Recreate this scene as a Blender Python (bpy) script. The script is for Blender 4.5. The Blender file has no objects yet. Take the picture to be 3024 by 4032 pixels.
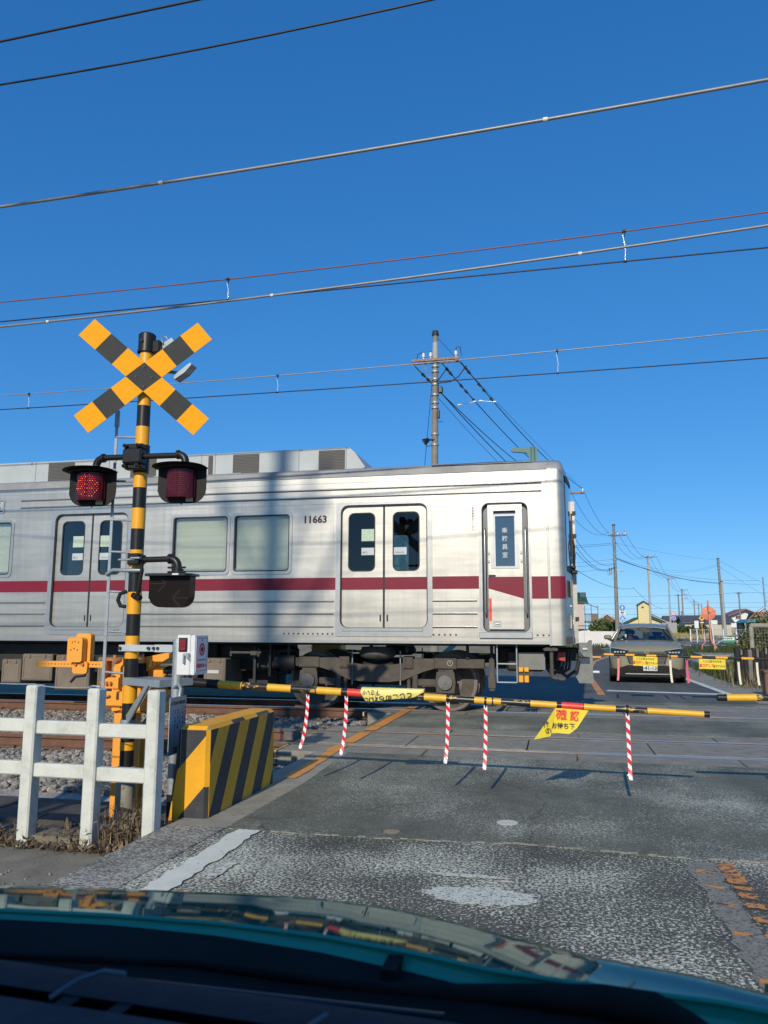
import bpy, bmesh, math, random
import numpy as np
from mathutils import Vector, Matrix
PI = math.pi
rnd = random.Random(11)
SC = bpy.context.scene
COL = SC.collection
# ------------------------------------------------------------------ camera, sky, sun, exposure
cd = bpy.data.cameras.new('camera'); cam = bpy.data.objects.new('camera', cd); COL.objects.link(cam); SC.camera = cam
cd.sensor_fit = 'HORIZONTAL'; cd.sensor_width = 36; cd.lens = 36 * 3084 / 3024; cd.clip_start = .05; cd.clip_end = 4000
cd.dof.use_dof = True; cd.dof.focus_distance = 11.0; cd.dof.aperture_fstop = 13
phi, th, roll = .2164, .1469, .003
fw = Vector((-math.sin(phi) * math.cos(th), math.cos(phi) * math.cos(th), math.sin(th)))
r0 = Vector((math.cos(phi), math.sin(phi), 0)); u0 = r0.cross(fw)
rr_ = r0 * math.cos(roll) + u0 * math.sin(roll); uu_ = u0 * math.cos(roll) - r0 * math.sin(roll)
mw = Matrix((rr_, uu_, -fw)).transposed().to_4x4(); mw.translation = (0, 0, 1.2394); cam.matrix_world = mw
W = bpy.data.worlds.new('World'); SC.world = W; W.use_nodes = True
nt = W.node_tree; sky = nt.nodes.new('ShaderNodeTexSky'); sky.sky_type = 'NISHITA'; sky.sun_disc = False
SUN_EL, SUN_AZ = math.radians(26.6), .042
sky.sun_elevation = SUN_EL; sky.sun_rotation = PI + SUN_AZ
sky.air_density = .75; sky.dust_density = .15; sky.ozone_density = 4.0; sky.altitude = 0
hs = nt.nodes.new('ShaderNodeHueSaturation'); hs.inputs['Saturation'].default_value = 1.22; nt.links.new(sky.outputs[0], hs.inputs['Color'])
tn = nt.nodes.new('ShaderNodeMix'); tn.data_type = 'RGBA'; tn.blend_type = 'MULTIPLY'; tn.inputs[0].default_value = 1; tn.inputs[7].default_value = (.72, 1.06, 1.12, 1); nt.links.new(hs.outputs[0], tn.inputs[6])
bg = nt.nodes['Background']; bg.inputs[1].default_value = .15
sx_ = nt.nodes.new('ShaderNodeSeparateColor'); cx_ = nt.nodes.new('ShaderNodeCombineColor'); nt.links.new(tn.outputs[2], sx_.inputs[0])
for i_, (g_, k_) in enumerate(((.73, .51), (.62, .575), (.535, .78))):
    p_ = nt.nodes.new('ShaderNodeMath'); p_.operation = 'POWER'; p_.inputs[1].default_value = g_; nt.links.new(sx_.outputs[i_], p_.inputs[0])
    q_ = nt.nodes.new('ShaderNodeMath'); q_.operation = 'MULTIPLY'; q_.inputs[1].default_value = k_ * .15 ** g_ / .15; nt.links.new(p_.outputs[0], q_.inputs[0]); nt.links.new(q_.outputs[0], cx_.inputs[i_])
nt.links.new(cx_.outputs[0], bg.inputs[0])
sl = bpy.data.lights.new('sun', 'SUN'); sl.energy = 3.7; sl.angle = math.radians(.53); sl.color = (1, .90, .74)
so = bpy.data.objects.new('sun', sl); COL.objects.link(so)
sdir = Vector((math.sin(SUN_AZ) * math.cos(SUN_EL), math.cos(SUN_AZ) * math.cos(SUN_EL), -math.sin(SUN_EL)))
so.rotation_euler = sdir.to_track_quat('-Z', 'Y').to_euler(); so.location = (0, -20, 30)
SC.view_settings.view_transform = 'Standard'; SC.view_settings.look = 'None'; SC.view_settings.gamma = 1
SC.view_settings.use_curve_mapping = False; SC.view_settings.exposure = 0.0
SC.render.engine = 'CYCLES'; SC.cycles.max_bounces = 8; SC.cycles.transparent_max_bounces = 24; SC.cycles.use_denoising = True

# ------------------------------------------------------------------ helpers
def S(o, **k):
    for a, v in k.items():
        if v is not None: o[a] = v
    return o

class MB:
    def __init__(s): s.v = []; s.f = []; s.m = []; s.sm = []
    def add(s, vs, fs, mi=0, smooth=False):
        n = len(s.v); s.v += [tuple(v) for v in vs]
        for f in fs: s.f.append(tuple(i + n for i in f)); s.m.append(mi); s.sm.append(smooth)
        return s
    def box(s, x0, x1, y0, y1, z0, z1, mi=0, b=0.0):
        if x0 > x1: x0, x1 = x1, x0
        if y0 > y1: y0, y1 = y1, y0
        if z0 > z1: z0, z1 = z1, z0
        b = min(b, (x1 - x0) * .45, (y1 - y0) * .45, (z1 - z0) * .45)
        if b <= 1e-5:
            vs = [(x, y, z) for z in (z0, z1) for y in (y0, y1) for x in (x0, x1)]
            return s.add(vs, [(0, 2, 3, 1), (4, 5, 7, 6), (0, 1, 5, 4), (2, 6, 7, 3), (0, 4, 6, 2), (1, 3, 7, 5)], mi)
        c = ((x0 + x1) / 2, (y0 + y1) / 2, (z0 + z1) / 2); h = ((x1 - x0) / 2, (y1 - y0) / 2, (z1 - z0) / 2)
        vs = []; ix = {}
        for sx in (-1, 1):
            for sy in (-1, 1):
                for sz in (-1, 1):
                    sg = (sx, sy, sz)
                    for a in range(3):
                        p = [c[i] + sg[i] * (h[i] - (b if i != a else 0)) for i in range(3)]
                        ix[(sg, a)] = len(vs); vs.append(tuple(p))
        fs = []
        for a in range(3):
            o1, o2 = [(1, 2), (2, 0), (0, 1)][a]
            for sa in (-1, 1):
                def key(s1, s2):
                    k = [0, 0, 0]; k[a] = sa; k[o1] = s1; k[o2] = s2; return (tuple(k), a)
                q = [ix[key(-1, -1)], ix[key(1, -1)], ix[key(1, 1)], ix[key(-1, 1)]]
                fs.append(tuple(q if sa > 0 else q[::-1]))
        for a in range(3):
            o1, o2 = [(1, 2), (2, 0), (0, 1)][a]
            for s1 in (-1, 1):
                for s2 in (-1, 1):
                    def kk(sa, ax):
                        k = [0, 0, 0]; k[a] = sa; k[o1] = s1; k[o2] = s2; return ix[(tuple(k), ax)]
                    q = [kk(-1, o1), kk(1, o1), kk(1, o2), kk(-1, o2)]
                    fs.append(tuple(q if s1 * s2 < 0 else q[::-1]))
        for sx in (-1, 1):
            for sy in (-1, 1):
                for sz in (-1, 1):
                    q = [ix[((sx, sy, sz), i)] for i in range(3)]
                    fs.append(tuple(q if sx * sy * sz > 0 else q[::-1]))
        return s.add(vs, fs, mi)
    def cyl(s, p0, p1, r0, r1=None, n=12, mi=0, caps=True, smooth=True, ph=0):
        r1 = r0 if r1 is None else r1
        p0 = Vector(p0); p1 = Vector(p1); d = (p1 - p0).normalized()
        a = d.orthogonal().normalized(); b = d.cross(a); vs = []
        for p, r in ((p0, r0), (p1, r1)):
            for i in range(n):
                t = 2 * PI * i / n + ph; vs.append(p + a * (r * math.cos(t)) + b * (r * math.sin(t)))
        s.add(vs, [(i, (i + 1) % n, n + (i + 1) % n, n + i) for i in range(n)], mi, smooth)
        if caps: s.add(vs, [tuple(range(n))[::-1], tuple(range(n, 2 * n))], mi)
        return s
    def tube(s, pts, r, n=8, mi=0, smooth=True):
        pts = [Vector(p) for p in pts]; m = len(pts); vs = []; a = None
        rs = r if isinstance(r, (list, tuple)) else [r] * m
        for k, p in enumerate(pts):
            d = (pts[min(k + 1, m - 1)] - pts[max(k - 1, 0)]).normalized()
            a = (a - d * a.dot(d)).normalized() if a is not None and (a - d * a.dot(d)).length > 1e-4 else d.orthogonal().normalized()
            b = d.cross(a)
            for i in range(n):
                t = 2 * PI * i / n; vs.append(p + (a * math.cos(t) + b * math.sin(t)) * rs[k])
        fs = [(k * n + i, k * n + (i + 1) % n, (k + 1) * n + (i + 1) % n, (k + 1) * n + i) for k in range(m - 1) for i in range(n)]
        s.add(vs, fs, mi, smooth); s.add(vs, [tuple(range(n))[::-1], tuple(range((m - 1) * n, m * n))], mi)
        return s
    def prism(s, poly, f, t0, t1, mi=0, smooth=False, caps=True):
        # poly: 2D points, f(u,v,t)->3D
        n = len(poly); vs = [f(u, v, t0) for u, v in poly] + [f(u, v, t1) for u, v in poly]
        s.add(vs, [(i, (i + 1) % n, n + (i + 1) % n, n + i) for i in range(n)], mi, smooth)
        if caps: s.add(vs, [tuple(range(n))[::-1], tuple(range(n, 2 * n))], mi)
        return s
    def ring(s, po, pi_, f, t0, t1, mi=0):
        n = len(po)
        vs = [f(u, v, t) for t in (t0, t1) for P in (po, pi_) for u, v in P]
        fs = []
        for i in range(n):
            j = (i + 1) % n
            fs += [(i, j, n + j, n + i), (2 * n + i, 3 * n + i, 3 * n + j, 2 * n + j), (i, 2 * n + i, 2 * n + j, j), (n + i, n + j, 3 * n + j, 3 * n + i)]
        return s.add(vs, fs, mi)
    def grid(s, P, mi=0, smooth=True):
        R = len(P); C_ = len(P[0])
        return s.add([p for row in P for p in row], [(i * C_ + j, i * C_ + j + 1, (i + 1) * C_ + j + 1, (i + 1) * C_ + j) for i in range(R - 1) for j in range(C_ - 1)], mi, smooth)
    def xf(s, M_):
        s.v = [tuple(M_ @ Vector(v)) for v in s.v]; return s

def rrect(u0, u1, v0, v1, r, k=4):
    P = []
    r = max(r, 1e-4)
    for cx, cy, a0 in ((u1 - r, v1 - r, 0), (u0 + r, v1 - r, PI / 2), (u0 + r, v0 + r, PI), (u1 - r, v0 + r, 1.5 * PI)):
        for i in range(k + 1):
            a = a0 + PI / 2 * i / k; P.append((cx + r * math.cos(a), cy + r * math.sin(a)))
    return P
def circ(cx, cy, r, n=24): return [(cx + r * math.cos(2 * PI * i / n), cy + r * math.sin(2 * PI * i / n)) for i in range(n)]
XZ = lambda u, v, t: (u, t, v)
YZ = lambda u, v, t: (t, u, v)
XY = lambda u, v, t: (u, v, t)

def origin(p):
    o = Vector((0, 0, 0))
    while p is not None: o += p.location; p = p.parent
    return o
def mesh(name, mb, mats):
    me = bpy.data.meshes.new(name); me.from_pydata(mb.v, [], mb.f)
    for m in (mats if isinstance(mats, (list, tuple)) else [mats]): me.materials.append(m)
    me.polygons.foreach_set('material_index', mb.m); me.polygons.foreach_set('use_smooth', mb.sm)
    me.validate(); me.update()
    bm = bmesh.new(); bm.from_mesh(me); bmesh.ops.recalc_face_normals(bm, faces=bm.faces); bm.to_mesh(me); bm.free()
    return me
def obj(name, mb, mats, parent=None, loc=None, world=True, **k):
    """geometry given in world coordinates (world=True) or about loc"""
    o_ = Vector((0, 0, 0))
    if world:
        o_ = origin(parent)
        if loc is not None: o_ = Vector(loc)
        if o_.length > 0: mb.v = [(v[0] - o_.x, v[1] - o_.y, v[2] - o_.z) for v in mb.v]
    o = bpy.data.objects.new(name, mesh(name, mb, mats)); COL.objects.link(o)
    if parent is not None: o.parent = parent
    elif loc is not None: o.location = loc
    return S(o, **k)
def thing(name, label, cat, loc=(0, 0, 0), group=None, rz=0):
    o = bpy.data.objects.new(name, None); COL.objects.link(o); o.location = loc; o.rotation_euler = (0, 0, rz); o.empty_display_size = .1
    return S(o, label=label, category=cat, group=group)
def clone(o, parent=None):
    c = o.copy(); COL.objects.link(c)
    if parent is not None: c.parent = parent
    for ch in list(o.children): clone(ch, c)
    return c
def text(name, body, size, loc, mat_, parent=None, rot=(PI / 2, 0, 0), ax='CENTER', bold=0.0, sx=1.0, ext=.0006, flip=False, **k):
    c = bpy.data.curves.new(name, 'FONT'); c.body = body; c.size = size; c.align_x = ax; c.align_y = 'CENTER'
    c.extrude = ext; c.offset = bold; c.resolution_u = 2; c.materials.append(mat_)
    o = bpy.data.objects.new(name, c); COL.objects.link(o)
    o.location = Vector(loc) - origin(parent); o.rotation_euler = rot; o.scale = (sx, 1, 1)
    if parent is not None: o.parent = parent
    return S(o, **k)

# ------------------------------------------------------------------ materials
MATS = {}
def M(name, col, rough=.5, metal=0.0, var=.12, scale=6.0, bump=0.0, bscale=80.0, col2=None, c2cov=.5, c2scale=None, coat=0.0, spec=.5, emit=None, es=0, stretch=(1, 1, 1), rvar=0.0, detail=6, sharp=.08):
    if name in MATS: return MATS[name]
    m = bpy.data.materials.new(name); m.use_nodes = True; N = m.node_tree.nodes; L = m.node_tree.links
    b = N['Principled BSDF']; b.inputs['Roughness'].default_value = rough; b.inputs['Metallic'].default_value = metal
    b.inputs['Coat Weight'].default_value = coat; b.inputs['Coat Roughness'].default_value = .05; b.inputs['Specular IOR Level'].default_value = spec
    tc = N.new('ShaderNodeTexCoord'); mp = N.new('ShaderNodeMapping'); mp.inputs['Scale'].default_value = stretch
    L.new(tc.outputs['Object'], mp.inputs[0])
    ns = N.new('ShaderNodeTexNoise'); ns.inputs['Scale'].default_value = scale; ns.inputs['Detail'].default_value = detail; ns.inputs['Roughness'].default_value = .62
    L.new(mp.outputs[0], ns.inputs['Vector'])
    mx = N.new('ShaderNodeMix'); mx.data_type = 'RGBA'
    rp = N.new('ShaderNodeMapRange'); rp.inputs[1].default_value = .3; rp.inputs[2].default_value = .7
    L.new(ns.outputs[0], rp.inputs[0]); L.new(rp.outputs[0], mx.inputs[0])
    mx.inputs[6].default_value = tuple(c * (1 - var) for c in col) + (1,); mx.inputs[7].default_value = tuple(min(1, c * (1 + var)) for c in col) + (1,)
    out = mx.outputs[2]
    if col2 is not None:
        n2 = N.new('ShaderNodeTexNoise'); n2.inputs['Scale'].default_value = c2scale or scale * 2.3; n2.inputs['Detail'].default_value = 8; n2.inputs['Roughness'].default_value = .7
        L.new(mp.outputs[0], n2.inputs['Vector'])
        r2 = N.new('ShaderNodeMapRange'); r2.inputs[1].default_value = 1 - c2cov; r2.inputs[2].default_value = 1 - c2cov + sharp
        L.new(n2.outputs[0], r2.inputs[0]); m2 = N.new('ShaderNodeMix'); m2.data_type = 'RGBA'
        L.new(r2.outputs[0], m2.inputs[0]); L.new(out, m2.inputs[6]); m2.inputs[7].default_value = tuple(col2) + (1,); out = m2.outputs[2]
    L.new(out, b.inputs['Base Color'])
    if rvar > 0:
        rr = N.new('ShaderNodeMapRange'); rr.inputs[3].default_value = rough - rvar; rr.inputs[4].default_value = rough + rvar
        rr.inputs[1].default_value = .3; rr.inputs[2].default_value = .7
        L.new(ns.outputs[0], rr.inputs[0]); L.new(rr.outputs[0], b.inputs['Roughness'])
    if bump > 0:
        nb = N.new('ShaderNodeTexNoise'); nb.inputs['Scale'].default_value = bscale; nb.inputs['Detail'].default_value = 4
        L.new(mp.outputs[0], nb.inputs['Vector']); bp = N.new('ShaderNodeBump'); bp.inputs['Strength'].default_value = bump; bp.inputs['Distance'].default_value = .01
        L.new(nb.outputs[0], bp.inputs['Height']); L.new(bp.outputs[0], b.inputs['Normal'])
    if emit is not None:
        b.inputs['Emission Color'].default_value = tuple(emit) + (1,); b.inputs['Emission Strength'].default_value = es
    MATS[name] = m; return m

def islands(m, lo, hi):
    """each loose piece (stone, leaf, stalk) gets its own tone"""
    N = m.node_tree.nodes; L = m.node_tree.links; b = N['Principled BSDF']
    g = N.new('ShaderNodeNewGeometry'); r = N.new('ShaderNodeValToRGB'); r.color_ramp.elements[0].color = tuple(lo) + (1,); r.color_ramp.elements[1].color = tuple(hi) + (1,)
    L.new(g.outputs['Random Per Island'], r.inputs[0]); mx = N.new('ShaderNodeMix'); mx.data_type = 'RGBA'; mx.blend_type = 'MULTIPLY'; mx.inputs[0].default_value = 1
    src = b.inputs['Base Color'].links[0].from_socket; L.new(src, mx.inputs[6]); L.new(r.outputs[0], mx.inputs[7]); L.new(mx.outputs[2], b.inputs['Base Color']); return m

def glass(name, tint=(.3, .33, .34), refl=.12, rough=.02, opac=.0, base=(.02, .02, .02)):
    m = bpy.data.materials.new(name); m.use_nodes = True; N = m.node_tree.nodes; L = m.node_tree.links; N.clear()
    o = N.new('ShaderNodeOutputMaterial'); t = N.new('ShaderNodeBsdfTransparent'); t.inputs[0].default_value = tuple(tint) + (1,)
    g = N.new('ShaderNodeBsdfGlossy'); g.inputs['Roughness'].default_value = rough; g.inputs[0].default_value = (1, 1, 1, 1)
    fr = N.new('ShaderNodeFresnel'); fr.inputs[0].default_value = 1.5
    ad = N.new('ShaderNodeMath'); ad.operation = 'ADD'; ad.inputs[1].default_value = refl; ad.use_clamp = True; L.new(fr.outputs[0], ad.inputs[0])
    src = t.outputs[0]
    if opac > 0:
        d = N.new('ShaderNodeBsdfDiffuse'); d.inputs[0].default_value = tuple(base) + (1,); x0 = N.new('ShaderNodeMixShader'); x0.inputs[0].default_value = opac
        L.new(t.outputs[0], x0.inputs[1]); L.new(d.outputs[0], x0.inputs[2]); src = x0.outputs[0]
    x = N.new('ShaderNodeMixShader'); L.new(ad.outputs[0], x.inputs[0]); L.new(src, x.inputs[1]); L.new(g.outputs[0], x.inputs[2]); L.new(x.outputs[0], o.inputs[0])
    return m

def asphalt(name, dark, light, cov, scale, rough=.8, bump=.5, stain=.5, coarse=None):
    """worn asphalt: binder with exposed stone chips; wear varies over the surface"""
    m = bpy.data.materials.new(name); m.use_nodes = True; N = m.node_tree.nodes; L = m.node_tree.links; b = N['Principled BSDF']
    tc = N.new('ShaderNodeTexCoord')
    big = N.new('ShaderNodeTexNoise'); big.inputs['Scale'].default_value = .9; big.inputs['Detail'].default_value = 5; L.new(tc.outputs['Object'], big.inputs[0])
    med = N.new('ShaderNodeTexNoise'); med.inputs['Scale'].default_value = 7; med.inputs['Detail'].default_value = 6; L.new(tc.outputs['Object'], med.inputs[0])
    fine = N.new('ShaderNodeTexNoise'); fine.inputs['Scale'].default_value = scale; fine.inputs['Detail'].default_value = 3; fine.inputs['Roughness'].default_value = .7; L.new(tc.outputs['Object'], fine.inputs[0])
    vo = N.new('ShaderNodeTexVoronoi'); vo.inputs['Scale'].default_value = scale * 1.1; L.new(tc.outputs['Object'], vo.inputs[0])
    # threshold shifts with the wear
    th_ = N.new('ShaderNodeMapRange'); th_.inputs[1].default_value = .35; th_.inputs[2].default_value = .68; th_.inputs[3].default_value = cov + .09; th_.inputs[4].default_value = cov - .09
    L.new(big.outputs[0], th_.inputs[0])
    sb = N.new('ShaderNodeMath'); sb.operation = 'SUBTRACT'; L.new(fine.outputs[0], sb.inputs[0]); L.new(th_.outputs[0], sb.inputs[1])
    mr = N.new('ShaderNodeMapRange'); mr.inputs[1].default_value = -.008; mr.inputs[2].default_value = .022; L.new(sb.outputs[0], mr.inputs[0])
    mx = N.new('ShaderNodeMix'); mx.data_type = 'RGBA'; L.new(mr.outputs[0], mx.inputs[0])
    dk = N.new('ShaderNodeMix'); dk.data_type = 'RGBA'; dk.inputs[6].default_value = tuple(c * .7 for c in dark) + (1,); dk.inputs[7].default_value = tuple(c * 1.35 for c in dark) + (1,); L.new(med.outputs[0], dk.inputs[0])
    lt = N.new('ShaderNodeMix'); lt.data_type = 'RGBA'; lt.inputs[6].default_value = tuple(c * .6 for c in light) + (1,); lt.inputs[7].default_value = tuple(c * 1.25 for c in light) + (1,); L.new(vo.outputs['Color'], lt.inputs[0])
    L.new(dk.outputs[2], mx.inputs[6]); L.new(lt.outputs[2], mx.inputs[7])
    # polished wheel tracks and old stains run along the road; hairline cracks
    mp = N.new('ShaderNodeMapping'); mp.inputs['Scale'].default_value = (1.9, .22, 1); L.new(tc.outputs['Object'], mp.inputs[0])
    st = N.new('ShaderNodeTexNoise'); st.inputs['Scale'].default_value = 1.0; st.inputs['Detail'].default_value = 4; L.new(mp.outputs[0], st.inputs[0])
    s2 = N.new('ShaderNodeTexNoise'); s2.inputs['Scale'].default_value = 2.6; s2.inputs['Detail'].default_value = 8; s2.inputs['Roughness'].default_value = .65; L.new(tc.outputs['Object'], s2.inputs[0])
    av = N.new('ShaderNodeMath'); av.operation = 'ADD'; L.new(st.outputs[0], av.inputs[0]); L.new(s2.outputs[0], av.inputs[1])
    sr = N.new('ShaderNodeMapRange'); sr.inputs[1].default_value = .75; sr.inputs[2].default_value = 1.25; sr.inputs[3].default_value = .74; sr.inputs[4].default_value = 1.22; L.new(av.outputs[0], sr.inputs[0])
    wv = N.new('ShaderNodeTexNoise'); wv.inputs['Scale'].default_value = 3; wv.inputs['Detail'].default_value = 3; L.new(tc.outputs['Object'], wv.inputs[0])
    wm = N.new('ShaderNodeMix'); wm.data_type = 'RGBA'; wm.inputs[0].default_value = .25; L.new(tc.outputs['Object'], wm.inputs[6]); L.new(wv.outputs['Color'], wm.inputs[7])
    ve = N.new('ShaderNodeTexVoronoi'); ve.feature = 'DISTANCE_TO_EDGE'; ve.inputs['Scale'].default_value = .62; L.new(wm.outputs[2], ve.inputs[0])
    cr = N.new('ShaderNodeMapRange'); cr.inputs[1].default_value = .0015; cr.inputs[2].default_value = .005; cr.inputs[3].default_value = .62; cr.inputs[4].default_value = 1; L.new(ve.outputs['Distance'], cr.inputs[0])
    ml = N.new('ShaderNodeMath'); ml.operation = 'MULTIPLY'; L.new(sr.outputs[0], ml.inputs[0]); L.new(cr.outputs[0], ml.inputs[1])
    fm = N.new('ShaderNodeMix'); fm.data_type = 'RGBA'; fm.blend_type = 'MULTIPLY'; fm.inputs[0].default_value = 1; L.new(mx.outputs[2], fm.inputs[6]); L.new(ml.outputs[0], fm.inputs[7]); L.new(fm.outputs[2], b.inputs['Base Color'])
    b.inputs['Roughness'].default_value = rough; b.inputs['Specular IOR Level'].default_value = .35
    bp = N.new('ShaderNodeBump'); bp.inputs['Strength'].default_value = bump; bp.inputs['Distance'].default_value = .006; L.new(fine.outputs[0], bp.inputs['Height']); L.new(bp.outputs[0], b.inputs['Normal'])
    return m

def paint(name, col, under, cov=.4, scale=55, rough=.6):
    """road paint worn through to the asphalt"""
    return M(name, col, rough, var=.08, scale=9, col2=under, c2cov=cov, c2scale=scale, bump=.25, bscale=150, sharp=.06)

m_old = asphalt('old_asphalt', (.088, .088, .066), (.66, .65, .50), .525, 62, bump=.6)
m_new = asphalt('patch_asphalt', (.13, .134, .098), (.46, .46, .36), .555, 78, bump=.5)
m_mid = asphalt('crossing_asphalt', (.14, .143, .104), (.38, .38, .29), .56, 80, bump=.5)
m_far = asphalt('far_asphalt', (.115, .115, .10), (.18, .18, .16), .6, 60, bump=.3)
m_conc = M('concrete', (.31, .29, .225), .85, var=.22, scale=5, bump=.3, bscale=90, col2=(.13, .125, .115), c2cov=.42, c2scale=13)
m_slab = M('crossing_slab', (.25, .235, .185), .85, var=.22, scale=6, bump=.35, bscale=120, col2=(.08, .078, .072), c2cov=.42, c2scale=20)
m_postc = M('white_concrete', (.60, .61, .54), .85, var=.10, scale=7, bump=.3, bscale=60, col2=(.33, .34, .28), c2cov=.48, c2scale=9, sharp=.35)
m_soil = M('soil', (.095, .08, .06), .95, var=.3, scale=14, bump=.8, bscale=60, col2=(.05, .042, .032), c2cov=.45, c2scale=30)
m_field = M('dry_field', (.24, .20, .12), .95, var=.3, scale=1.2, bump=.4, bscale=10, col2=(.13, .14, .05), c2cov=.4, c2scale=.5)
m_rail = M('rail_rust', (.15, .075, .045), .8, var=.25, scale=10, bump=.2, bscale=100)
m_railtop = M('rail_head', (.58, .56, .52), .28, metal=.9, var=.12, scale=30, stretch=(1, 8, 1))
m_sleeper = M('sleeper_concrete', (.28, .21, .16), .9, var=.2, scale=10, bump=.4)
m_edge = asphalt('edge_concrete', (.13, .125, .10), (.42, .40, .33), .50, 60, bump=.5)
m_stone = M('ballast_stone', (.30, .285, .26), .85, var=.45, scale=24, detail=2, bump=.3, bscale=120)
m_white = M('white_paint', (.70, .71, .69), .45, var=.05, scale=8)
m_black = M('black_paint', (.016, .016, .015), .38, var=.2, scale=9, spec=.35)
m_blackr = M('black_plastic', (.016, .016, .015), .6, var=.2, scale=9, spec=.2)
m_yel = M('yellow_paint', (.84, .38, .012), .42, var=.07, scale=8, col2=(.55, .30, .04), c2cov=.36, c2scale=20, sharp=.2)
m_yelw = M('worn_yellow_tape', (.78, .42, .03), .42, var=.1, scale=10, col2=(.06, .05, .02), c2cov=.345, c2scale=26, stretch=(.6, 1, 1), sharp=.05)
m_blkw = M('worn_black_tape', (.02, .02, .02), .35, var=.2, scale=10, col2=(.62, .36, .04), c2cov=.42, c2scale=20, stretch=(.6, 1, 1), sharp=.03)
m_red = M('red_tape', (.80, .05, .03), .4, var=.08)
m_orange = M('orange_machine_paint', (.88, .36, .045), .42, var=.06, scale=6, col2=(.5, .2, .03), c2cov=.33, c2scale=14)
m_galv = M('galvanised_steel', (.36, .40, .41), .48, metal=.45, var=.15, scale=14, col2=(.27, .30, .31), c2cov=.45, c2scale=30, sharp=.1)
m_dark = M('dark_steel', (.022, .021, .019), .6, var=.3, scale=8)  # near-black tone for steel fittings, frames and dark panes
m_bogie = M('bogie_grime', (.082, .070, .056), .75, var=.3, scale=6, bump=.3, bscale=40)
m_equip = M('equipment_box_paint', (.19, .152, .112), .7, var=.14, scale=4, col2=(.16, .13, .10), c2cov=.35)
# ------------------------------------------------------------------ setting: ground, road, track
def sheet(name, pts, z, mat_, t=None, **k):
    mb = MB()
    if t is None: mb.add([(x, y, z) for x, y in pts], [tuple(range(len(pts)))])
    else: mb.prism(pts, XY, z - t, z)
    return obj(name, mb, mat_, **k)
sheet('ground', [(-1500, -600), (1500, -600), (1500, 3200), (-1500, 3200)], -.42, m_field, kind='structure')
# road axis beyond the crossing
CL = [(.8, -40), (.8, 20), (.95, 26), (1.3, 31), (2.4, 38.5), (4.9, 48), (8, 59), (19.4, 114), (32, 187), (62, 360), (120, 700)]
def off(P, d):
    out = []
    for i, p in enumerate(P):
        a = Vector(P[max(i - 1, 0)]); b = Vector(P[min(i + 1, len(P) - 1)]); t = (b - a).normalized(); out.append((p[0] + t.y * d, p[1] - t.x * d))
    return out
def strip(name, P, d0, d1, z, mat_, t=.3, **k):
    A, B = off(P, d0), off(P, d1); mb = MB()
    for i in range(len(P) - 1):
        mb.prism([A[i], B[i], B[i + 1], A[i + 1]], XY, z - t, z, caps=True)
    mb.m = [0] * len(mb.f)
    return obj(name, mb, mat_, **k)
FARR = [p for p in CL if p[1] > 14] ; FARR = [(.8, 14.35)] + FARR
# embankment under the far road and its verges
strip('road_embankment', FARR, -9, 12, -.06, M('verge_soil', (.14, .13, .075), .95, var=.3, scale=3, bump=.5, bscale=20, col2=(.07, .10, .03), c2cov=.5, c2scale=6), t=.36, kind='structure')
strip('far_road', FARR, -3.3, 2.75, 0, m_far, t=.059, kind='structure')
mb = MB(); mb.prism([(-2.45, -30), (3.6, -30), (3.6, 4.76), (1.4, 4.775), (.6, 4.745), (-.25, 4.83), (-1.1, 4.765), (-2.45, 4.80)], XY, -.42, 0)
obj('road', mb, m_old, kind='structure')
mb = MB(); mb.prism([(-2.06, 4.79), (-1.1, 4.765), (-.25, 4.83), (.6, 4.745), (1.4, 4.775), (3.6, 4.76), (3.6, 7.86), (-2.1, 7.86), (-2.03, 6.3)], XY, -.42, .004)
obj('road_patch', mb, m_new, kind='structure')
# the ragged bead of crushed chips along the joint of the two surfaces
mb = MB(); r_ = random.Random(3); P = [(-1.9, 4.775), (-1.1, 4.765), (-.25, 4.83), (.6, 4.745), (1.4, 4.775), (3, 4.76)]
for i in range(len(P) - 1):
    n = int((P[i + 1][0] - P[i][0]) / .05)
    for j in range(n):
        t = j / n; x = P[i][0] + (P[i + 1][0] - P[i][0]) * t; y = P[i][1] + (P[i + 1][1] - P[i][1]) * t + r_.uniform(-.012, .012); w = r_.uniform(.002, .011)
        if r_.random() < .62: mb.prism([(x, y - w), (x + .05, y - w * r_.uniform(.4, 1)), (x + .05, y + w * r_.uniform(.4, 1)), (x, y + w)], XY, .002, .008)
obj('joint_seal', mb, M('joint_chips', (.26, .25, .21), .9, var=.4, scale=60, bump=.5), kind='structure')
mb = MB(); mb.prism([(-2.45, 4.80), (-2.06, 4.79), (-2.03, 6.3), (-2.1, 7.86), (-2.42, 7.86), (-2.45, 6.2)], XY, -.42, .002)
obj('kerb_concrete', mb, m_conc, kind='structure')
mb = MB(); mb.prism([(-2.45, -6), (-2.12, -6), (-2.10, 3.4), (-2.06, 4.785), (-2.45, 4.795)], XY, .0, .005)
obj('road_edge_concrete', mb, m_edge, kind='structure')
# far side asphalt between far rail and stop line is the far_road; asphalt in the middle of the crossing
def xroad(y0, y1, z=.002, m=m_mid, x0=-2.42, x1=3.62): 
    mb = MB(); mb.prism([(x0, y0), (x1, y0), (x1, y1), (x0, y1)], XY, -.42, z); return obj('road_between_tracks', mb, m, kind='structure')
xroad(9.99, 11.60)
xroad(13.78, 14.348)
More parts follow.
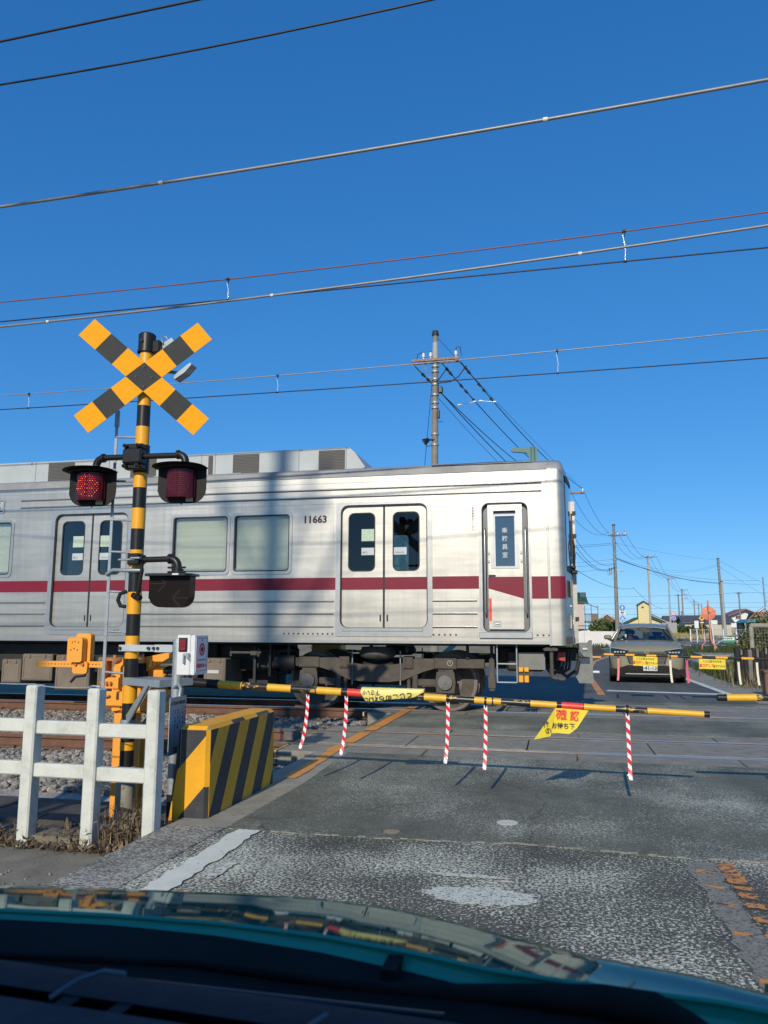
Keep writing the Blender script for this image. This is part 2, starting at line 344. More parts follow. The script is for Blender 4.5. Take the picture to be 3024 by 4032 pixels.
# crossing slabs beside and between the rails: single concrete planks
T1, T2 = 8.91, 12.655; GH = .5335
cross = thing('crossing_deck', 'flat concrete slab deck carrying the road over both tracks', 'crossing deck', (0, 9, 0))
slab_r = random.Random(5)
def slabs(y0, y1, xs, z, name='slab'):
    for i in range(len(xs) - 1):
        g = .006; dz = slab_r.uniform(-.004, .002)
        mb = MB(); mb.box(xs[i] + g, xs[i + 1] - g, y0, y1, -.2, z + dz, b=.008); obj(name, mb, m_slab, cross)
for T, xl in ((T1, (-2.84, -2.85, -2.83)), (T2, (-2.8, -2.82, -2.8))):
    slabs(T - GH - .52 if T == T1 else 11.602, T - GH - .088, [xl[0], -1.35, .15, 1.65, 3.6], .0)
    slabs(T - GH + .10, T + GH - .10, [xl[1], -1.62, -.35, .92, 2.2, 3.6], .0)
    slabs(T + GH + .088, T + GH + .545 if T == T1 else 13.778, [xl[2], -1.3, .2, 1.7, 3.6], .0)
# yellow-edged slab ends
mb = MB()
for y0, y1 in ((T1 - GH - .52, T1 - GH - .088), (T1 - GH + .10, T1 + GH - .10), (T2 - GH - .5, T2 - GH - .09)):
    mb = MB(); mb.box(-2.872, -2.852, y0 + .01, y1 - .01, -.06, -.002); obj('end_strip', mb, M('faded_yellow_edge', (.50, .42, .20), .8, var=.3, scale=20), cross)
# rails: heads, webs and feet
m_worn = M('worn_guard_steel', (.13, .125, .115), .55, metal=.3, var=.2, scale=12)
for T in (T1, T2):
    tr = thing('railway_track', 'rusty rails on concrete sleepers, track nearer the barrier arm' if T == T1 else 'rusty rails on concrete sleepers carrying the silver train', 'railway track', (0, T, 0), 'double railway track')
    for s in (-1, 1):
        yc = T + s * (GH + .033)
        prof = [(-.0325, 0), (.0325, 0), (.0325, -.035), (.009, -.05), (.009, -.125), (.0635, -.14), (.0635, -.153), (-.0635, -.153), (-.0635, -.14), (-.009, -.125), (-.009, -.05), (-.0325, -.035)]
        mb = MB(); mb.prism(prof, lambda u, v, t: (t, yc + u, v - .0005), -60, 45)
        o = obj('rail', mb, m_rail, tr)
        mb = MB(); mb.box(-60, 45, yc - .026, yc + .026, -.0005, .0015); obj('rail_head', mb, m_railtop, o)
        # guard rail inside the crossing
        if True:
            mb = MB(); mb.box(-2.84, 3.6, yc - .13, yc + .10, -.20, -.045); obj('flangeway_filler', mb, m_dark, tr)
            yg = yc - s * .105; mb = MB(); mb.box(-3.3, 3.9, yg - .022, yg + .022, -.12, -.006, b=.006); obj('guard_rail', mb, m_worn, tr)
            mb = MB(); mb.box(-3.3, 3.9, yg - .014, yg + .014, -.006, -.003); obj('guard_rail_top', mb, m_railtop, tr)
    # sleepers left of the crossing, one by one
    mbs = MB(); mbs.box(-.12, .12, -1.0, 1.0, -.33, -.155, b=.02); me = mesh('sleeper', mbs, m_sleeper)
    x = -3.15
    while x > -11.5:
        o = bpy.data.objects.new('sleeper', me); COL.objects.link(o); o.parent = tr; o.location = (x, 0, 0); x -= .62
    # clips
    mbs = MB()
    for s in (-1, 1):
        for q in (-1, 1): mbs.box(-.05, .05, s * (GH + .033) + q * .075 - .025, s * (GH + .033) + q * .075 + .025, -.156, -.12, b=.006)
    me = mesh('rail_clip', mbs, m_rail); x = -3.15
    while x > -11.5:
        o = bpy.data.objects.new('rail_clip', me); COL.objects.link(o); o.parent = tr; o.location = (x, 0, 0); x -= .62
# ballast bed
def bedz(y):
    if y < 7.3: return -.40 + max(0, (y - 6.5)) * .2 if y > 6.5 else -.40
    if y < 7.95: return -.24 + (y - 7.3) * .12
    return -.165
mb = MB(); ys = [5.9, 6.5, 7.0, 7.3, 7.6, 7.95, 8.3, 9.5, 10.2, 11.4, 13.8, 14.2, 15.3]
zz = [-.42, -.38, -.30, -.25, -.21, -.18, -.175, -.175, -.165, -.175, -.175, -.19, -.40]
mb.grid([[(x, y, z) for y, z in zip(ys, zz)] for x in (-60, -30, -12, -2.845)]); obj('ballast_bed', mb, m_stone, kind='structure')
mb = MB(); mb.grid([[(x, y, z) for y, z in zip(ys, zz)] for x in (3.61, 12, 30, 45)]); obj('ballast_bed', mb, m_stone, kind='structure')
# ballast stones
rs = np.random.RandomState(4)
t_ = (1 + 5 ** .5) / 2
ico = np.array([(-1, t_, 0), (1, t_, 0), (-1, -t_, 0), (1, -t_, 0), (0, -1, t_), (0, 1, t_), (0, -1, -t_), (0, 1, -t_), (t_, 0, -1), (t_, 0, 1), (-t_, 0, -1), (-t_, 0, 1)]) / 1.9
icf = np.array([(0, 11, 5), (0, 5, 1), (0, 1, 7), (0, 7, 10), (0, 10, 11), (1, 5, 9), (5, 11, 4), (11, 10, 2), (10, 7, 6), (7, 1, 8), (3, 9, 4), (3, 4, 2), (3, 2, 6), (3, 6, 8), (3, 8, 9), (4, 9, 5), (2, 4, 11), (6, 2, 10), (8, 6, 7), (9, 8, 1)])
def stones(name, regs, mat_, smin=.021, smax=.042, **k):
    V = []; F = []; n = 0
    for (x0, x1, y0, y1, dens) in regs:
        cnt = int((x1 - x0) * (y1 - y0) * dens)
        xs = rs.uniform(x0, x1, cnt); yy = rs.uniform(y0, y1, cnt); zb = np.interp(yy, ys, zz)
        for i in range(cnt):
            s_ = rs.uniform(smin, smax) * np.array([rs.uniform(.8, 1.3), rs.uniform(.8, 1.3), rs.uniform(.55, .95)])
            a = rs.uniform(0, 6.28); ca, sa = math.cos(a), math.sin(a)
            P = ico * s_ * rs.uniform(.62, 1.28, (12, 1)); P = np.stack([P[:, 0] * ca - P[:, 1] * sa, P[:, 0] * sa + P[:, 1] * ca, P[:, 2]], 1)
            tl = rs.uniform(-.5, .5); ct, st = math.cos(tl), math.sin(tl); P = np.stack([P[:, 0], P[:, 1] * ct - P[:, 2] * st, P[:, 1] * st + P[:, 2] * ct], 1)
            V.append(P + (xs[i], yy[i], zb[i] + rs.uniform(-.005, .03))); F.append(icf + n); n += 12
    V = np.concatenate(V); F = np.concatenate(F)
    me = bpy.data.meshes.new(name); me.vertices.add(len(V)); me.vertices.foreach_set('co', V.ravel()); me.loops.add(len(F) * 3); me.loops.foreach_set('vertex_index', F.ravel())
    me.polygons.add(len(F)); me.polygons.foreach_set('loop_start', np.arange(0, len(F) * 3, 3)); me.materials.append(mat_); me.polygons.foreach_set('use_smooth', np.zeros(len(F), dtype=bool)); me.update(); me.validate()
    o = bpy.data.objects.new(name, me); COL.objects.link(o); return S(o, **k)
m_chip = islands(M('ballast_chip', (.27, .26, .235), .88, var=.3, scale=30, detail=2, bump=.35, bscale=150), (.38, .38, .38), (1.4, 1.32, 1.22))
stones('ballast_gravel', [(-5.5, -2.6, 6.9, 8.22, 650), (-9.5, -5.5, 7.1, 8.22, 450), (-7, -2.85, 9.6, 11.95, 560), (-10, -7, 9.6, 11.95, 380), (-10, -2.85, 8.55, 9.35, 150), (-10, -2.85, 12.3, 13.0, 120), (-3.2, -2.45, 6.3, 7.9, 400)], m_chip, kind='stuff')
# markings
def mark(name, pts, z, mat_, **k):
    mb = MB(); mb.add([(x, y, z) for x, y in pts], [tuple(range(len(pts)))]); return obj(name, mb, mat_, kind='structure', **k)
def ragged(P0, P1, w, n, j, seed):
    r = random.Random(seed); A = []; B = []
    for i in range(n + 1):
        t = i / n; x = P0[0] + (P1[0] - P0[0]) * t; y = P0[1] + (P1[1] - P0[1]) * t; d = (Vector(P1) - Vector(P0)).normalized(); nx, ny = d.y, -d.x
        A.append((x + nx * (w / 2 + r.uniform(-j, j)), y + ny * (w / 2 + r.uniform(-j, j)))); B.append((x - nx * (w / 2 + r.uniform(-j, j)), y - ny * (w / 2 + r.uniform(-j, j))))
    return A + B[::-1]
def rmark(name, P0, P1, w, z, mat_, n=30, j=.008, seed=1, parent=None):
    P = ragged(P0, P1, w, n, j, seed); mb = MB(); m = len(P)
    mb.add([(x, y, z) for x, y in P], [(i, i + 1, m - 2 - i, m - 1 - i) for i in range(n)]); return obj(name, mb, mat_, kind='structure')
p_white = paint('white_road_paint', (.74, .74, .60), (.13, .13, .11), .385, 30)
p_whitew = paint('worn_white_road_paint', (.66, .66, .54), (.10, .10, .08), .47, 45)
p_or = paint('orange_road_paint', (.72, .29, .05), (.16, .12, .08), .37, 34)
p_orw = paint('worn_orange_road_paint', (.66, .27, .05), (.06, .06, .06), .5, 26)
rmark('edge_line', (-1.90, -4), (-1.895, 4.76), .15, .0085, p_white, 150, .016, 2)
rmark('edge_line_remnant', (-1.725, 3.82), (-1.72, 4.12), .05, .0085, p_whitew, 10, .012, 3)
rmark('crossing_edge_line', (-2.205, 6.42), (-2.25, 7.86), .12, .0085, p_or, 26, .012, 4)
for y0, y1 in ((7.87, 8.285), (8.48, 9.34), (9.54, 9.98), (10.0, 11.59), (11.61, 12.03), (12.23, 12.6)):
    rmark('crossing_edge_line', (-2.27, y0), (-2.27, y1), .14, .0085, p_or, 8, .004, int(y0 * 7))
# worn double centre line in the near lane
for k, (y, w) in enumerate(((4.60, .17), (4.51, .05), (4.40, .11), (4.27, .03), (4.16, .06), (4.02, .045), (3.84, .05), (3.66, .04), (3.46, .05), (3.2, .05))):
    rmark('centre_line', (.83, y - w / 2 - .01), (.84, y + w / 2 + .01), .085, .0046 + k * .0002, p_orw, 6, .01, 20 + k)
    if k % 2: rmark('centre_line', (.70, y - w / 2), (.71, y + w / 2), .085, .0045, p_orw, 6, .012, 40 + k)
rmark('centre_line_dust', (.72, 2.8), (.71, 4.68), .14, .0042, M('chipped_old_line', (.25, .24, .19), .85, var=.2, scale=20, col2=(.09, .09, .075), c2cov=.49, c2scale=60), 30, .02, 8)
rmark('centre_line', (.775, 15.6), (.77, 21.5), .14, .0045, p_or, 20, .006, 9)
# orange line that swings along the far bend, crosswalk and far lane lines
def curve_mark(name, P, d, w, z, mat_):
    A, B = off(P, d - w / 2), off(P, d + w / 2); mb = MB()
    mb.add([(x, y, z) for x, y in A] + [(x, y, z) for x, y in B], [(i, i + 1, len(A) + i + 1, len(A) + i) for i in range(len(A) - 1)]); obj(name, mb, mat_, kind='structure')
sm = []
src = [p for p in CL if p[1] >= 26]
for i in range(len(src) - 1):
    for k in range(6): t = k / 6; sm.append((src[i][0] * (1 - t) + src[i + 1][0] * t, src[i][1] * (1 - t) + src[i + 1][1] * t))
curve_mark('centre_line', sm, 0, .16, .0045, p_or)
curve_mark('edge_line', [p for p in sm if p[1] > 60], 2.45, .15, .0045, p_white)
curve_mark('edge_line', sm, -2.9, .15, .0045, p_white)
rmark('edge_line', (3.17, 15.75), (3.04, 26), .16, .0045, p_white, 20, .006, 12)
rmark('stop_line', (.93, 16.72), (3.24, 16.28), .32, .0050, p_white, 20, .006, 13)
for i in range(5):
    cx = 8.1 + i * 1.25; mark('crosswalk_bar', [(cx, 62.5 + i * .1), (cx + .55, 62.5 + i * .1), (cx + .75, 66 + i * .1), (cx + .2, 66 + i * .1)], .0045, p_white)
mark('stop_line', [(9.9, 71.5), (12.5, 70.9), (12.6, 71.6), (10.0, 72.2)], .0045, p_white); mark('stop_line', [(10.9, 79.5), (13.2, 79), (13.3, 79.9), (11, 80.4)], .0045, p_white)
# white spill and traffic stud
mb = MB(); r_ = random.Random(9)
def blob(cx, cy, a, b, n=44, j=.12):
    return [(cx + a * math.cos(t) * (1 + r_.uniform(-j, j)), cy + b * math.sin(t) * (1 + r_.uniform(-j * 1.3, j * 1.3))) for t in [2 * PI * i / n for i in range(n)]]
for P, z in ((blob(-.39, 3.885, .27, .125), .0045), (blob(-.49, 4.17, .20, .03, 30, .3), .0048), (blob(-.28, 4.12, .05, .02, 16, .3), .0048)):
    n = len(P); c = (sum(p[0] for p in P) / n, sum(p[1] for p in P) / n); mb.add([(x, y, z) for x, y in P] + [(c[0], c[1], z)], [(i, (i + 1) % n, n) for i in range(n)])
obj('paint_spill', mb, M('spilled_white_paint', (.66, .66, .54), .8, var=.1, scale=20, col2=(.12, .12, .095), c2cov=.485, c2scale=70, bump=.2), kind='structure')
mb = MB(); mb.prism(circ(-.352, 5.316, .068, 28), XY, .0, .0065); obj('survey_disc', mb, M('pale_disc', (.62, .60, .52), .6, var=.08), label='pale round metal disc set in the road surface', category='disc')
mb = MB(); mb.prism(circ(-1.03, 4.93, .05, 20), XY, .0, .006); obj('survey_disc', mb, M('rusty_disc', (.30, .24, .15), .7, var=.2), label='small rusty brown disc near the asphalt joint', category='disc')
# left foreground: pavement apron, gutter, soil
mb = MB(); mb.prism([(-7, -6), (-2.45, -6), (-2.452, 4.3), (-2.62, 4.52), (-3.3, 4.56), (-3.9, 4.44), (-7, 4.3)], XY, -.42, -.125)
obj('pavement', mb, M('pavement_grit', (.19, .175, .135), .9, var=.25, scale=6, bump=.5, bscale=50, col2=(.24, .23, .21), c2cov=.36, c2scale=40), kind='structure')
mb = MB(); gx = [(-9 + i * .22) for i in range(31)]; gy = [4.25 + j * .15 for j in range(14)]
for a in range(1):
    mb.grid([[(x if x < -2.5 else -2.5, y, -.155 + .02 * math.sin(x * 5) * math.cos(y * 9) + rnd.uniform(-.012, .012) - max(0, y - 4.75) * .35 + max(-.25, (x + 3.0) * .06)) for y in gy] for x in gx])
obj('soil_bank', mb, m_soil, kind='structure')
# loose grit on the apron
mb = MB()
for i in range(90):
    x = rnd.uniform(-3.6, -2.65); y = rnd.uniform(3.2, 4.1); s_ = rnd.uniform(.003, .009); mb.box(x, x + s_ * 1.5, y, y + s_ * 1.3, -.126, -.122 + s_, b=s_ * .3)
obj('loose_gravel', mb, m_chip, kind='stuff')
# cable trough covers behind the fence: row of dark slabs
tr = thing('cable_trough', 'dark concrete cable trough covers lying behind the white fence', 'cable trough', (-5, 6, -.3))
m_tr = M('trough_cover', (.07, .066, .06), .9, var=.3, scale=7, bump=.3, col2=(.11, .10, .085), c2cov=.42)
x = -9.6
while x < -2.9:
    w = .55; mb = MB(); mb.box(x + .01, x + w - .01, 5.75 + rnd.uniform(-.02, .02), 6.45, -.36, -.27 + rnd.uniform(-.01, .01), b=.01); obj('cover', mb, m_tr, tr); x += w
mb = MB(); mb.box(-9.6, -2.9, 5.55, 5.74, -.45, -.30); mb.box(-9.6, -2.9, 6.46, 6.60, -.45, -.30); obj('trough_wall', mb, m_tr, tr)
lb = thing('old_stone_block', 'weathered stone block between the fence posts', 'stone block', (-3.1, 4.75, -.2))
mb = MB(); mb.box(-3.42, -2.98, 4.62, 4.85, -.3, -.075, b=.025); obj('block_body', mb, M('weathered_block', (.17, .15, .10), .95, var=.3, scale=10, bump=.6, bscale=40), lb)
# weeds: dry stalks
def stalks(name, cx, cy, sx, sy, n, h, z, col, seed, lean=.35, th_=.0022, leaf=True, **k):
    r = random.Random(seed); mb = MB()
    for i in range(n):
        x = r.gauss(cx, sx); y = r.gauss(cy, sy); hh = h * r.uniform(.35, 1.1); a = r.uniform(0, 6.28); l = r.uniform(0, lean) * hh
        p0 = Vector((x, y, z)); p1 = Vector((x + math.cos(a) * l * .35, y + math.sin(a) * l * .35, z + hh * .55)); p2 = Vector((x + math.cos(a) * l, y + math.sin(a) * l, z + hh))
        w = th_ * r.uniform(.7, 1.8); e = Vector((math.cos(a + 1.4), math.sin(a + 1.4), 0)) * w
        mb.add([p0 - e, p0 + e, p1 + e * .8, p1 - e * .8, p2], [(0, 1, 2, 3), (3, 2, 4)])
        if leaf:
            for q in range(r.randint(1, 4)):
                t = r.uniform(.1, .95); b0 = p0.lerp(p2, t); b = r.uniform(0, 6.28); ll = r.uniform(.02, .07); d = Vector((math.cos(b) * ll, math.sin(b) * ll, r.uniform(-.3, .9) * ll)); s2 = Vector((-math.sin(b), math.cos(b), 0)) * ll * .16
                mb.add([b0, b0 + d * .5 + s2, b0 + d, b0 + d * .5 - s2], [(0, 1, 2, 3)])
    return obj(name, mb, col, kind='stuff', **k)
m_dry = islands(M('dry_stalk', (.19, .145, .095), .9, var=.3, scale=12), (.35, .33, .3), (1.5, 1.45, 1.3))
m_grn = islands(M('weed_green', (.055, .08, .022), .8, var=.4, scale=6), (.4, .45, .3), (1.6, 1.35, 1.1))
m_tan = islands(M('tan_grass', (.25, .20, .11), .9, var=.3, scale=6), (.45, .42, .4), (1.3, 1.3, 1.2))
stalks('dry_weeds', -3.0, 4.72, .16, .10, 120, .17, -.16, m_dry, 1)
stalks('dry_weeds', -2.70, 4.74, .10, .07, 230, .30, -.16, m_dry, 2, lean=.6)
stalks('dry_weeds', -3.62, 4.66, .12, .06, 160, .16, -.18, m_dry, 3)
stalks('dead_leaves', -2.95, 4.56, .3, .03, 200, .035, -.13, m_dry, 4, lean=1.2)
# right verge beyond the tracks
mb = MB(); mb.prism([(3.27, 14.6), (3.13, 26), (3.6, 33), (3.9, 33), (4.15, 27), (3.85, 21), (4.3, 17.5), (4.5, 14.6)], XY, -.3, .006)
obj('verge_concrete', mb, m_conc, kind='structure')
stalks('verge_weeds', 4.55, 21.5, .32, 2.6, 1500, .26, -.06, m_grn, 5, lean=.8, th_=.006)
stalks('verge_weeds', 4.7, 23.5, .35, 2.3, 900, .42, -.06, m_grn, 6, lean=.8, th_=.007)
stalks('verge_dry_grass', 4.45, 18.3, .32, .8, 900, .22, -.05, m_tan, 7, lean=.9, th_=.004)
stalks('verge_dry_grass', 4.25, 19.6, .28, .7, 130, .60, -.05, m_tan, 8, lean=.5, th_=.006)
stalks('verge_weeds', 7.8, 43, 1.0, 2.0, 1500, .35, -.06, m_grn, 9, lean=.8, th_=.012)
stalks('verge_weeds', 10.8, 52, 1.6, 3.0, 1400, .4, -.06, m_grn, 10, lean=.8, th_=.014)
stalks('yellow_verge_grass', 15.5, 128, 2.6, 10, 2400, .8, -.06, M('yellow_grass', (.42, .34, .10), .9, var=.3, scale=3), 11, lean=.6, th_=.05)
stalks('field_grass', 1.2, 55, 1.5, 1.6, 900, .4, -.1, m_grn, 12, lean=.7, th_=.02)
mb = MB(); mb.box(4.6, 7.2, 27.2, 31.5, -.2, .13, b=.02); obj('concrete_step', mb, m_conc, label='low concrete slab step behind the roadside weeds', category='step')
mb = MB(); mb.prism([(6.2, 37.5), (9.5, 38), (9.7, 41), (6.4, 41)], XY, -.2, .10); obj('concrete_step', mb, m_conc, label='long pale concrete strip beyond the mirror post', category='step')
# ------------------------------------------------------------------ the train
YT = 11.2225; YF = 14.0875; YC = 12.655
def steel():
    m = bpy.data.materials.new('stainless_body'); m.use_nodes = True; N = m.node_tree.nodes; L = m.node_tree.links; b = N['Principled BSDF']
    tc = N.new('ShaderNodeTexCoord'); mp = N.new('ShaderNodeMapping'); mp.inputs['Scale'].default_value = (.5, .5, 7); L.new(tc.outputs['Object'], mp.inputs[0])
    n1 = N.new('ShaderNodeTexNoise'); n1.inputs['Scale'].default_value = 2; n1.inputs['Detail'].default_value = 5; L.new(mp.outputs[0], n1.inputs[0])
    n2 = N.new('ShaderNodeTexNoise'); n2.inputs['Scale'].default_value = 1.3; n2.inputs['Detail'].default_value = 6; L.new(tc.outputs['Object'], n2.inputs[0])
    mx = N.new('ShaderNodeMix'); mx.data_type = 'RGBA'; mx.inputs[6].default_value = (.44, .425, .38, 1); mx.inputs[7].default_value = (.56, .545, .49, 1)
    ad = N.new('ShaderNodeMath'); ad.operation = 'ADD'; L.new(n1.outputs[0], ad.inputs[0]); L.new(n2.outputs[0], ad.inputs[1])
    r = N.new('ShaderNodeMapRange'); r.inputs[1].default_value = .7; r.inputs[2].default_value = 1.3; L.new(ad.outputs[0], r.inputs[0]); L.new(r.outputs[0], mx.inputs[0])
    # beige mottling, stronger towards the bottom of the sides
    sp = N.new('ShaderNodeSeparateXYZ'); L.new(tc.outputs['Object'], sp.inputs[0])
    gz = N.new('ShaderNodeMapRange'); gz.inputs[1].default_value = 1.9; gz.inputs[2].default_value = .7; gz.inputs[4].default_value = .55; L.new(sp.outputs[2], gz.inputs[0])
    gm = N.new('ShaderNodeMath'); gm.operation = 'MULTIPLY'; L.new(gz.outputs[0], gm.inputs[0]); L.new(n2.outputs[0], gm.inputs[1])
    m2 = N.new('ShaderNodeMix'); m2.data_type = 'RGBA'; L.new(gm.outputs[0], m2.inputs[0]); L.new(mx.outputs[2], m2.inputs[6]); m2.inputs[7].default_value = (.42, .36, .27, 1)
    mv = N.new('ShaderNodeMapping'); mv.inputs['Scale'].default_value = (9, 9, .35); L.new(tc.outputs['Object'], mv.inputs[0])
    nv = N.new('ShaderNodeTexNoise'); nv.inputs['Scale'].default_value = 1; nv.inputs['Detail'].default_value = 6; nv.inputs['Roughness'].default_value = .7; L.new(mv.outputs[0], nv.inputs[0])
    vr = N.new('ShaderNodeMapRange'); vr.inputs[1].default_value = .35; vr.inputs[2].default_value = .65; vr.inputs[3].default_value = .92; vr.inputs[4].default_value = 1.04; L.new(nv.outputs[0], vr.inputs[0])
    mz = N.new('ShaderNodeMix'); mz.data_type = 'RGBA'; mz.blend_type = 'MULTIPLY'; mz.inputs[0].default_value = 1; L.new(m2.outputs[2], mz.inputs[6]); L.new(vr.outputs[0], mz.inputs[7])
    L.new(mz.outputs[2], b.inputs['Base Color']); b.inputs['Metallic'].default_value = .8
    rr = N.new('ShaderNodeMapRange'); rr.inputs[3].default_value = .38; rr.inputs[4].default_value = .46; L.new(n1.outputs[0], rr.inputs[0]); L.new(rr.outputs[0], b.inputs['Roughness'])
    n3 = N.new('ShaderNodeTexNoise'); n3.inputs['Scale'].default_value = 2.2; n3.inputs['Detail'].default_value = 3; L.new(tc.outputs['Object'], n3.inputs[0])
    bp = N.new('ShaderNodeBump'); bp.inputs['Strength'].default_value = .12; bp.inputs['Distance'].default_value = .03; L.new(n3.outputs[0], bp.inputs['Height']); L.new(bp.outputs[0], b.inputs['Normal'])
    return m
m_st = steel()
m_trim = M('bright_steel_trim', (.44, .44, .42), .36, metal=.7, var=.08, scale=8, bump=.05, bscale=10)
m_door = m_st
m_mar = M('maroon_stripe', (.20, .012, .03), .45, var=.06, scale=5, spec=.3)
m_rub = M('black_rubber', (.02, .02, .02), .6)
m_roof = M('roof_grey', (.26, .27, .27), .7, var=.15, scale=3, col2=(.36, .36, .35), c2cov=.4, c2scale=8, bump=.3, bscale=30)
m_ac = M('cooler_cover_grey', (.42, .45, .44), .55, var=.07, scale=3)
m_grl = M('dark_louvre', (.085, .083, .078), .7, var=.25, scale=60, stretch=(1, 1, 1))
m_blind = M('cream_roller_blind', (.62, .62, .50), .8, var=.04, scale=3)
m_int = M('cab_interior', (.10, .105, .11), .8)
g_door = glass('train_glass', (.50, .50, .46), .0)
g_clear = glass('train_window_glass', (.86, .88, .86), .04)
train = thing('train', 'silver commuter train car with maroon stripe crossing the road', 'train', (-10, YC, 0))
XL = -20.1
def sidewall(name, y, holes, parent, x0=XL, x1=-.084, z0=1.02, z1=3.49, th_=.03, mat_=None):
    xs = sorted({x0, x1} | {h[0] for h in holes} | {h[1] for h in holes}); zs = sorted({z0, z1} | {h[2] for h in holes} | {h[3] for h in holes}); mb = MB()
    for i in range(len(xs) - 1):
        run = None
        for j in range(len(zs) - 1):
            cx, cz = (xs[i] + xs[i + 1]) / 2, (zs[j] + zs[j + 1]) / 2
            if any(h[0] < cx < h[1] and h[2] < cz < h[3] for h in holes):
                if run is not None: mb.box(xs[i], xs[i + 1], y, y + th_, run, zs[j]); run = None
            elif run is None: run = zs[j]
        if run is not None: mb.box(xs[i], xs[i + 1], y, y + th_, run, zs[-1])
    return obj(name, mb, mat_ or m_st, parent)
doors = [-3.128 - 4.82 * k for k in range(4)]
wins = []
for k in range(4):
    b0 = -5.899 - 4.82 * k
    wins += [(b0, b0 + 1.006), (b0 + 1.025, b0 + 2.011)]
wins = [w for w in wins if w[0] > XL + .1]
holes = [(d, d + 1.31, 1.24, 3.055) for d in doors] + [(a + .05, b - .05, 2.085, 2.945) for a, b in wins]
sidewall('body_side', YT, holes + [(-1.027, -.372, 1.18, 3.026)], train)
sidewall('body_side', YF - .03, holes + [(-1.08, -.62, 2.05, 2.80)], train)
# thin seams where the panels change plane
mb = MB()
for z in (3.084, 1.115, 3.40): mb.box(XL, -.12, YT - .0025, YT - .0002, z - .003, z + .003)
for x in (-4.99, -6.03, -9.8, -8.6, -1.12, -3.24): mb.box(x - .002, x + .002, YT - .002, YT - .0002, 2.0, 3.08)
obj('panel_seam', mb, M('seam_grey', (.34, .34, .32), .5, metal=.5), train)
def bead(x0, x1, z, r=.011):
    mb = MB(); mb.cyl((x0, YT - .001, z), (x1, YT - .001, z), r, n=8); mb.box(x0, x1, YT - .0035, YT - .0003, z - .023, z - .012, 1); obj('bead', mb, [m_trim, m_grl], train)
for z in (3.308, 3.19): bead(-8.62, -.17, z); bead(XL + .2, -9.95, z)
for z in (1.634, 1.451, 1.262):
    bead(-1.75, -1.108, z)
    for k in range(4): bead(max(doors[k] - 3.36, XL + .1), doors[k] - .096, z, .009)
# vents near the sill
mb = MB()
for k in range(11): mb.cyl((-3.988 + k * .0749, YT - .003, 1.15), (-3.988 + k * .0749, YT + .002, 1.15), .015, n=10)
for k in range(5): mb.cyl((-1.736 + k * .0805, YT - .003, 1.145), (-1.736 + k * .0805, YT + .002, 1.145), .015, n=10)
for k in range(3): mb.cyl((-.275 + k * .079, YT - .003, 1.145), (-.275 + k * .079, YT + .002, 1.145), .015, n=10)
obj('drain_hole', mb, m_grl, train)
mb = MB(); mb.box(XL, -.09, YT - .008, YT, 1.018, 1.052, b=.003); obj('sill_beam', mb, m_trim, train)
# stripes (flat film on the sides)
def stripe(x0, x1, z0, z1, y=YT - .0015, p=train, pts=None):
    mb = MB(); P = pts or [(x0, z0), (x1, z0), (x1, z1), (x0, z1)]; mb.prism(P, XZ, y, y + .0012); return obj('stripe', mb, m_mar, p)
for k in range(4):
    x1 = doors[k] - .068; x0 = max(doors[k] - 4.82 + 1.375, XL)
    stripe(x0, x1, 1.795, 1.976)
stripe(-1.77, -1.078, 1.795, 1.976)
stripe(-.338, -.112, 1.650, 1.962)
# windows with cream blinds
for (a, b) in wins:
    mb = MB(); mb.ring(rrect(a, b, 2.037, 2.993, .075, 5), rrect(a + .045, b - .045, 2.082, 2.948, .05, 5), XZ, YT - .014, YT + .012)
    fr = obj('window', mb, m_trim, train)
    mb = MB(); mb.ring(rrect(a + .040, b - .040, 2.078, 2.952, .055, 5), rrect(a + .062, b - .062, 2.101, 2.931, .04, 5), XZ, YT - .006, YT + .03); obj('window_gasket', mb, m_rub, fr)
    mb = MB(); mb.box(a + .05, b - .05, YT + .022, YT + .027, 2.09, 2.94); obj('window_pane', mb, g_clear, fr)
    mb = MB(); z = 2.93; P = []
    n = 34
    for i in range(n + 1):
        zz_ = 2.94 - (2.94 - 2.15) * i / n; P.append(((YT + .075 + .004 * math.sin(i * 1.1) + (.008 if i % 11 == 10 else 0)), zz_))
    mb.grid([[(x, y, z_) for (y, z_) in P] for x in (a + .05, b - .05)]); mb.box(a + .05, b - .05, YT + .07, YT + .085, 2.125, 2.15)
    obj('blind', mb, m_blind, fr)
    mb = MB(); mb.box(a + .06, b - .06, YT + .032, YT + .045, 2.10, 2.13, b=.003); obj('sash_rail', mb, m_trim, fr)
    mb = MB(); mb.ring(rrect(a, b, 2.037, 2.993, .075, 5), rrect(a + .045, b - .045, 2.082, 2.948, .05, 5), XZ, YF - .012, YF + .014); f2 = obj('window', mb, m_trim, train)
    mb = MB(); mb.box(a + .05, b - .05, YF - .027, YF - .022, 2.09, 2.94); obj('window_pane', mb, g_door, f2)
m_stk = M('pale_green_sticker', (.45, .56, .42), .6, var=.08, scale=30); m_stk2 = M('white_sticker', (.50, .53, .53), .6, var=.06); m_prt = M('grey_print', (.25, .28, .33), .6)
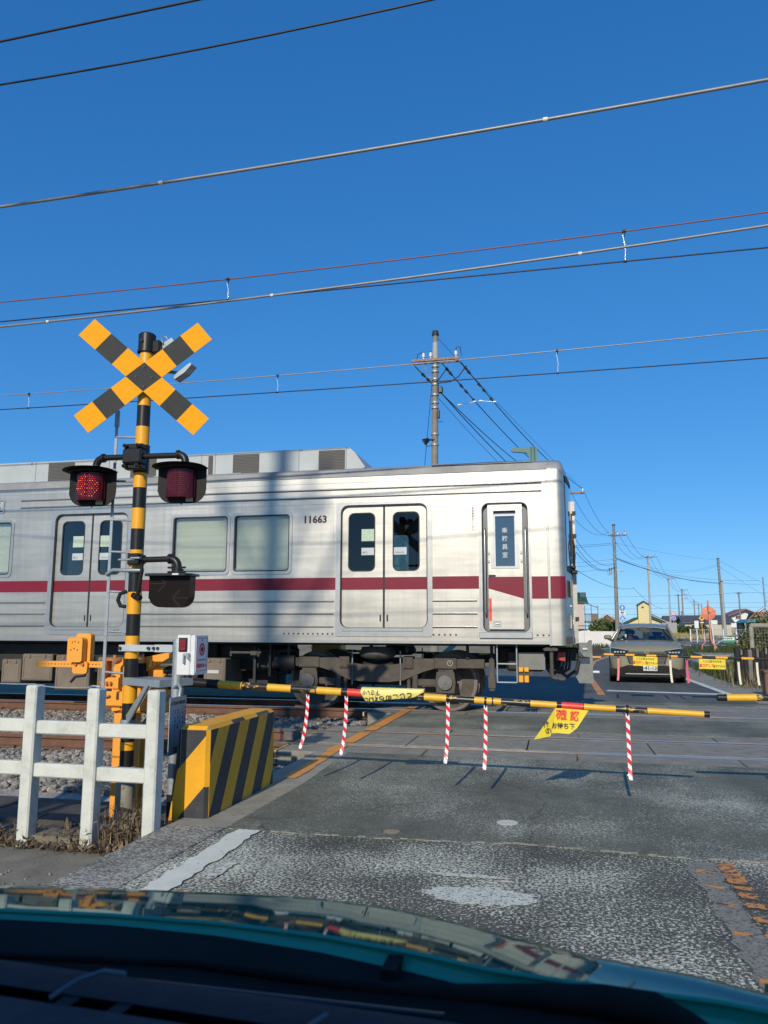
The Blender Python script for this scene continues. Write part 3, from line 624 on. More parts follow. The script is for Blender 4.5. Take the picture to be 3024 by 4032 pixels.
def passenger_door(d, y, sgn, full=True):
    """sgn -1: outside face towards the viewer"""
    Yf = lambda t: y + sgn * t      # t>0 is outwards
    # surround plate
    mb = MB(); mb.ring(rrect(d - .07, d + 1.38, 1.115, 3.10, .05, 4), rrect(d, d + 1.31, 1.24, 3.055, .11, 4), XZ, Yf(.012), Yf(-.004)); sr = obj('door_surround', mb, m_trim, train)
    mb = MB(); mb.box(d, d + 1.31, Yf(-.075), Yf(-.07), 1.24, 3.055); 
    for q, (xa, xb, wa, wb) in enumerate(((d + .004, d + .645, .112, .518), (d + .665, d + 1.306, .789, 1.186))):
        mb = MB()
        mb.ring(rrect(xa, xb, 1.225, 3.05, .012 if full else .01, 4), rrect(d + wa, d + wb, 2.067, 2.94, .085, 4), XZ, Yf(-.035), Yf(-.065))
        lf = obj('sliding_door', mb, m_door, train)
        mb = MB(); mb.ring(rrect(d + wa - .004, d + wb + .004, 2.063, 2.944, .088, 4), rrect(d + wa + .012, d + wb - .012, 2.079, 2.928, .075, 4), XZ, Yf(-.032), Yf(-.06)); obj('window_gasket', mb, m_rub, lf)
        mb = MB(); mb.prism(rrect(d + wa, d + wb, 2.067, 2.94, .085, 4), XZ, Yf(-.048), Yf(-.052)); obj('window_pane', mb, g_door if sgn < 0 else g_clear, lf)
        mb = MB(); hx = xb - .042 if q == 0 else xa + .042; mb.prism(rrect(hx - .012, hx + .012, 1.33, 1.43, .011, 4), XZ, Yf(-.033), Yf(-.036)); obj('pull_recess', mb, m_rub, lf)
        mb = MB(); mb.box(xa, xb, Yf(-.0345), Yf(-.033), 1.795, 1.976); obj('stripe', mb, m_mar, lf)
        if sgn < 0:
            if q == 0 or abs(d - doors[1]) < .1:
                s0 = d + wb - .208 if q == 0 else d + wa + .0
                mb = MB(); mb.box(s0, s0 + .2, Yf(-.0445), Yf(-.043), 2.515, 2.695); obj('sticker', mb, m_stk, lf)
            s0 = d + wb - .208 if q == 0 else d + wa
            mb = MB(); mb.box(s0, s0 + .205, Yf(-.0445), Yf(-.043), 2.307, 2.416); st = obj('sticker', mb, m_stk2, lf)
            text('sticker_print', 'MXJ' if q == 0 else '▬▬▬', .045, (s0 + (.055 if q == 0 else .10), Yf(-.0425), 2.345), m_prt, lf, bold=.0005)
    mb = MB(); mb.box(d + .640, d + .670, Yf(-.030), Yf(-.06), 1.235, 3.05); mb.ring(rrect(d, d + 1.31, 1.24, 3.055, .11, 4), rrect(d + .016, d + 1.294, 1.246, 3.036, .10, 4), XZ, Yf(-.004), Yf(-.06)); obj('door_seal', mb, m_rub, sr)
    mb = MB(); mb.box(d + .035, d + 1.24, Yf(.02), Yf(-.03), 1.19, 1.236, b=.006); obj('door_sill', mb, m_trim, sr)
    mb = MB(); mb.box(d + .01, d + 1.30, Yf(-.005), Yf(-.03), 3.04, 3.055); obj('door_header', mb, m_rub, sr)
for i, d in enumerate(doors):
    passenger_door(d, YT, -1); passenger_door(d, YF, 1)
text('car_number', '11663', .150, (-3.533, YT - .0018, 2.850), M('number_maroon', (.06, .012, .022), .5), train, bold=.0055, sx=1.02)
# destination display, partly seen
mb = MB(); mb.ring(rrect(-9.75, -8.92, 3.10, 3.33, .02), rrect(-9.72, -8.95, 3.125, 3.305, .01), XZ, YT - .012, YT); dd = obj('destination_display', mb, m_trim, train)
mb = MB(); mb.box(-9.73, -8.94, YT - .004, YT - .001, 3.12, 3.31); obj('display_panel', mb, M('display_navy', (.05, .055, .09), .3), dd)
text('display_text', '普通', .16, (-9.08, YT - .0055, 3.215), m_stk2, dd, bold=.002)
# cab door
cdr = MB(); cdr.ring(rrect(-1.075, -.341, 1.10, 3.092, .06, 4), rrect(-1.027, -.372, 1.18, 3.026, .10, 4), XZ, YT - .012, YT + .004); csr = obj('cab_door_surround', cdr, m_trim, train)
mb = MB(); mb.box(-1.027, -.372, YT + .07, YT + .08, 1.18, 3.026); obj('recess_back', mb, M('recess_grey', (.16, .165, .165), .5, metal=.4), csr)
mb = MB(); mb.ring(rrect(-1.027, -.372, 1.18, 3.026, .10, 4), rrect(-1.015, -.384, 1.186, 3.012, .09, 4), XZ, YT - .004, YT + .06); obj('door_gasket', mb, m_rub, csr)
mb = MB(); mb.ring(rrect(-.943, -.455, 1.225, 3.02, .012), rrect(-.885, -.522, 2.10, 2.94, .012), XZ, YT + .02, YT + .06); cdo = obj('cab_door', mb, m_st, train)
mb = MB(); mb.ring(rrect(-.905, -.502, 2.08, 2.962, .015), rrect(-.86, -.545, 2.112, 2.91, .01), XZ, YT + .012, YT + .03); obj('window_frame', mb, m_trim, cdo)
mb = MB(); mb.box(-.862, -.543, YT + .03, YT + .034, 2.11, 2.84); obj('window_pane', mb, glass('cab_glass', (.58, .63, .66), .10), cdo)
mb = MB(); mb.box(-.862, -.543, YT + .026, YT + .04, 2.835, 2.86); mb.box(-.862, -.838, YT + .028, YT + .038, 2.11, 2.84); mb.box(-.565, -.543, YT + .028, YT + .038, 2.11, 2.84); obj('sash', mb, m_white, cdo)
for i, ch in enumerate('乗務員室'): text('door_lettering', ch, .083, (-.704, YT + .0285, 2.622 - i * .118), m_stk2, cdo, bold=.0012)
for i, ch in enumerate('乗務員室立入り禁止'): text('side_lettering', ch, .036, (-1.153, YT - .0018, 2.955 - i * .0386), M('small_print_maroon', (.30, .10, .15), .5) if ch != '禁' else m_stk, train, bold=.0003)
mb = MB(); mb.box(-.943, -.455, YT + .0185, YT + .0198, 1.795, 1.962); mb.m = [0] * len(mb.f)
mb2 = MB(); mb2.prism([(-.943, 1.797), (-.455, 1.652), (-.455, 1.962), (-.943, 1.962)], XZ, YT + .0185, YT + .0198); obj('stripe', mb2, m_mar, cdo)
mb = MB(); mb.box(-.94, -.905, YT + .0185, YT + .0198, 1.34, 1.66); obj('red_bar', mb, m_red, cdo)
mb = MB(); mb.box(-.94, -.84, YT - .006, YT + .015, 1.972, 1.99, b=.006); mb.cyl((-.925, YT + .02, 1.981), (-.925, YT - .01, 1.981), .013, n=10); obj('door_handle', mb, m_dark, cdo)
mb = MB(); mb.ring(rrect(-.885, -.772, 1.262, 1.345, .006), rrect(-.873, -.784, 1.274, 1.333, .004), XZ, YT + .012, YT + .022); mb.box(-.873, -.784, YT + .018, YT + .021, 1.274, 1.333); mb.cyl((-.86, YT + .012, 1.30), (-.797, YT + .012, 1.30), .008, n=8); obj('step_handle', mb, m_trim, cdo)
for hx in (-.985, -.412):
    mb = MB(); mb.tube([(hx, YT + .05, 2.66), (hx, YT - .02, 2.655), (hx, YT - .03, 2.62), (hx, YT - .03, 1.47), (hx, YT - .02, 1.435), (hx, YT + .05, 1.43)], .013, 8); obj('handrail', mb, m_trim, csr)
mb = MB(); mb.box(-1.08, -.342, YT - .035, YT + .01, 1.10, 1.185, b=.006); obj('cab_step', mb, m_trim, csr)
mb = MB()
for q in (-.935, -.475): 
    for z in (2.2, 2.32): mb.box(q - .012, q + .014, YT + .002, YT + .02, z - .035, z, b=.004)
obj('hinge', mb, m_trim, cdo)
# seam trim and rounded front
mb = MB(); mb.box(-.112, -.084, YT - .006, YT + .01, 1.0, 3.49, b=.002); obj('corner_trim', mb, m_trim, train)
mb = MB()
def sect(ins, dz):
    y0, y1 = YT + ins, YF - ins; P = [(y0, 1.0 + ins * .1), (y0, 3.40 - dz)]
    for a in range(0, 9):
        t = PI - a * PI / 8; P.append((YC + (y1 - y0) / 2 * math.cos(t) * (1 if 0 < a < 8 else 1), 3.49 - dz + (.36 * math.sin(t)) ** 1.0 if True else 0))
    P += [(y1, 3.40 - dz), (y1, 1.0 + ins * .1)]; return P
def roofprof(ins, dz):
    w = (YF - YT) / 2 - ins; pts = []
    for u, z in ((-1, 3.40), (-1, 3.49), (-.985, 3.56), (-.93, 3.62), (-.82, 3.67), (-.6, 3.73), (-.3, 3.77), (0, 3.785), (.3, 3.77), (.6, 3.73), (.82, 3.67), (.93, 3.62), (.985, 3.56), (1, 3.49), (1, 3.40)): pts.append((YC + u * w, z - dz))
    return [(YC - w, 1.005)] + pts + [(YC + w, 1.005)]
rows = []
for x, ins, dz in ((-.084, 0, 0), (.04, 0, 0), (.075, .008, .008), (.105, .026, .022), (.125, .055, .05), (.135, .09, .08)):
    rows.append([(x, y, z) for y, z in roofprof(ins, dz)])
mb.grid(rows); o = obj('front_mask', mb, m_st, train)
mb = MB(); mb.grid([[(x, y - .002 if y < YC else y + .002, z + .002) for y, z in roofprof(ins, dz)[2:-2]] for x, ins, dz in ((-.082, 0, 0), (.04, 0, 0), (.075, .008, .008), (.105, .026, .022), (.125, .055, .05), (.135, .09, .08))]); obj('painted_dome', mb, M('dome_silver_grey', (.33, .34, .34), .5, metal=.2, var=.1, scale=4), o)
# stripe wrapping round the corner
mb = MB(); rw = []
for x, ins in ((-.082, 0), (.04, 0), (.075, .008), (.105, .026), (.125, .055)): rw.append([(x + .0015, YT + ins - .003, z) for z in (1.65, 1.962)])
mb.grid(rw); obj('stripe', mb, m_mar, train)
# bowed front face
def fX(y): v = (y - YC) / 1.345; return .135 + .118 * (1 - v * v)
def topz(y): 
    P_ = roofprof(.09, .08)[2:-2]; return float(np.interp(y, [p[0] for p in P_], [p[1] for p in P_]))
def face(y0, y1, z0, z1, off_, n=10, m=8):
    R_ = []
    for i in range(n + 1):
        y = y0 + (y1 - y0) * i / n; r_2 = []
        for j in range(m + 1):
            z = z0 + (min(z1, topz(y)) - z0) * j / m; s_3 = max(0, min(1, (z - 3.25) / max(.01, topz(y) - 3.25))); r_2.append((.135 + (fX(y) - .135) * (1 - s_3 ** 3) + off_, y, z))
        R_.append(r_2)
    return R_
Y0f, Y1f = YT + .09, YF - .09
mb = MB(); mb.grid(face(Y0f, Y1f, 1.005, 9, 0, 28, 30)); obj('front_panel', mb, m_st, train)
g_ws = M('windscreen_dark', (.05, .09, .12), .06, spec=.8, coat=.5)
for s in (-1, 1):
    a, b = (YT + .16, YC - .42) if s < 0 else (YC + .42, YF - .16)
    mb = MB(); mb.grid(face(a + .05, b - .03, 2.12, 3.34, .004)); wd = obj('windscreen', mb, g_ws, train)
    mb = MB(); mb.grid(face(a, b, 2.04, 3.42, .0015)); obj('windscreen_frame', mb, m_rub, wd)
    mb = MB(); mb.grid(face(a + .02, b, 3.345, 3.44, .012)); obj('destination_box', mb, m_dark, wd)
    cy = YC + s * .62; x0 = fX(cy)
    mb = MB(); mb.tube([(x0 + .03, cy, 2.10), (x0 + .05, cy - .06, 2.45), (x0 + .02, cy - .02, 2.62)], .014, 6); mb.box(x0 + .008, x0 + .03, cy - .035, cy - .015, 2.3, 2.95); mb.box(x0 + .005, x0 + .06, cy - .12, cy + .1, 2.13, 2.16); mb.box(x0 + .005, x0 + .075, cy - .16, cy + .1, 2.05, 2.085); obj('wiper', mb, m_black, wd)
    cy = YC + s * .95; x0 = fX(cy); mb = MB(); mb.box(x0 - .03, x0 + .02, cy - .2, cy + .2, 1.22, 1.44, b=.02); hb = obj('light_box', mb, m_st, train)
    for q in (-.1, .1):
        mb = MB(); mb.cyl((x0 + .018, cy + q, 1.33), (x0 + .032, cy + q, 1.33), .07, n=20); obj('headlight', mb, M('lens_glass', (.5, .5, .48), .1, coat=1), hb)
    mb = MB(); mb.box(x0 + .0, x0 + .012, cy - .25, cy + .12, 1.68, 1.92, b=.005); mb.box(x0 + .012, x0 + .014, cy - .2, cy + .06, 1.71, 1.89, 1); obj('number_display', mb, [m_st, g_ws], train)
    mb = MB(); mb.cyl((x0 + .0, cy - .05, 1.56), (x0 + .0, cy + .15, 1.56), .014, n=8); obj('grab_bar', mb, m_white, train)
gX = fX(YC - .4)
mb = MB(); mb.ring([(YC - .47, 1.02), (YC + .47, 1.02), (YC + .47, 3.16), (YC - .47, 3.16)], [(YC - .38, 1.15), (YC + .38, 1.15), (YC + .38, 3.06), (YC - .38, 3.06)], YZ, gX - .03, gX + .058); gf = obj('gangway_frame', mb, M('gangway_steel', (.40, .385, .34), .45, metal=.45, var=.2), train)
mb = MB(); mb.box(gX - .02, gX + .02, YC - .38, YC + .38, 1.15, 3.06); obj('gangway_door', mb, m_st, gf)
mb = MB(); mb.box(gX + .02, gX + .024, YC - .2, YC + .2, 2.1, 2.8); obj('gangway_pane', mb, m_rub, gf)
mb = MB()
for z in (1.35, 2.05, 2.6, 2.95): mb.box(gX + .02, gX + .075, YC - .49, YC - .465, z, z + .06)
obj('gangway_latch', mb, m_dark, gf)
# roof
mb = MB(); rows = []
for x in (XL, -.084): rows.append([(x, y, z) for y, z in roofprof(0, 0)[2:-2]])
mb.grid(rows); obj('roof', mb, m_roof, train)
mb = MB(); mb.prism([(YT - .012, 3.49), (YT + .03, 3.49), (YT + .05, 3.60), (YT + .012, 3.595)], YZ, XL, -.085); obj('gutter', mb, M('gutter_grey', (.27, .27, .26), .6, var=.2, scale=3, col2=(.42, .41, .38), c2cov=.36, c2scale=14), train)
mb = MB(); mb.prism([(YT - .004, 3.605), (YT + .04, 3.605), (YT + .22, 3.665), (YT + .05, 3.64)], YZ, -1.75, -.30); obj('roof_patch', mb, m_roof, train)
# cooler unit on the roof with louvres
Ya = YT + .42
def zA(z, Y=Ya): return 1.2394 + (z - 1.2394) * Y / YT
mb = MB(); za = 4.05
mb.prism([(-12.5, 3.62), (-3.15, 3.62), (-2.86, 3.72), (-3.02, 3.95), (-3.12, 4.05), (-12.5, 4.05)], XZ, Ya, YF - .42); ac = obj('cooler_unit', mb, m_ac, train)
mb = MB(); mb.prism([(-3.12, 3.72), (-2.86, 3.72), (-3.0, 3.98), (-3.12, 4.04)], XZ, Ya - .001, Ya + .002); 
for a, b_ in ((-3.62, -3.19), (-5.07, -4.62), (-5.5, -5.42), (-6.9, -6.43), (-8.45, -7.95), (-9.9, -9.45)):
    mb = MB(); mb.box(a, b_, Ya - .006, Ya - .002, 3.66, 4.015, 1)
    for q in range(14): mb.box(a + .01, b_ - .01, Ya - .012, Ya - .005, 3.67 + q * .0245, 3.678 + q * .0245)
    obj('louvre_panel', mb, [M('louvre_blade', (.13, .125, .11), .6), m_grl], ac)
mb = MB()
for x in (-3.17, -3.95, -5.38, -5.62, -7.3, -8.7): mb.box(x - .006, x + .006, Ya - .004, Ya - .001, 3.65, 4.05)
mb.box(-12.5, -3.1, Ya - .008, Ya, 3.62, 3.645); obj('panel_joint', mb, M('joint_line', (.25, .27, .27), .6), ac)
mb = MB()
for x in (-3.75, -5.0, -6.3, -7.6, -8.9): mb.tube([(x - .1, Ya - .12, 3.63), (x - .1, Ya - .12, 3.68), (x + .12, Ya - .12, 3.68), (x + .12, Ya - .12, 3.63)], .008, 6)
obj('roof_grab', mb, m_ac, train)
mb = MB(); mb.cyl((-3.72, YC, 4.05), (-3.72, YC, 4.12), .06, n=14); obj('vent_cap', mb, m_orange, train)
# antenna
Yn = YT + .55
mb = MB(); mb.prism([(-.60, 3.94), (-.62, 3.91), (-.60, 3.885), (-.385, 3.86), (-.36, 3.83), (-.33, 3.68), (-.20, 3.68), (-.235, 3.95)], XZ, Yn - .03, Yn + .03); mb.cyl((-.29, Yn - .035, 3.68), (-.29, Yn - .035, 3.94), .035, n=12); obj('antenna', mb, M('antenna_green', (.10, .20, .18), .6, var=.1), train)
# floor and interior
mb = MB(); mb.box(XL, .2, YT + .032, YF - .032, 1.03, 1.12); obj('floor_plate', mb, m_dark, train)
mb = MB(); mb.box(XL, -.1, YT + .25, YF - .25, 3.35, 3.38); obj('ceiling_panel', mb, m_int, train)
mb = MB(); mb.box(-1.32, -1.28, YT + .04, YF - .04, 1.12, 3.35); obj('cab_bulkhead', mb, m_int, train)
for x0_, x1_, z0_, z1_, dy in ((-12, -4.5, .26, .98, .9), (-9.2, -6.5, .5, .98, .15), (-6.6, -5.4, .45, .98, .5), (-12, -9, .4, .98, .4), (-1.0, .0, .60, .98, 1.3), (-4.45, -4.2, .5, .98, .6)):
    mb = MB(); mb.box(x0_, x1_, YT + .3 + dy, YT + .3 + dy + .4, z0_, z1_, b=.02); obj('equipment_rack', mb, m_dark, train)
for k in range(4):
    for y0, y1 in ((YT + .04, YT + .45), (YF - .45, YF - .04)):
        mb = MB(); mb.box(max(doors[k] - 3.3, XL + .1), doors[k] - .2, y0, y1, 1.4, 1.56, b=.03); mb.box(max(doors[k] - 3.3, XL + .1), doors[k] - .2, y0 if y0 < YC else y1 - .1, y0 + .1 if y0 < YC else y1, 1.56, 2.05, b=.02); obj('bench_seat', mb, M('seat_maroon', (.12, .03, .04), .9), train)
# ---------- underframe
mb = MB(); mb.box(XL, .1, YT + .18, YF - .18, .985, 1.03); obj('underframe', mb, m_dark, train)
Yb = YT + .30
def ubox(x0, x1, z0, z1, y=Yb, dep=.7, mat_=None, nm='equipment_box'):
    mb = MB(); mb.box(x0, x1, y, y + dep, z0, z1, b=.015)
    o = obj(nm, mb, mat_ or m_equip, train)
    mb = MB(); mb.ring(rrect(x0 + .03, x1 - .03, z0 + .03, z1 - .03, .02), rrect(x0 + .045, x1 - .045, z0 + .045, z1 - .045, .015), XZ, y - .008, y); 
    for q in range(2): mb.box(x0 + (x1 - x0) * (.25 + q * .5) - .02, x0 + (x1 - x0) * (.25 + q * .5) + .02, y - .02, y, z1 - .06, z1 - .01)
    obj('box_lid', mb, mat_ or m_equip, o)
    return o
ubox(-9.0, -8.64, .33, .71); ubox(-8.62, -8.06, .37, .80); ubox(-8.0, -7.38, .24, .79); ubox(-7.24, -6.6, .28, .76); ubox(-10.4, -9.2, .3, .85)
b1 = ubox(-5.40, -5.04, .40, .765); mb = MB(); mb.box(-5.33, -5.14, Yb - .012, Yb - .008, .535, .585); obj('nameplate', mb, m_stk2, b1)
ubox(-6.4, -5.6, .35, .8, mat_=m_dark, y=Yb + .25); ubox(-11.9, -10.6, .3, .85)
mb = MB(); mb.tube([(-7.7, Yb - .01, .36), (-7.62, Yb - .01, .45), (-7.45, Yb - .01, .47), (-7.4, Yb - .01, .6)], .018, 6); obj('hose', mb, m_rub, train)
# pipes and small fittings
mb = MB(); mb.cyl((-4.95, Yb, .86), (-4.45, Yb, .86), .025, n=8); mb.cyl((-4.95, Yb, .80), (-4.95, Yb, .93), .02, n=8); mb.cyl((-4.5, Yb, .80), (-4.5, Yb, .93), .02, n=8)
mb.box(-4.62, -4.52, Yb - .03, Yb + .03, .82, .9); obj('brake_pipe', mb, m_bogie, train)
mb = MB()
for x, z0, z1 in ((-4.35, .5, 1.0), (-4.05, .75, 1.0), (-5.6, .5, .95), (-6.5, .5, .95), (-4.6, .3, .95), (-2.75, .88, 1.0), (-2.2, .88, 1.0), (-1.3, .8, 1.0), (-.95, .7, 1.0)): mb.box(x - .02, x + .02, Yb + .1, Yb + .16, z0, z1)
mb.box(-6.7, -4.2, Yb + .6, Yb + .75, .55, .95); mb.box(-4.7, -4.0, Yb + .3, Yb + .5, .6, .93, b=.03); obj('hanger_bracket', mb, m_dark, train, kind='stuff')
mb = MB(); mb.cyl((-4.2, Yb + .2, .72), (-3.95, Yb + .2, .72), .14, n=16); mb.cyl((-4.3, YC, .75), (-5.3, YC, .75), .17, n=14); obj('air_tank', mb, m_dark, train)
for s in (0, 1):
    ux = -.62 if s == 0 else -5.5
mb = MB(); mb.box(-.558, -.187, Yb - .03, Yb, .66, .90); mb.v[-8:] = mb.v[-8:]; obj('skirt_plate', mb, M('skirt_grey', (.19, .19, .175), .6, var=.15), train)
def bogie(xc):
    # wheels
    for dx in (-1.05, 1.05):
        for s in (-1, 1):
            yw = YC + s * (.5335 + .02); x = xc + dx
            mb = MB(); mb.cyl((x, yw - .06, .43), (x, yw + .06, .43), .43, n=48); mb.cyl((x, yw - s * .075, .43), (x, yw - s * .06, .43), .455, n=48)
            wh = obj('wheel', mb, M('wheel_tread', (.17, .145, .125), .45, metal=.5, var=.2), train)
            mb = MB(); mb.ring(circ(x, .43, .375, 40), circ(x, .43, .2, 40), XZ, yw + s * .058, yw + s * .075); mb.cyl((x, yw + s * .06, .43), (x, yw + s * .12, .43), .12, n=20); obj('wheel_web', mb, m_bogie, wh)
        mb = MB(); mb.cyl((xc + dx, YC - .75, .43), (xc + dx, YC + .75, .43), .07, n=14); obj('axle', mb, m_dark, train)
    for s in (-1, 1):
        yf = YC + s * .93; t0, t1 = yf - .06, yf + .06
        fr = MB()
        P = [(-1.62, .66), (-.93, .66), (-.72, .60), (-.42, .47), (-.18, .44), (.18, .44), (.42, .47), (.72, .60), (.93, .66), (1.62, .66), (1.62, .79), (.80, .79), (.62, .80), (.42, .72), (.2, .69), (-.2, .69), (-.42, .72), (-.62, .80), (-.80, .79), (-1.62, .79)]
        fr.prism([(xc + u, v) for u, v in P], XZ, t0, t1)
        f = obj('bogie_frame', fr, m_bogie, train)
        for dx in (-1.05, 1.05):
            x = xc + dx; yo = yf + s * .06
            mb = MB(); mb.box(x - .17, x + .17, t0 - .02, t1 + .02, .64, .81, b=.015); obj('spring_cover', mb, m_bogie, f)
            mb = MB(); mb.prism([(x - .13, .30), (x + .13, .30), (x + .15, .45), (x + .13, .60), (x - .13, .60), (x - .15, .45)], XZ, yf - .05, yo + s * .03); mb.box(x - .11, x + .11, yf - .05, yf + .05, .58, .66); ab = obj('axle_box', mb, m_bogie, f)
            mb = MB(); mb.cyl((x, yo + s * .03, .45), (x, yo + s * .075, .45), .105, n=28); mb.cyl((x, yo + s * .075, .45), (x, yo + s * .085, .45), .075, n=28); mb.cyl((x, yo + s * .085, .45), (x, yo + s * .10, .45), .022, n=12)
            for q in range(6): mb.cyl((x + .088 * math.cos(q * 1.047), yo + s * .07, .45 + .088 * math.sin(q * 1.047)), (x + .088 * math.cos(q * 1.047), yo + s * .085, .45 + .088 * math.sin(q * 1.047)), .009, n=6)
            obj('axle_cap', mb, M('axle_cap_grey', (.15, .15, .145), .5, metal=.4, var=.2), ab)
            sg = -1 if dx > 0 else 1
            mb = MB(); mb.box(x + sg * .15, x + sg * .42, yf - .04, yf + .05, .39, .49, b=.01); mb.box(x + sg * .42, x + sg * .50, yf - .05, yf + .05, .35, .56, b=.01); mb.cyl((x + sg * .05, yf + s * .05, .28), (x + sg * .55, yf + s * .05, .28), .022, n=8); obj('radius_arm', mb, m_bogie, f)
            mb = MB(); mb.box(x + sg * .48, x + sg * .64, t0 - .03, t1 + .03, .64, .82, b=.01)
            for u in (.52, .60):
                for z in (.68, .77): mb.cyl((x + sg * u, yo, z), (x + sg * u, yo + s * .045, z), .016, n=8)
            mb.cyl((x + sg * .56, yf, .24), (x + sg * .56, yf, .64), .03, n=10); obj('damper', mb, m_bogie, f)
            mb = MB(); mb.cyl((x + sg * .68, yf + s * .05, .40), (x + sg * .68, yf + s * .05, .90), .011, n=6); obj('levelling_rod', mb, m_galv, f)
        text('axle_mark', '①', .10, (xc + 1.12, yf - .084, .725), M('faded_mark', (.42, .40, .34), .8), f, bold=.001) if s < 0 else None
        mb = MB(); mb.cyl((xc, yf + s * -.02, .78), (xc, yf - s * .02, .96), .01, n=6); rows = []
        for r_2, z in ((.20, .78), (.27, .82), (.28, .87), (.25, .92), (.24, .955)): rows.append([(xc + r_2 * math.cos(2 * PI * i / 24), yf - s * .05 + r_2 * math.sin(2 * PI * i / 24), z) for i in range(25)])
        mb.grid(rows); obj('air_spring', mb, M('air_spring_rubber', (.07, .067, .06), .7, var=.2), f)
    mb = MB(); mb.box(xc - .25, xc + .25, YC - .9, YC + .9, .5, .74, b=.04); mb.box(xc - .5, xc + .5, YC - .35, YC + .35, .35, .7, b=.05); obj('bolster', mb, m_dark, train)
bogie(-2.68); bogie(-16.5)
mb = MB(); mb.box(-.97, -.90, YT + .22, YT + .28, .36, .80); mb.box(-.985, -.885, YT + .2, YT + .22, .40, .56); obj('rail_guard', mb, m_bogie, train)
# step ladder
mb = MB(); y = YT + .12
for x in (-.85, -.575): mb.cyl((x, y, .485), (x, y, 1.02), .012, n=8)
for z in (.49, .745): mb.box(-.85, -.575, y - .03, y + .03, z - .008, z + .008)
obj('step_ladder', mb, m_galv, train)
mb = MB(); mb.box(-.555, -.35, YT + .15, YT + .2, .58, .64, b=.004); cb = obj('coupler_bracket', mb, m_bogie, train)
for x0 in (-.552, -.475):
    for z0, z1 in ((.49, .585), (.635, .70)): mb = MB(); mb.box(x0, x0 + .062, YT + .12, YT + .16, z0, z1, b=.006); obj('yellow_plate', mb, m_yel, cb)
mb = MB(); mb.tube([(-.095, YT + .12, .95), (-.095, YT + .12, .60), (-.085, YT + .12, .565), (-.05, YT + .12, .555), (.085, YT + .12, .55)], .026, 10); mb.box(-.0, .085, YT + .095, YT + .145, .528, .574, b=.004); mb.prism([(-.19, .93), (-.02, .93), (0, .955), (-.04, .975), (-.17, .975), (-.21, .955)], XZ, YT + .06, YT + .18); obj('horn_pipe', mb, m_bogie, train)
mb = MB(); mb.prism([(.0, .90), (.10, .905), (.09, .78), (-.03, .80)], XZ, YT + .35, YT + .55); obj('red_hose_cover', mb, M('faded_red_cloth', (.42, .07, .06), .8, var=.15), train)
mb = MB()
for k in range(4): mb.tube([(-.22 + k * .07, YT + .7 + k * .1, .95), (-.2 + k * .07, YT + .7 + k * .1, .70), (-.12 + k * .06, YT + .72 + k * .1, .58), (-.0 + k * .05, YT + .7 + k * .1, .64), (.06 + k * .04, YT + .75 + k * .1, .9)], .02, 8)
mb.tube([(-.05, YC - .3, .8), (.0, YC - .3, .60), (.12, YC - .3, .52), (.26, YC - .28, .62), (.30, YC - .2, .75)], .026, 8)
mb.box(-.75, -.2, YT + .5, YT + .9, .62, .93, b=.04); mb.box(-.28, .02, YT + .9, YT + 1.2, .68, .95, b=.03); obj('hose', mb, m_rub, train)
m_cpl = M('coupler_grey', (.19, .20, .19), .5, metal=.3, var=.2, scale=8)
mb = MB(); mb.prism([(.28, 1.02), (.44, 1.02), (.475, 1.06), (.505, 1.06), (.505, .44), (.49, .42), (.30, .42), (.23, .55), (.30, .70), (.46, .71), (.46, .81), (.38, .82), (.30, .92)], XZ, YC - .18, YC + .12); cp = obj('coupler_head', mb, m_cpl, train)
mb = MB(); mb.prism([(.505, .97), (.58, .965), (.70, .90), (.70, .88), (.60, .835), (.505, .825)], XZ, YC - .12, YC + .06); obj('coupler_knuckle', mb, m_dark, cp)
for a_, b_, r_5 in (((.505, YC - .1, .585), (.60, YC - .1, .585), .02), ((.36, YC - .19, .93), (.43, YC - .19, .93), .02), ((.505, YC + .05, .84), (.60, YC + .05, .84), .012)): mb = MB(); mb.cyl(a_, b_, r_5, n=10); obj('coupler_pin', mb, m_white, cp)
mb = MB(); mb.box(-.9, .3, YC - .15, YC + .1, .75, .95, b=.02); obj('drawbar', mb, m_dark, cp)
# ------------------------------------------------------------------ crossing signal and gate gear, near side
PXc, PYc = -3.285, 5.70
sig = thing('crossing_signal', 'yellow and black level crossing post with crossbuck and red lamps', 'crossing signal', (PXc, PYc, -.35))
edges = [(-.35, .30, 1), (.30, .415, 1), (.415, .655, 1), (.655, .85, 0), (.85, .996, 1), (.996, 1.172, 0), (1.172, 1.342, 1), (1.342, 1.515, 0), (1.515, 1.67, 1), (1.67, 1.852, 0), (1.852, 2.022, 1), (2.022, 2.19, 0), (2.19, 2.358, 1), (2.358, 2.535, 0), (2.535, 2.70, 0), (2.70, 2.866, 0), (2.866, 3.042, 1), (3.042, 3.5, 0)]
lean = lambda z: (PXc + (z - .3) * .000, PYc)
for a, b, k in edges[2:]:
    mb = MB(); mb.cyl(lean(a) + (a,), lean(b) + (b,), .0535 if k else .0545, n=28, caps=False); obj('black_band' if k else 'yellow_band', mb, m_black if k else m_yel, sig)
mb = MB(); mb.cyl((PXc, PYc, -.35), (PXc, PYc, .66), .053, n=28); mb.cyl((PXc, PYc, .3), (PXc, PYc, .36), .0555, n=28, mi=1); mb.cyl((PXc, PYc, -.35), (PXc, PYc, .175), .075, .07, n=28, mi=2); obj('post', mb, [m_black, m_yel, m_conc], sig)
mb = MB(); mb.cyl((PXc, PYc, 3.50), (PXc, PYc, 3.655), .071, n=28); mb.cyl((PXc, PYc, 3.50), (PXc, PYc, 3.52), .076, n=28); mb.cyl((PXc, PYc, 3.655), (PXc, PYc, 3.668), .071, .055, n=28)
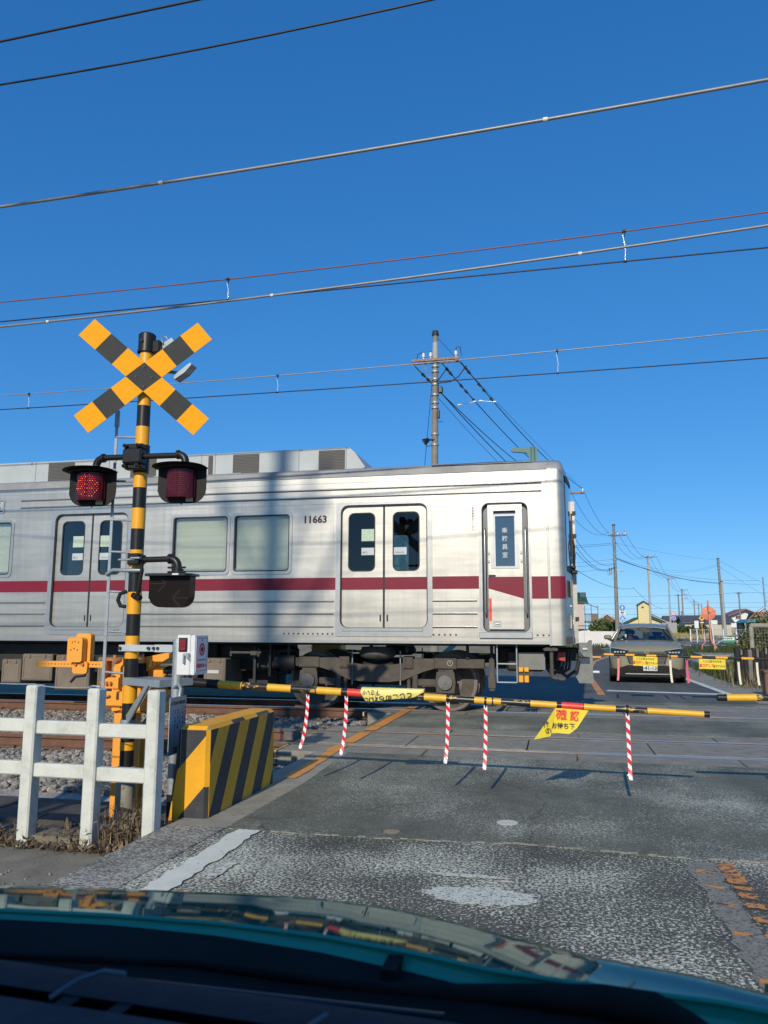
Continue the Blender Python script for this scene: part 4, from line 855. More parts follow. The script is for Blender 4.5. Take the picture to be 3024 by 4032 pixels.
mb.cyl((PXc - .005, PYc - .085, 3.585), (PXc - .005, PYc - .06, 3.585), .014, n=10); mb.box(PXc + .06, PXc + .13, PYc - .03, PYc + .03, 3.49, 3.60, b=.01); obj('speaker_cap', mb, m_black, sig)
# speaker horn behind the sign
mb = MB(); mb.cyl((PXc + .10, PYc + .05, 3.54), (PXc + .2, PYc + .06, 3.50), .03, .04, n=16); mb.box(PXc + .11, PXc + .24, PYc + .02, PYc + .1, 3.52, 3.60, b=.01)
mb.tube([(PXc + .05, PYc + .03, 3.36), (PXc + .26, PYc + .05, 3.33)], .014, 6); mb.prism([(PXc + .245, 3.30), (PXc + .385, 3.40), (PXc + .40, 3.385), (PXc + .34, 3.32), (PXc + .25, 3.265)], XZ, PYc + .02, PYc + .12); mb.prism([(PXc + .15, 3.58), (PXc + .22, 3.62), (PXc + .27, 3.56), (PXc + .20, 3.52)], XZ, PYc + .0, PYc + .1)
mb.tube([(PXc + .14, PYc, 3.58), (PXc + .13, PYc, 3.64), (PXc + .17, PYc, 3.63), (PXc + .19, PYc + .02, 3.60)], .006, 6)
obj('horn_speaker', mb, m_galv, sig)
# crossbuck: yawed towards the road
yaw = math.radians(17)
RM = Matrix.Translation((-3.245, PYc - .095, 3.262)) @ Matrix.Rotation(yaw, 4, 'Z')
xb = None
y_sign = M('sign_yellow', (.86, .36, .002), .6, var=.05, scale=22, stretch=(1, 1, 3), spec=.15); b_sign = M('sign_black', (.030, .033, .033), .6, spec=.2, var=.15, scale=9)
hubs = MB(); hubs.prism([(0, .155), (-.155, 0), (0, -.155), (.155, 0)], XZ, .0, .004); 
ang = math.radians(40.6); Wd = .186; Lh = .628
def seg(ang_, s0, s1, y0, y1):
    u = Vector((math.cos(ang_), math.sin(ang_))); v = Vector((-math.sin(ang_), math.cos(ang_)))
    return [tuple(u * s0 + v * Wd / 2), tuple(u * s0 - v * Wd / 2), tuple(u * s1 - v * Wd / 2), tuple(u * s1 + v * Wd / 2)]
root = None
for i, a in enumerate((ang, PI - ang)):
    yo = 0 if i == 0 else -.0035
    arm = MB(); arm.prism(seg(a, -Lh, Lh, 0, 0), XZ, yo + .0, yo + .003); arm.xf(RM); ao = obj('sign_arm', arm, m_galv, sig)
    s0 = .07
    for sgn in (-1, 1):
        e = [s0, .262, .445, Lh]
        for k in range(3):
            q = MB(); q.prism(seg(a, sgn * e[k], sgn * e[k + 1], 0, 0), XZ, yo - .0018, yo - .0002); q.xf(RM); obj('reflective_panel', q, b_sign if k == 1 else y_sign, ao)
q = MB(); co, si = math.cos(ang), math.sin(ang)
d1 = Wd / 2 / math.sin(ang); d2 = Wd / 2 / math.cos(ang)
q.prism([(0, d2), (-d1, 0), (0, -d2), (d1, 0)], XZ, -.0075, -.0037)
q.xf(RM); obj('reflective_panel', q, b_sign, sig)
q = MB()
for bx, bz in ((0, .085), (-.062, 0), (.065, -.005), (0, -.085)): q.cyl((bx, -.014, bz), (bx, -.007, bz), .010, n=8)
q.box(-.03, .03, .004, .09, .05, .08); q.box(-.03, .03, .004, .09, -.08, -.05); q.xf(RM); obj('mounting_bolt', q, m_dark, sig)
# lamp arm
mb = MB(); mb.cyl((-3.565, PYc - .10, 2.60), (-2.905, PYc - .10, 2.592), .0235, n=14)
for s, xe in ((-1, -3.565), (1, -2.905)):
    P = [(xe, PYc - .10, 2.597)]
    for k in range(1, 6): a = k * PI / 10; P.append((xe + s * .062 * math.sin(a), PYc - .10, 2.597 - .062 * (1 - math.cos(a))))
    P.append((xe + s * .062, PYc - .10, 2.49)); mb.tube(P, .03, 12); mb.cyl((xe - s * .01, PYc - .10, 2.597), (xe + s * .01, PYc - .10, 2.597), .037, n=14); mb.cyl((xe + s * .062, PYc - .10, 2.52), (xe + s * .062, PYc - .10, 2.485), .042, n=14)
    for q in (-1, 1): mb.cyl((xe + s * .062 + q * .03, PYc - .12, 2.512), (xe + s * .062 + q * .075, PYc - .12, 2.512), .008, n=8)
obj('lamp_arm', mb, m_black, sig)
mb = MB(); mb.box(PXc - .085, PXc + .085, PYc - .16, PYc - .055, 2.53, 2.66, b=.015); mb.box(PXc - .08, PXc + .08, PYc - .13, PYc - .06, 2.655, 2.70, b=.01); mb.box(PXc - .08, PXc + .08, PYc - .13, PYc - .06, 2.49, 2.535, b=.01)
for qx in (-.055, .055):
    for z in (2.675, 2.51): mb.cyl((PXc + qx, PYc - .175, z), (PXc + qx, PYc - .12, z), .017, n=8); mb.cyl((PXc + qx, PYc - .19, z), (PXc + qx, PYc - .17, z), .009, n=8)
mb.cyl((PXc, PYc, 2.48), (PXc, PYc, 2.71), .064, n=24); obj('clamp', mb, m_black, sig)
m_lens = M('dark_red_lens', (.07, .004, .008), .15, spec=.3, var=.1); m_on = M('red_led_lit', (.25, .0, .0), .4, emit=(1, .02, .03), es=1.5); m_core = M('led_core', (.4, .1, .0), .4, emit=(1, .25, .06), es=2.2)
m_off = M('led_off', (.13, .03, .05), .3)
def lampset(cx, lit, label=None):
    R = Matrix.Translation((cx, PYc - .14, 2.345)) @ Matrix.Rotation(math.radians(8), 4, 'Z') @ Matrix.Diagonal((.94, .94, .94, 1))
    P = [(-.205, .135), (-.205, -.06)]
    for k in range(7): a = PI + k * PI / 12; P.append((-.085 + .12 * math.cos(a), -.035 + .12 * math.sin(a)))
    for k in range(7): a = 1.5 * PI + k * PI / 12; P.append((.085 + .12 * math.cos(a), -.035 + .12 * math.sin(a)))
    P += [(.205, .135)]
    q = MB(); q.prism(P, XZ, 0, .012); q.cyl((0, .01, 0), (0, .09, 0), .13, .11, n=24); q.prism([(-.01, -.15), (.01, -.15), (0, -.17)], XZ, 0, .01); q.xf(R); bd = obj('backing_board', q, m_blackr, sig)
    # curved hood over the top
    q = MB(); rows = []
    for t, r in ((-.22, 1), (.02, 1)):
        rows.append([(.225 * math.sin(a), t * (math.cos(a) * .6 + .4 if t < 0 else 1), .128 + .02 * math.cos(a)) for a in [(-1.45 + 2.9 * i / 20) for i in range(21)]])
    q.grid(rows); rows2 = [[(x, y, z + .006) for x, y, z in r] for r in rows]; q.grid(rows2)
    q.prism([(.22 * math.sin(a), -.17 * math.cos(a)) for a in [(-1.5 + 3.0 * i / 20) for i in range(21)]], XY, .128, .138); q.xf(R); obj('visor', q, m_blackr, bd)
    # box lens bulging forward
    q = MB(); rows = []
    for i in range(13):
        a = -PI / 2 + PI * i / 12; rows.append([(.118 * math.sin(a), -.012 - .105 * abs(math.cos(a)) ** .7, z) for z in (.118, -.108)])
    q.grid(rows); q.prism([(.118 * math.sin(-PI / 2 + PI * i / 12), -.012 - .105 * abs(math.cos(-PI / 2 + PI * i / 12)) ** .7) for i in range(13)], XY, -.118, -.106); q.box(-.003, .003, -.12, -.11, -.108, .118)
    for sx in (-.118, .118): q.box(sx - .004, sx + .004, -.03, -.0, -.112, .12)
    q.xf(R); obj('lens', q, m_lens, bd)
    q = MB(); n = 0
    for i in range(-5, 6):
        for j in range(-7, 8):
            x = i * .0205 + (.008 if j % 2 else 0); z = j * .0165 - .004
            if x * x + (z) ** 2 < .1 ** 2 and abs(x) > .004:
                yy = -.012 - .105 * abs(math.cos(math.asin(max(-1, min(1, x / .118))))) ** .7 - .002; rr = .0036
                q.add([(x - rr, yy, z), (x, yy - .001, z - rr), (x + rr, yy, z), (x, yy - .001, z + rr)], [(0, 1, 2, 3)])
    q.xf(R); 
    nq = len(q.f)
    for f in range(0, nq, 4): q.m[f] = 1 if lit else 0
    obj('led_cluster', q, [m_on, m_core] if lit else [m_off, m_off], bd, kind='stuff')
    q = MB(); q.box(.045, .105, -.02, -.012, -.145, -.115); q.xf(R); obj('rating_plate', q, M('brass_plate', (.35, .33, .22), .4, metal=.6), bd)
lampset(-3.625, True); lampset(-2.845, False)
# train direction indicator
mb = MB(); mb.cyl((PXc, PYc - .07, 1.765), (-2.93, PYc - .07, 1.77), .0235, n=12)
P = [(-2.95, PYc - .07, 1.77)] + [(-2.95 + .065 * math.sin(k * PI / 10), PYc - .07, 1.77 - .065 * (1 - math.cos(k * PI / 10))) for k in range(1, 6)] + [(-2.885, PYc - .07, 1.64)]
mb.tube(P, .031, 12); mb.cyl((-2.965, PYc - .07, 1.77), (-2.94, PYc - .07, 1.77), .04, n=12); mb.cyl((-2.885, PYc - .07, 1.69), (-2.885, PYc - .07, 1.65), .045, n=12)
for q in (-1, 1):
    for z in (1.665, 1.70): mb.cyl((-2.885 + q * .035, PYc - .09, z), (-2.885 + q * .075, PYc - .09, z), .008, n=8)
mb.cyl((-2.93, PYc - .07, 1.79), (-2.93, PYc - .07, 1.83), .008, n=8)
mb.box(PXc - .01, PXc + .09, PYc - .13, PYc - .05, 1.725, 1.815, b=.008); mb.box(PXc + .085, PXc + .11, PYc - .1, PYc - .04, 1.735, 1.805, b=.006); mb.cyl((PXc, PYc, 1.73), (PXc, PYc, 1.80), .062, n=24)
obj('indicator_arm', mb, m_black, sig)
mb = MB(); mb.cyl((PXc - .08, PYc - .13, 1.765), (PXc + .06, PYc - .13, 1.765), .008, n=8); mb.cyl((PXc + .03, PYc - .14, 1.775), (PXc + .11, PYc - .14, 1.775), .009, n=8); obj('clamp_bolt', mb, m_galv, sig)
R = Matrix.Translation((-2.893, PYc - .12, 1.505)) @ Matrix.Rotation(math.radians(4), 4, 'Z')
q = MB(); P = [(-.165, .125), (-.165, -.05)]
for k in range(7): a = PI + k * PI / 12; P.append((-.07 + .093 * math.cos(a), -.022 + .093 * math.sin(a)))
for k in range(7): a = 1.5 * PI + k * PI / 12; P.append((.07 + .093 * math.cos(a), -.022 + .093 * math.sin(a)))
P += [(.165, .125)]
q.prism(P, XZ, -.07, .04); q.xf(R); ind = obj('indicator_case', q, M('smoked_case', (.011, .007, .005), .35, var=.1, spec=.12), sig)
q = MB(); q.prism([(-.19, -.10), (-.15, -.14), (.15, -.14), (.19, -.10), (.19, .05), (-.19, .05)], XY, .122, .14); q.xf(R); obj('visor', q, m_black, ind)
q = MB()
def dots(cx, cz, sg):
    for i in range(10): q.add([(cx + sg * (i * .0125 - .085) + dx, -.0715, cz + dz) for dx, dz in ((-.003, 0), (0, -.003), (.003, 0), (0, .003))], [(0, 1, 2, 3)]); 
    for j in range(1, 6):
        for s in (-1, 1):
            for w in (0, .012): q.add([(cx + sg * (.032 - j * .011 - w + .01) + dx, -.0715, cz + s * j * .0115 + dz) for dx, dz in ((-.003, 0), (0, -.003), (.003, 0), (0, .003))], [(0, 1, 2, 3)])
dots(-.065, .065, 1); dots(.065, -.045, -1); q.xf(R); obj('led_cluster', q, M('unlit_dots', (.07, .055, .045), .5), ind, kind='stuff')
q = MB(); q.box(.05, .10, -.145, -.141, .126, .138); q.xf(R); obj('rating_plate', q, m_white, ind)
mb = MB(); mb.tube([(PXc + .10, PYc - .1, 1.73), (PXc + .11, PYc - .1, 1.68), (PXc + .095, PYc - .1, 1.60), (PXc + .085, PYc - .1, 1.50), (PXc + .05, PYc - .08, 1.47)], .016, 8); mb.tube([(PXc - .05, PYc - .04, 1.52), (PXc - .10, PYc - .05, 1.50), (PXc - .115, PYc - .05, 1.45), (PXc - .09, PYc - .05, 1.405), (PXc - .05, PYc - .04, 1.40)], .016, 8); mb.tube([(PXc + .02, PYc - .065, 1.49), (PXc + .10, PYc - .085, 1.465)], .022, 8); obj('cable_conduit', mb, m_blackr, sig)
# ladder stile with rungs
lad = MB(); lad.box(-3.535, -3.512, PYc - .004, PYc + .004, 1.3, 2.90); lad.box(-3.53, -3.505, PYc - .012, PYc - .004, .76, 1.72); lad.box(-3.54, -3.505, PYc - .01, PYc + .008, 2.88, 3.02); obj('ladder_stile', lad, m_galv, sig)
for z in (2.79, 2.42, 2.10, 1.84, 1.52, 1.204, .884): mb = MB(); mb.cyl((-3.53, PYc, z + .005), (PXc, PYc, z - .01), .0095, n=8); obj('rung', mb, m_galv, sig)
mb = MB(); mb.tube([(-3.53, PYc - .02, 1.66), (-3.45, PYc - .06, 1.69), (PXc - .06, PYc - .062, 1.685), (PXc, PYc - .068, 1.685), (PXc + .08, PYc - .05, 1.685)], .016, 6); mb.cyl((PXc, PYc, 1.665), (PXc, PYc, 1.705), .059, n=24); obj('stile_bracket', mb, m_galv, sig)
# step platform round the post
zp = .85
pf = MB(); pf.prism([(-3.33, 5.66), (-2.905, 5.455), (-2.79, 5.77), (-3.25, 5.87)], XY, zp - .055, zp - .002); pt = obj('step_platform', pf, M('platform_grey', (.27, .32, .34), .5, metal=.2, var=.12, scale=9), sig)
mb = MB(); mb.box(-3.18, -3.14, 5.50, 5.53, .50, .52); P0, P1 = Vector((-3.24, 5.60, .50)), Vector((-3.02, 5.50, .81))
mb.add([P0, P0 + Vector((.012, 0, .0)), P0 + Vector((.012, .006, 0)), P1 + Vector((.035, 0, 0)), P1 + Vector((-.035, 0, -.01)), P0 + Vector((-.012, 0, .07)), ], [(0, 1, 3, 4, 5)]); mb.tube([P0, P1], .016, 4); mb.tube([(-3.22, 5.8, .5), (-2.85, 5.72, .8)], .018, 4); mb.cyl((PXc, PYc, .47), (PXc, PYc, .53), .062, n=20); obj('platform_brace', mb, m_galv, pt)
# gate machine: orange body behind the post
gm = thing('gate_machine', 'orange barrier machine with perforated counterweight arm', 'gate machine', (-3.45, 6.02, -.4))
YG = 6.02
mb = MB(); mb.box(-3.60, -3.12, YG - .08, YG + .28, .55, .93, b=.02); mb.box(-3.66, -3.50, YG - .10, YG - .08, .74, .83, b=.004); mb.box(-3.64, -3.42, YG - .12, YG - .08, .60, .72, b=.01); mb.prism([(-3.60, .93), (-3.55, .98), (-3.44, .98), (-3.40, .93)], XZ, YG - .05, YG + .2); body = obj('machine_case', mb, m_orange, gm)
mb = MB(); mb.cyl((-3.60, YG - .04, .965), (-3.60, YG - .04, .985), .075, n=20); mb.cyl((-3.60, YG - .04, .985), (-3.60, YG - .04, 1.01), .014, n=8); mb.box(-3.66, -3.625, YG - .13, YG - .03, .83, .97, b=.008)
for x, z in ((-3.655, .79), (-3.62, .785), (-3.585, .785)): mb.cyl((x, YG - .13, z), (x, YG - .10, z), .014, n=8)
mb.tube([(-3.62, YG - .14, .86), (-3.60, YG - .15, .88), (-3.56, YG - .15, .87)], .009, 6); mb.tube([(-3.62, YG - .13, .69), (-3.60, YG - .14, .675), (-3.57, YG - .14, .69)], .009, 6); obj('machine_fitting', mb, M('rusty_orange', (.50, .20, .05), .6, var=.3, scale=20), body)
mb = MB(); mb.box(-3.58, -3.46, YG - .05, YG + .2, -.4, .55, b=.01); mb.prism([(-3.57, .56), (-3.50, .57), (-3.51, .70), (-3.58, .74), (-3.585, .64)], XZ, YG - .09, YG - .05); mb.prism([(-3.35, .655), (-3.23, .665), (-3.25, .695), (-3.33, .70), (-3.36, .73)], XZ, YG - .09, YG - .05); mb.cyl((-3.285, YG - .1, -.4), (-3.285, YG - .1, .50), .024, n=12); obj('machine_leg', mb, m_orange, gm)
mb = MB(); mb.prism([(-3.28, 1.0), (-3.10, 1.035), (-3.075, 1.03), (-3.075, .995), (-3.27, .885)], XZ, YG - .11, YG - .06); mb.prism([(-3.36, .96), (-3.28, 1.0), (-3.28, .955), (-3.30, .93), (-3.36, .93)], XZ, YG - .14, YG - .06); mb.prism([(-3.34, .95), (-3.30, .95), (-3.33, .80), (-3.36, .78), (-3.36, .90)], XZ, YG - .13, YG - .06); mb.cyl((-3.22, YG - .14, .93), (-3.22, YG - .14, .98), .013, n=10); obj('drive_bracket', mb, m_orange, gm)
mb = MB(); mb.box(-3.36, -3.27, YG - .16, YG - .06, .80, .95, b=.01); mb.tube([(-3.2, YG - .05, .86), (-3.1, YG - .05, .90), (-2.97, YG - .04, .90), (-2.93, YG - .04, .83)], .03, 10); mb.box(-3.25, -3.0, YG - .03, YG + .05, .74, .84, b=.02); obj('drive_box', mb, m_blackr, gm)
# counterweight arm with holes
xs = [-4.33 + .0305 * i for i in range(22)]
mb = MB(); z0, z1 = .905, .955; ya = YG - .03
mb.ring([], [], XZ, 0, 0) if False else None
seg_x = -4.335
def holed(mb, x0, x1, z0, z1, y0, y1, cxs, r):
    """flat bar with real round holes: columns with an octagon cut"""
    cz = (z0 + z1) / 2; last = x0
    for cx in cxs:
        mb.box(last, cx - r * 1.3, y0, y1, z0, z1)
        po = [(cx + r * 1.3 * a, cz + (z1 - z0) / 2 * b) for a, b in ((1, 0), (1, 1), (0, 1), (-1, 1), (-1, 0), (-1, -1), (0, -1), (1, -1))]
        pi_ = [(cx + r * math.cos(k * PI / 4), cz + r * math.sin(k * PI / 4)) for k in range(8)]
        mb.ring(po, pi_, XZ, y0, y1); last = cx + r * 1.3
    mb.box(last, x1, y0, y1, z0, z1)
holed(mb, -4.34, -3.68, z0, z1, ya - .006, ya, [-4.31 + .0305 * i for i in range(11)] + [-3.835 + .0305 * i for i in range(4)], .0065); obj('counterweight_arm', mb, m_orange, gm)
for x0, z0, z1, y0, y1 in ((-3.975, .945, 1.185, ya + .0, ya + .06), (-4.005, .95, 1.152, ya - .075, ya - .01), (-3.975, .855, .955, ya - .035, ya - .008)):
    mb = MB(); mb.prism(rrect(x0, x0 + .138, z0, z1, .022, 4), XZ, y0, y1); w = obj('counterweight', mb, m_orange, gm)
    if y0 < ya - .05:
        mb = MB()
        for a, b_, rr3 in ((.04, .168, .011), (.097, .168, .011)): mb.cyl((x0 + a, y0 - .008, z0 + b_), (x0 + a, y0 + .002, z0 + b_), rr3, n=8)
        mb.cyl((x0 + .07, y0 - .001, z0 + .17), (x0 + .07, y0 + .002, z0 + .17), .006, n=8, mi=1)
        for a, b_ in ((.035, .10), (.095, .10), (.065, .11)): mb.cyl((x0 + a, y0 - .001, z0 + b_), (x0 + a, y0 + .002, z0 + b_), .0065, n=8, mi=1)
        obj('weight_bolt', mb, [m_orange, m_rub], w)
    if z0 < .9:
        mb = MB()
        for a in (.035, .10): mb.cyl((x0 + a, y0 - .016, z0 + .075), (x0 + a, y0, z0 + .075), .013, n=8)
        obj('weight_bolt', mb, M('rusty_orange', (.5, .2, .05)), w)
# barrier booms
def boom(name, label, P0, P1, r0, r1, segs, mats, group, cap=True, nn=16):
    P0, P1 = Vector(P0), Vector(P1); root = thing(name, label, 'barrier arm', P0, group); L_ = (P1 - P0).length; d = (P1 - P0) / L_
    for (t0, t1, k) in segs:
        a = t0 / L_; b = t1 / L_; mb = MB(); ra, rb = r0 + (r1 - r0) * a, r0 + (r1 - r0) * b
        q = {'y': 0, 'k': -.0008, 'r': .0012, 'Y': .0012, 'K': 0}[k]
        mb.cyl(P0 + d * t0, P0 + d * t1, ra + q, rb + q, n=nn); obj({'y': 'yellow_band', 'k': 'black_band', 'r': 'red_band', 'Y': 'yellow_tape', 'K': 'black_band'}[k], mb, mats[k], root)
    return root, P0, d
YB = 6.0
def atx(P0, d, x): return P0 + d * ((x - P0.x) / d.x)
mm = {'y': m_yelw, 'k': m_blkw, 'r': m_red, 'Y': m_yelw, 'K': m_black}
xs_px = [(-2.69, -2.47, 'y'), (-2.47, -2.263, 'k'), (-2.263, -2.059, 'y'), (-2.059, -1.855, 'k'), (-1.855, -1.651, 'y'), (-1.651, -1.61, 'K'), (-1.61, -1.475, 'r'), (-1.475, -1.085, 'k'), (-1.085, -1.02, 'k'), (-1.02, -1.008, 'K'), (-1.008, -.833, 'y'), (-.833, -.629, 'k'), (-.629, -.426, 'y'), (-.426, -.218, 'k'), (-.218, -.023, 'y'), (-.023, .005, 'K'), (.005, .163, 'r'), (.163, .190, 'Y'), (.190, .390, 'y'), (.390, .601, 'k'), (.601, .985, 'y'), (.985, 1.016, 'K')]
Pa, Pb = Vector((-2.69, YB, .787)), Vector((1.016, YB, .645))
L_ = (Pb - Pa).length; sc = L_ / (Pb.x - Pa.x)
near, P0, dv = boom('barrier_arm', 'yellow and black barrier arm with torn yellow banners across the road', Pa, Pb, .031, .021, [((a + 2.69) * sc, (b + 2.69) * sc, k) for a, b, k in xs_px], mm, 'crossing barrier arms', nn=20)
mb = MB(); mb.cyl((-3.30, YB, .81), (-2.685, YB, .7872), .043, .036, n=20); mb.cyl((-2.70, YB, .7875), (-2.675, YB, .7865), .038, n=20); mb.box(-3.34, -3.1, YB - .05, YB + .05, .76, .86, b=.01); obj('boom_socket', mb, m_black, near)
mb = MB(); mb.cyl(Pb, Pb + dv * .006, .0225, n=20); mb.cyl(P0 + dv * 2.2, P0 + dv * 2.21, .03, n=16)
for x in (-2.47, -2.263, -2.059, -1.855, -1.61, -1.008, -.629, -.218, .005, .163, .60): p = atx(P0, dv, x); r = .031 - .010 * (x + 2.69) / 3.7; mb.cyl(p, p + dv * .006, r + .0015, n=20)
obj('tape_edge', mb, m_black, near)
# hanging reflective strips
def hang(x, top, bot, P0, dv, parent, mats, w=.026, n=13, curl=(-.05, .0), y=None, thick=.0025, name='hanging_strip'):
    p = atx(P0, dv, x); r = .028; mb = MB(); mb.cyl(p - dv * .008, p + dv * .008, r + .004, n=14); mb.box(p.x - .006, p.x + .006, p.y - .012, p.y + .0, top - .01, p.z - r + .003); 
    clip = obj('strip_clip', mb, m_black, parent)
    # ribbon with slanted bands; the lower end curls
    def pos(u, t):   # u across -.5..5, t 0..1 down
        b = max(0, t - .78) / .22
        return (x + u * w + curl[0] * t * t * .8, p.y - .012 + .018 * t - .028 * b * b + curl[1] * t, top + (bot - top) * t)
    mb = MB(); sub_ = 4; seg = n * sub_; Ls = top - bot; sl_ = w * 1.0 / Ls
    rowsA = [[pos(u, min(1, max(0, i / seg + sl_ * u))) for u in (-.5, 0, .5)] for i in range(-2, seg + 3)]
    rowsB = [[(a[0], a[1] + thick, a[2]) for a in r_] for r_ in rowsA]
    for rows in (rowsA, rowsB):
        base = len(mb.v); mb.v += [q for r_ in rows for q in r_]
        for i in range(len(rows) - 1):
            for j in range(2):
                mb.f.append((base + i * 3 + j, base + i * 3 + j + 1, base + (i + 1) * 3 + j + 1, base + (i + 1) * 3 + j)); mb.m.append(((i + 2) // sub_) % 2); mb.sm.append(False)
    for e in (0, 2):
        for i in range(len(rowsA) - 1): mb.add([rowsA[i][e], rowsA[i + 1][e], rowsB[i + 1][e], rowsB[i][e]], [(0, 1, 2, 3)], ((i + 2) // sub_) % 2)
    o = obj(name, mb, mats, parent)
    mb = MB(); mb.cyl((x, p.y - .016, top - .012), (x, p.y - .009, top - .012), .005, n=8); obj('strip_eyelet', mb, m_black, o)
m_sr = M('strip_red', (.74, .02, .035), .4, var=.07, scale=30, coat=.3); m_sw = M('strip_white', (.80, .80, .78), .4, var=.05, scale=30, coat=.3)
for x, top, bot, c in ((-1.922, .724, .312, (-.07, 0)), (-1.61, .719, .278, (-.05, 0)), (-.821, .693, .245, (-.03, 0)), (-.540, .673, .212, (-.02, 0)), (.470, .638, .182, (.004, 0))):
    hang(x, top, bot, P0, dv, near, [m_sr, m_sw], curl=c)
# torn banner wrapped round the arm, its writing upside down
m_ban = M('yellow_vinyl', (.80, .62, .04), .38, var=.07, scale=7, coat=.35, bump=.12, bscale=14)
m_banp = M('faded_yellow_vinyl', (.80, .68, .18), .42, var=.08, scale=6, coat=.3)
m_ink = M('black_ink', (.03, .025, .02), .5); m_inkr = M('red_ink', (.82, .07, .035), .5)
mb = MB(); rows = []
for i in range(15):
    x = -1.49 + .49 * i / 14; t = i / 14; zt = .780 + .004 * math.sin(i * .9) - .012 * (1 - t); zb = np.interp(t, [0, .06, .45, .8, 1], [.742, .678, .700, .716, .760]); row = []
    for j in range(9):
        v = j / 8; z = zt + (zb - zt) * v; row.append((x + .012 * v * math.sin(i * .7), YB - .034 - .006 * math.sin(v * PI) - .003 * math.sin(i * .8 + v * 3) * v, z))
    rows.append(row)
mb.grid(rows); rows = [[(a[0], a[1] + .004, a[2]) for a in r_] for r_ in rows]; mb.grid(rows); bn = obj('wrapped_banner', mb, m_banp, near)
mb = MB(); mb.grid([[(-1.49 + .49 * i / 10, YB + .032 * math.sin(a), .757 - .014 * i / 10 * .3 + .031 * math.cos(a)) for a in (-1.4, -.7, 0, .7, 1.4)] for i in range(11)]); obj('wrapped_banner', mb, m_banp, near)
text('banner_lettering', 'とじこめられた', .052, (-1.27, YB - .0445, .716), m_ink, bn, rot=(PI / 2, PI * 1.0 - .13, 0), bold=.0012, sx=1.05)
text('banner_lettering', '下さい!!', .043, (-1.405, YB - .0445, .752), m_ink, bn, rot=(PI / 2, PI - .03, 0), bold=.0008, sx=.9)
# banner with the large red characters, one corner folded back
yb = YB - .035
mb = MB(); rows = []
out = [(-.034, .667), (.0, .667), (.1, .662), (.200, .656)]
low = [(-.066, .487), (-.03, .492), (.06, .488), (.115, .530)]
for i in range(13):
    t = i / 12; xt, zt = np.interp(t, [0, .15, .6, 1], [o_[0] for o_ in out]), np.interp(t, [0, .15, .6, 1], [o_[1] for o_ in out]); xb_, zb = np.interp(t, [0, .2, .75, 1], [l[0] for l in low]), np.interp(t, [0, .2, .75, 1], [l[1] for l in low])
    rows.append([(xt + (xb_ - xt) * v, yb + .004 * math.sin(t * 3 + v * 2.2) * v, zt + (zb - zt) * v) for v in [j / 8 for j in range(9)]])
mb.grid(rows); mb.grid([[(a[0], a[1] + .003, a[2]) for a in r_] for r_ in rows]); b2 = obj('torn_banner', mb, m_ban, near)
mb = MB(); mb.add([(-.034, yb - .004, .668), (-.072, yb - .014, .470), (-.19, yb - .05, .447), (-.11, yb - .03, .555)], [(0, 1, 2, 3)]); mb.add([(-.034, yb - .001, .668), (-.072, yb - .011, .470), (-.19, yb - .047, .447), (-.11, yb - .027, .555)], [(0, 1, 2, 3)]); fl = obj('folded_corner', mb, m_ban, near)
text('banner_lettering', '確', .078, (.008, yb - .006, .617), m_inkr, b2, rot=(PI / 2, .03, 0), bold=.0022)
text('banner_lettering', '認', .074, (.100, yb - .006, .610), m_inkr, b2, rot=(PI / 2, .12, 0), bold=.0022, sx=.85)
text('banner_lettering', 'お待ち下', .046, (.018, yb - .006, .540), m_ink, b2, rot=(PI / 2, .03, 0), bold=.0007, sx=.92)
text('banner_lettering', 'たら', .048, (-.098, yb - .040, .535), m_ink, fl, rot=(PI / 2, PI / 2 - .3, 0), bold=.0008)
# the matching arm from the other side of the road
Pc, Pd = Vector((1.083, YB, .762)), Vector((5.6, YB, .86))
far_arm, Q0, dq = boom('barrier_arm', 'blunt black capped end of the barrier arm entering from the right', Pc, Pd, .0235, .032, [(0, .058, 'K'), (.058, .25, 'Y'), (.25, .46, 'k')] + [(.46 + i * .21, .67 + i * .21, 'yk'[i % 2]) for i in range(19)], mm, 'crossing barrier arms', nn=20)
mb = MB(); mb.cyl(Pc - dq * .006, Pc, .018, .0245, n=20); mb.cyl(Pc + dq * .05, Pc + dq * .058, .026, n=20); obj('end_cap', mb, m_black, far_arm)
hang(1.63, .71, .30, Q0, dq, far_arm, [m_sr, m_sw])
mb = MB(); mb.box(4.6, 5.2, YB - .1, YB + .4, -.3, 1.0, b=.03); obj('gate_cabinet', mb, m_orange, far_arm)
# emergency button box on its own pipe, with a notice below
mk = thing('emergency_button_box', 'white emergency button box on a grey pipe beside the post', 'emergency button', (-2.755, 5.45, -.35))
mb = MB(); mb.cyl((-2.755, 5.43, -.35), (-2.755, 5.43, 1.148), .036, n=18); mb.cyl((-2.755, 5.43, 1.13), (-2.755, 5.43, 1.152), .038, .03, n=18); obj('pipe', mb, m_galv, mk)
mb = MB(); mb.cyl((-2.755, 5.43, -.35), (-2.755, 5.43, .05), .039, n=18); obj('pipe_base', mb, m_black, mk)
mb = MB(); mb.box(-2.648, -2.548, 5.205, 5.42, .905, 1.186, b=.004); mb.box(-2.541, -2.512, 5.208, 5.425, .905, 1.184, b=.004); mb.box(-2.548, -2.541, 5.215, 5.42, .91, 1.18); mb.box(-2.74, -2.64, 5.40, 5.44, .98, 1.10)
bx = obj('box', mb, m_white, mk)
mb = MB(); mb.prism(rrect(-2.634, -2.568, 1.068, 1.166, .006), XZ, 5.198, 5.205); ln = obj('reflector_base', mb, m_black, bx)
mb = MB(); mb.prism(rrect(-2.626, -2.576, 1.078, 1.157, .010), XZ, 5.190, 5.199)
for q in range(4): mb.box(-2.616 + q * .01, -2.610 + q * .01, 5.188, 5.191, 1.095, 1.14)
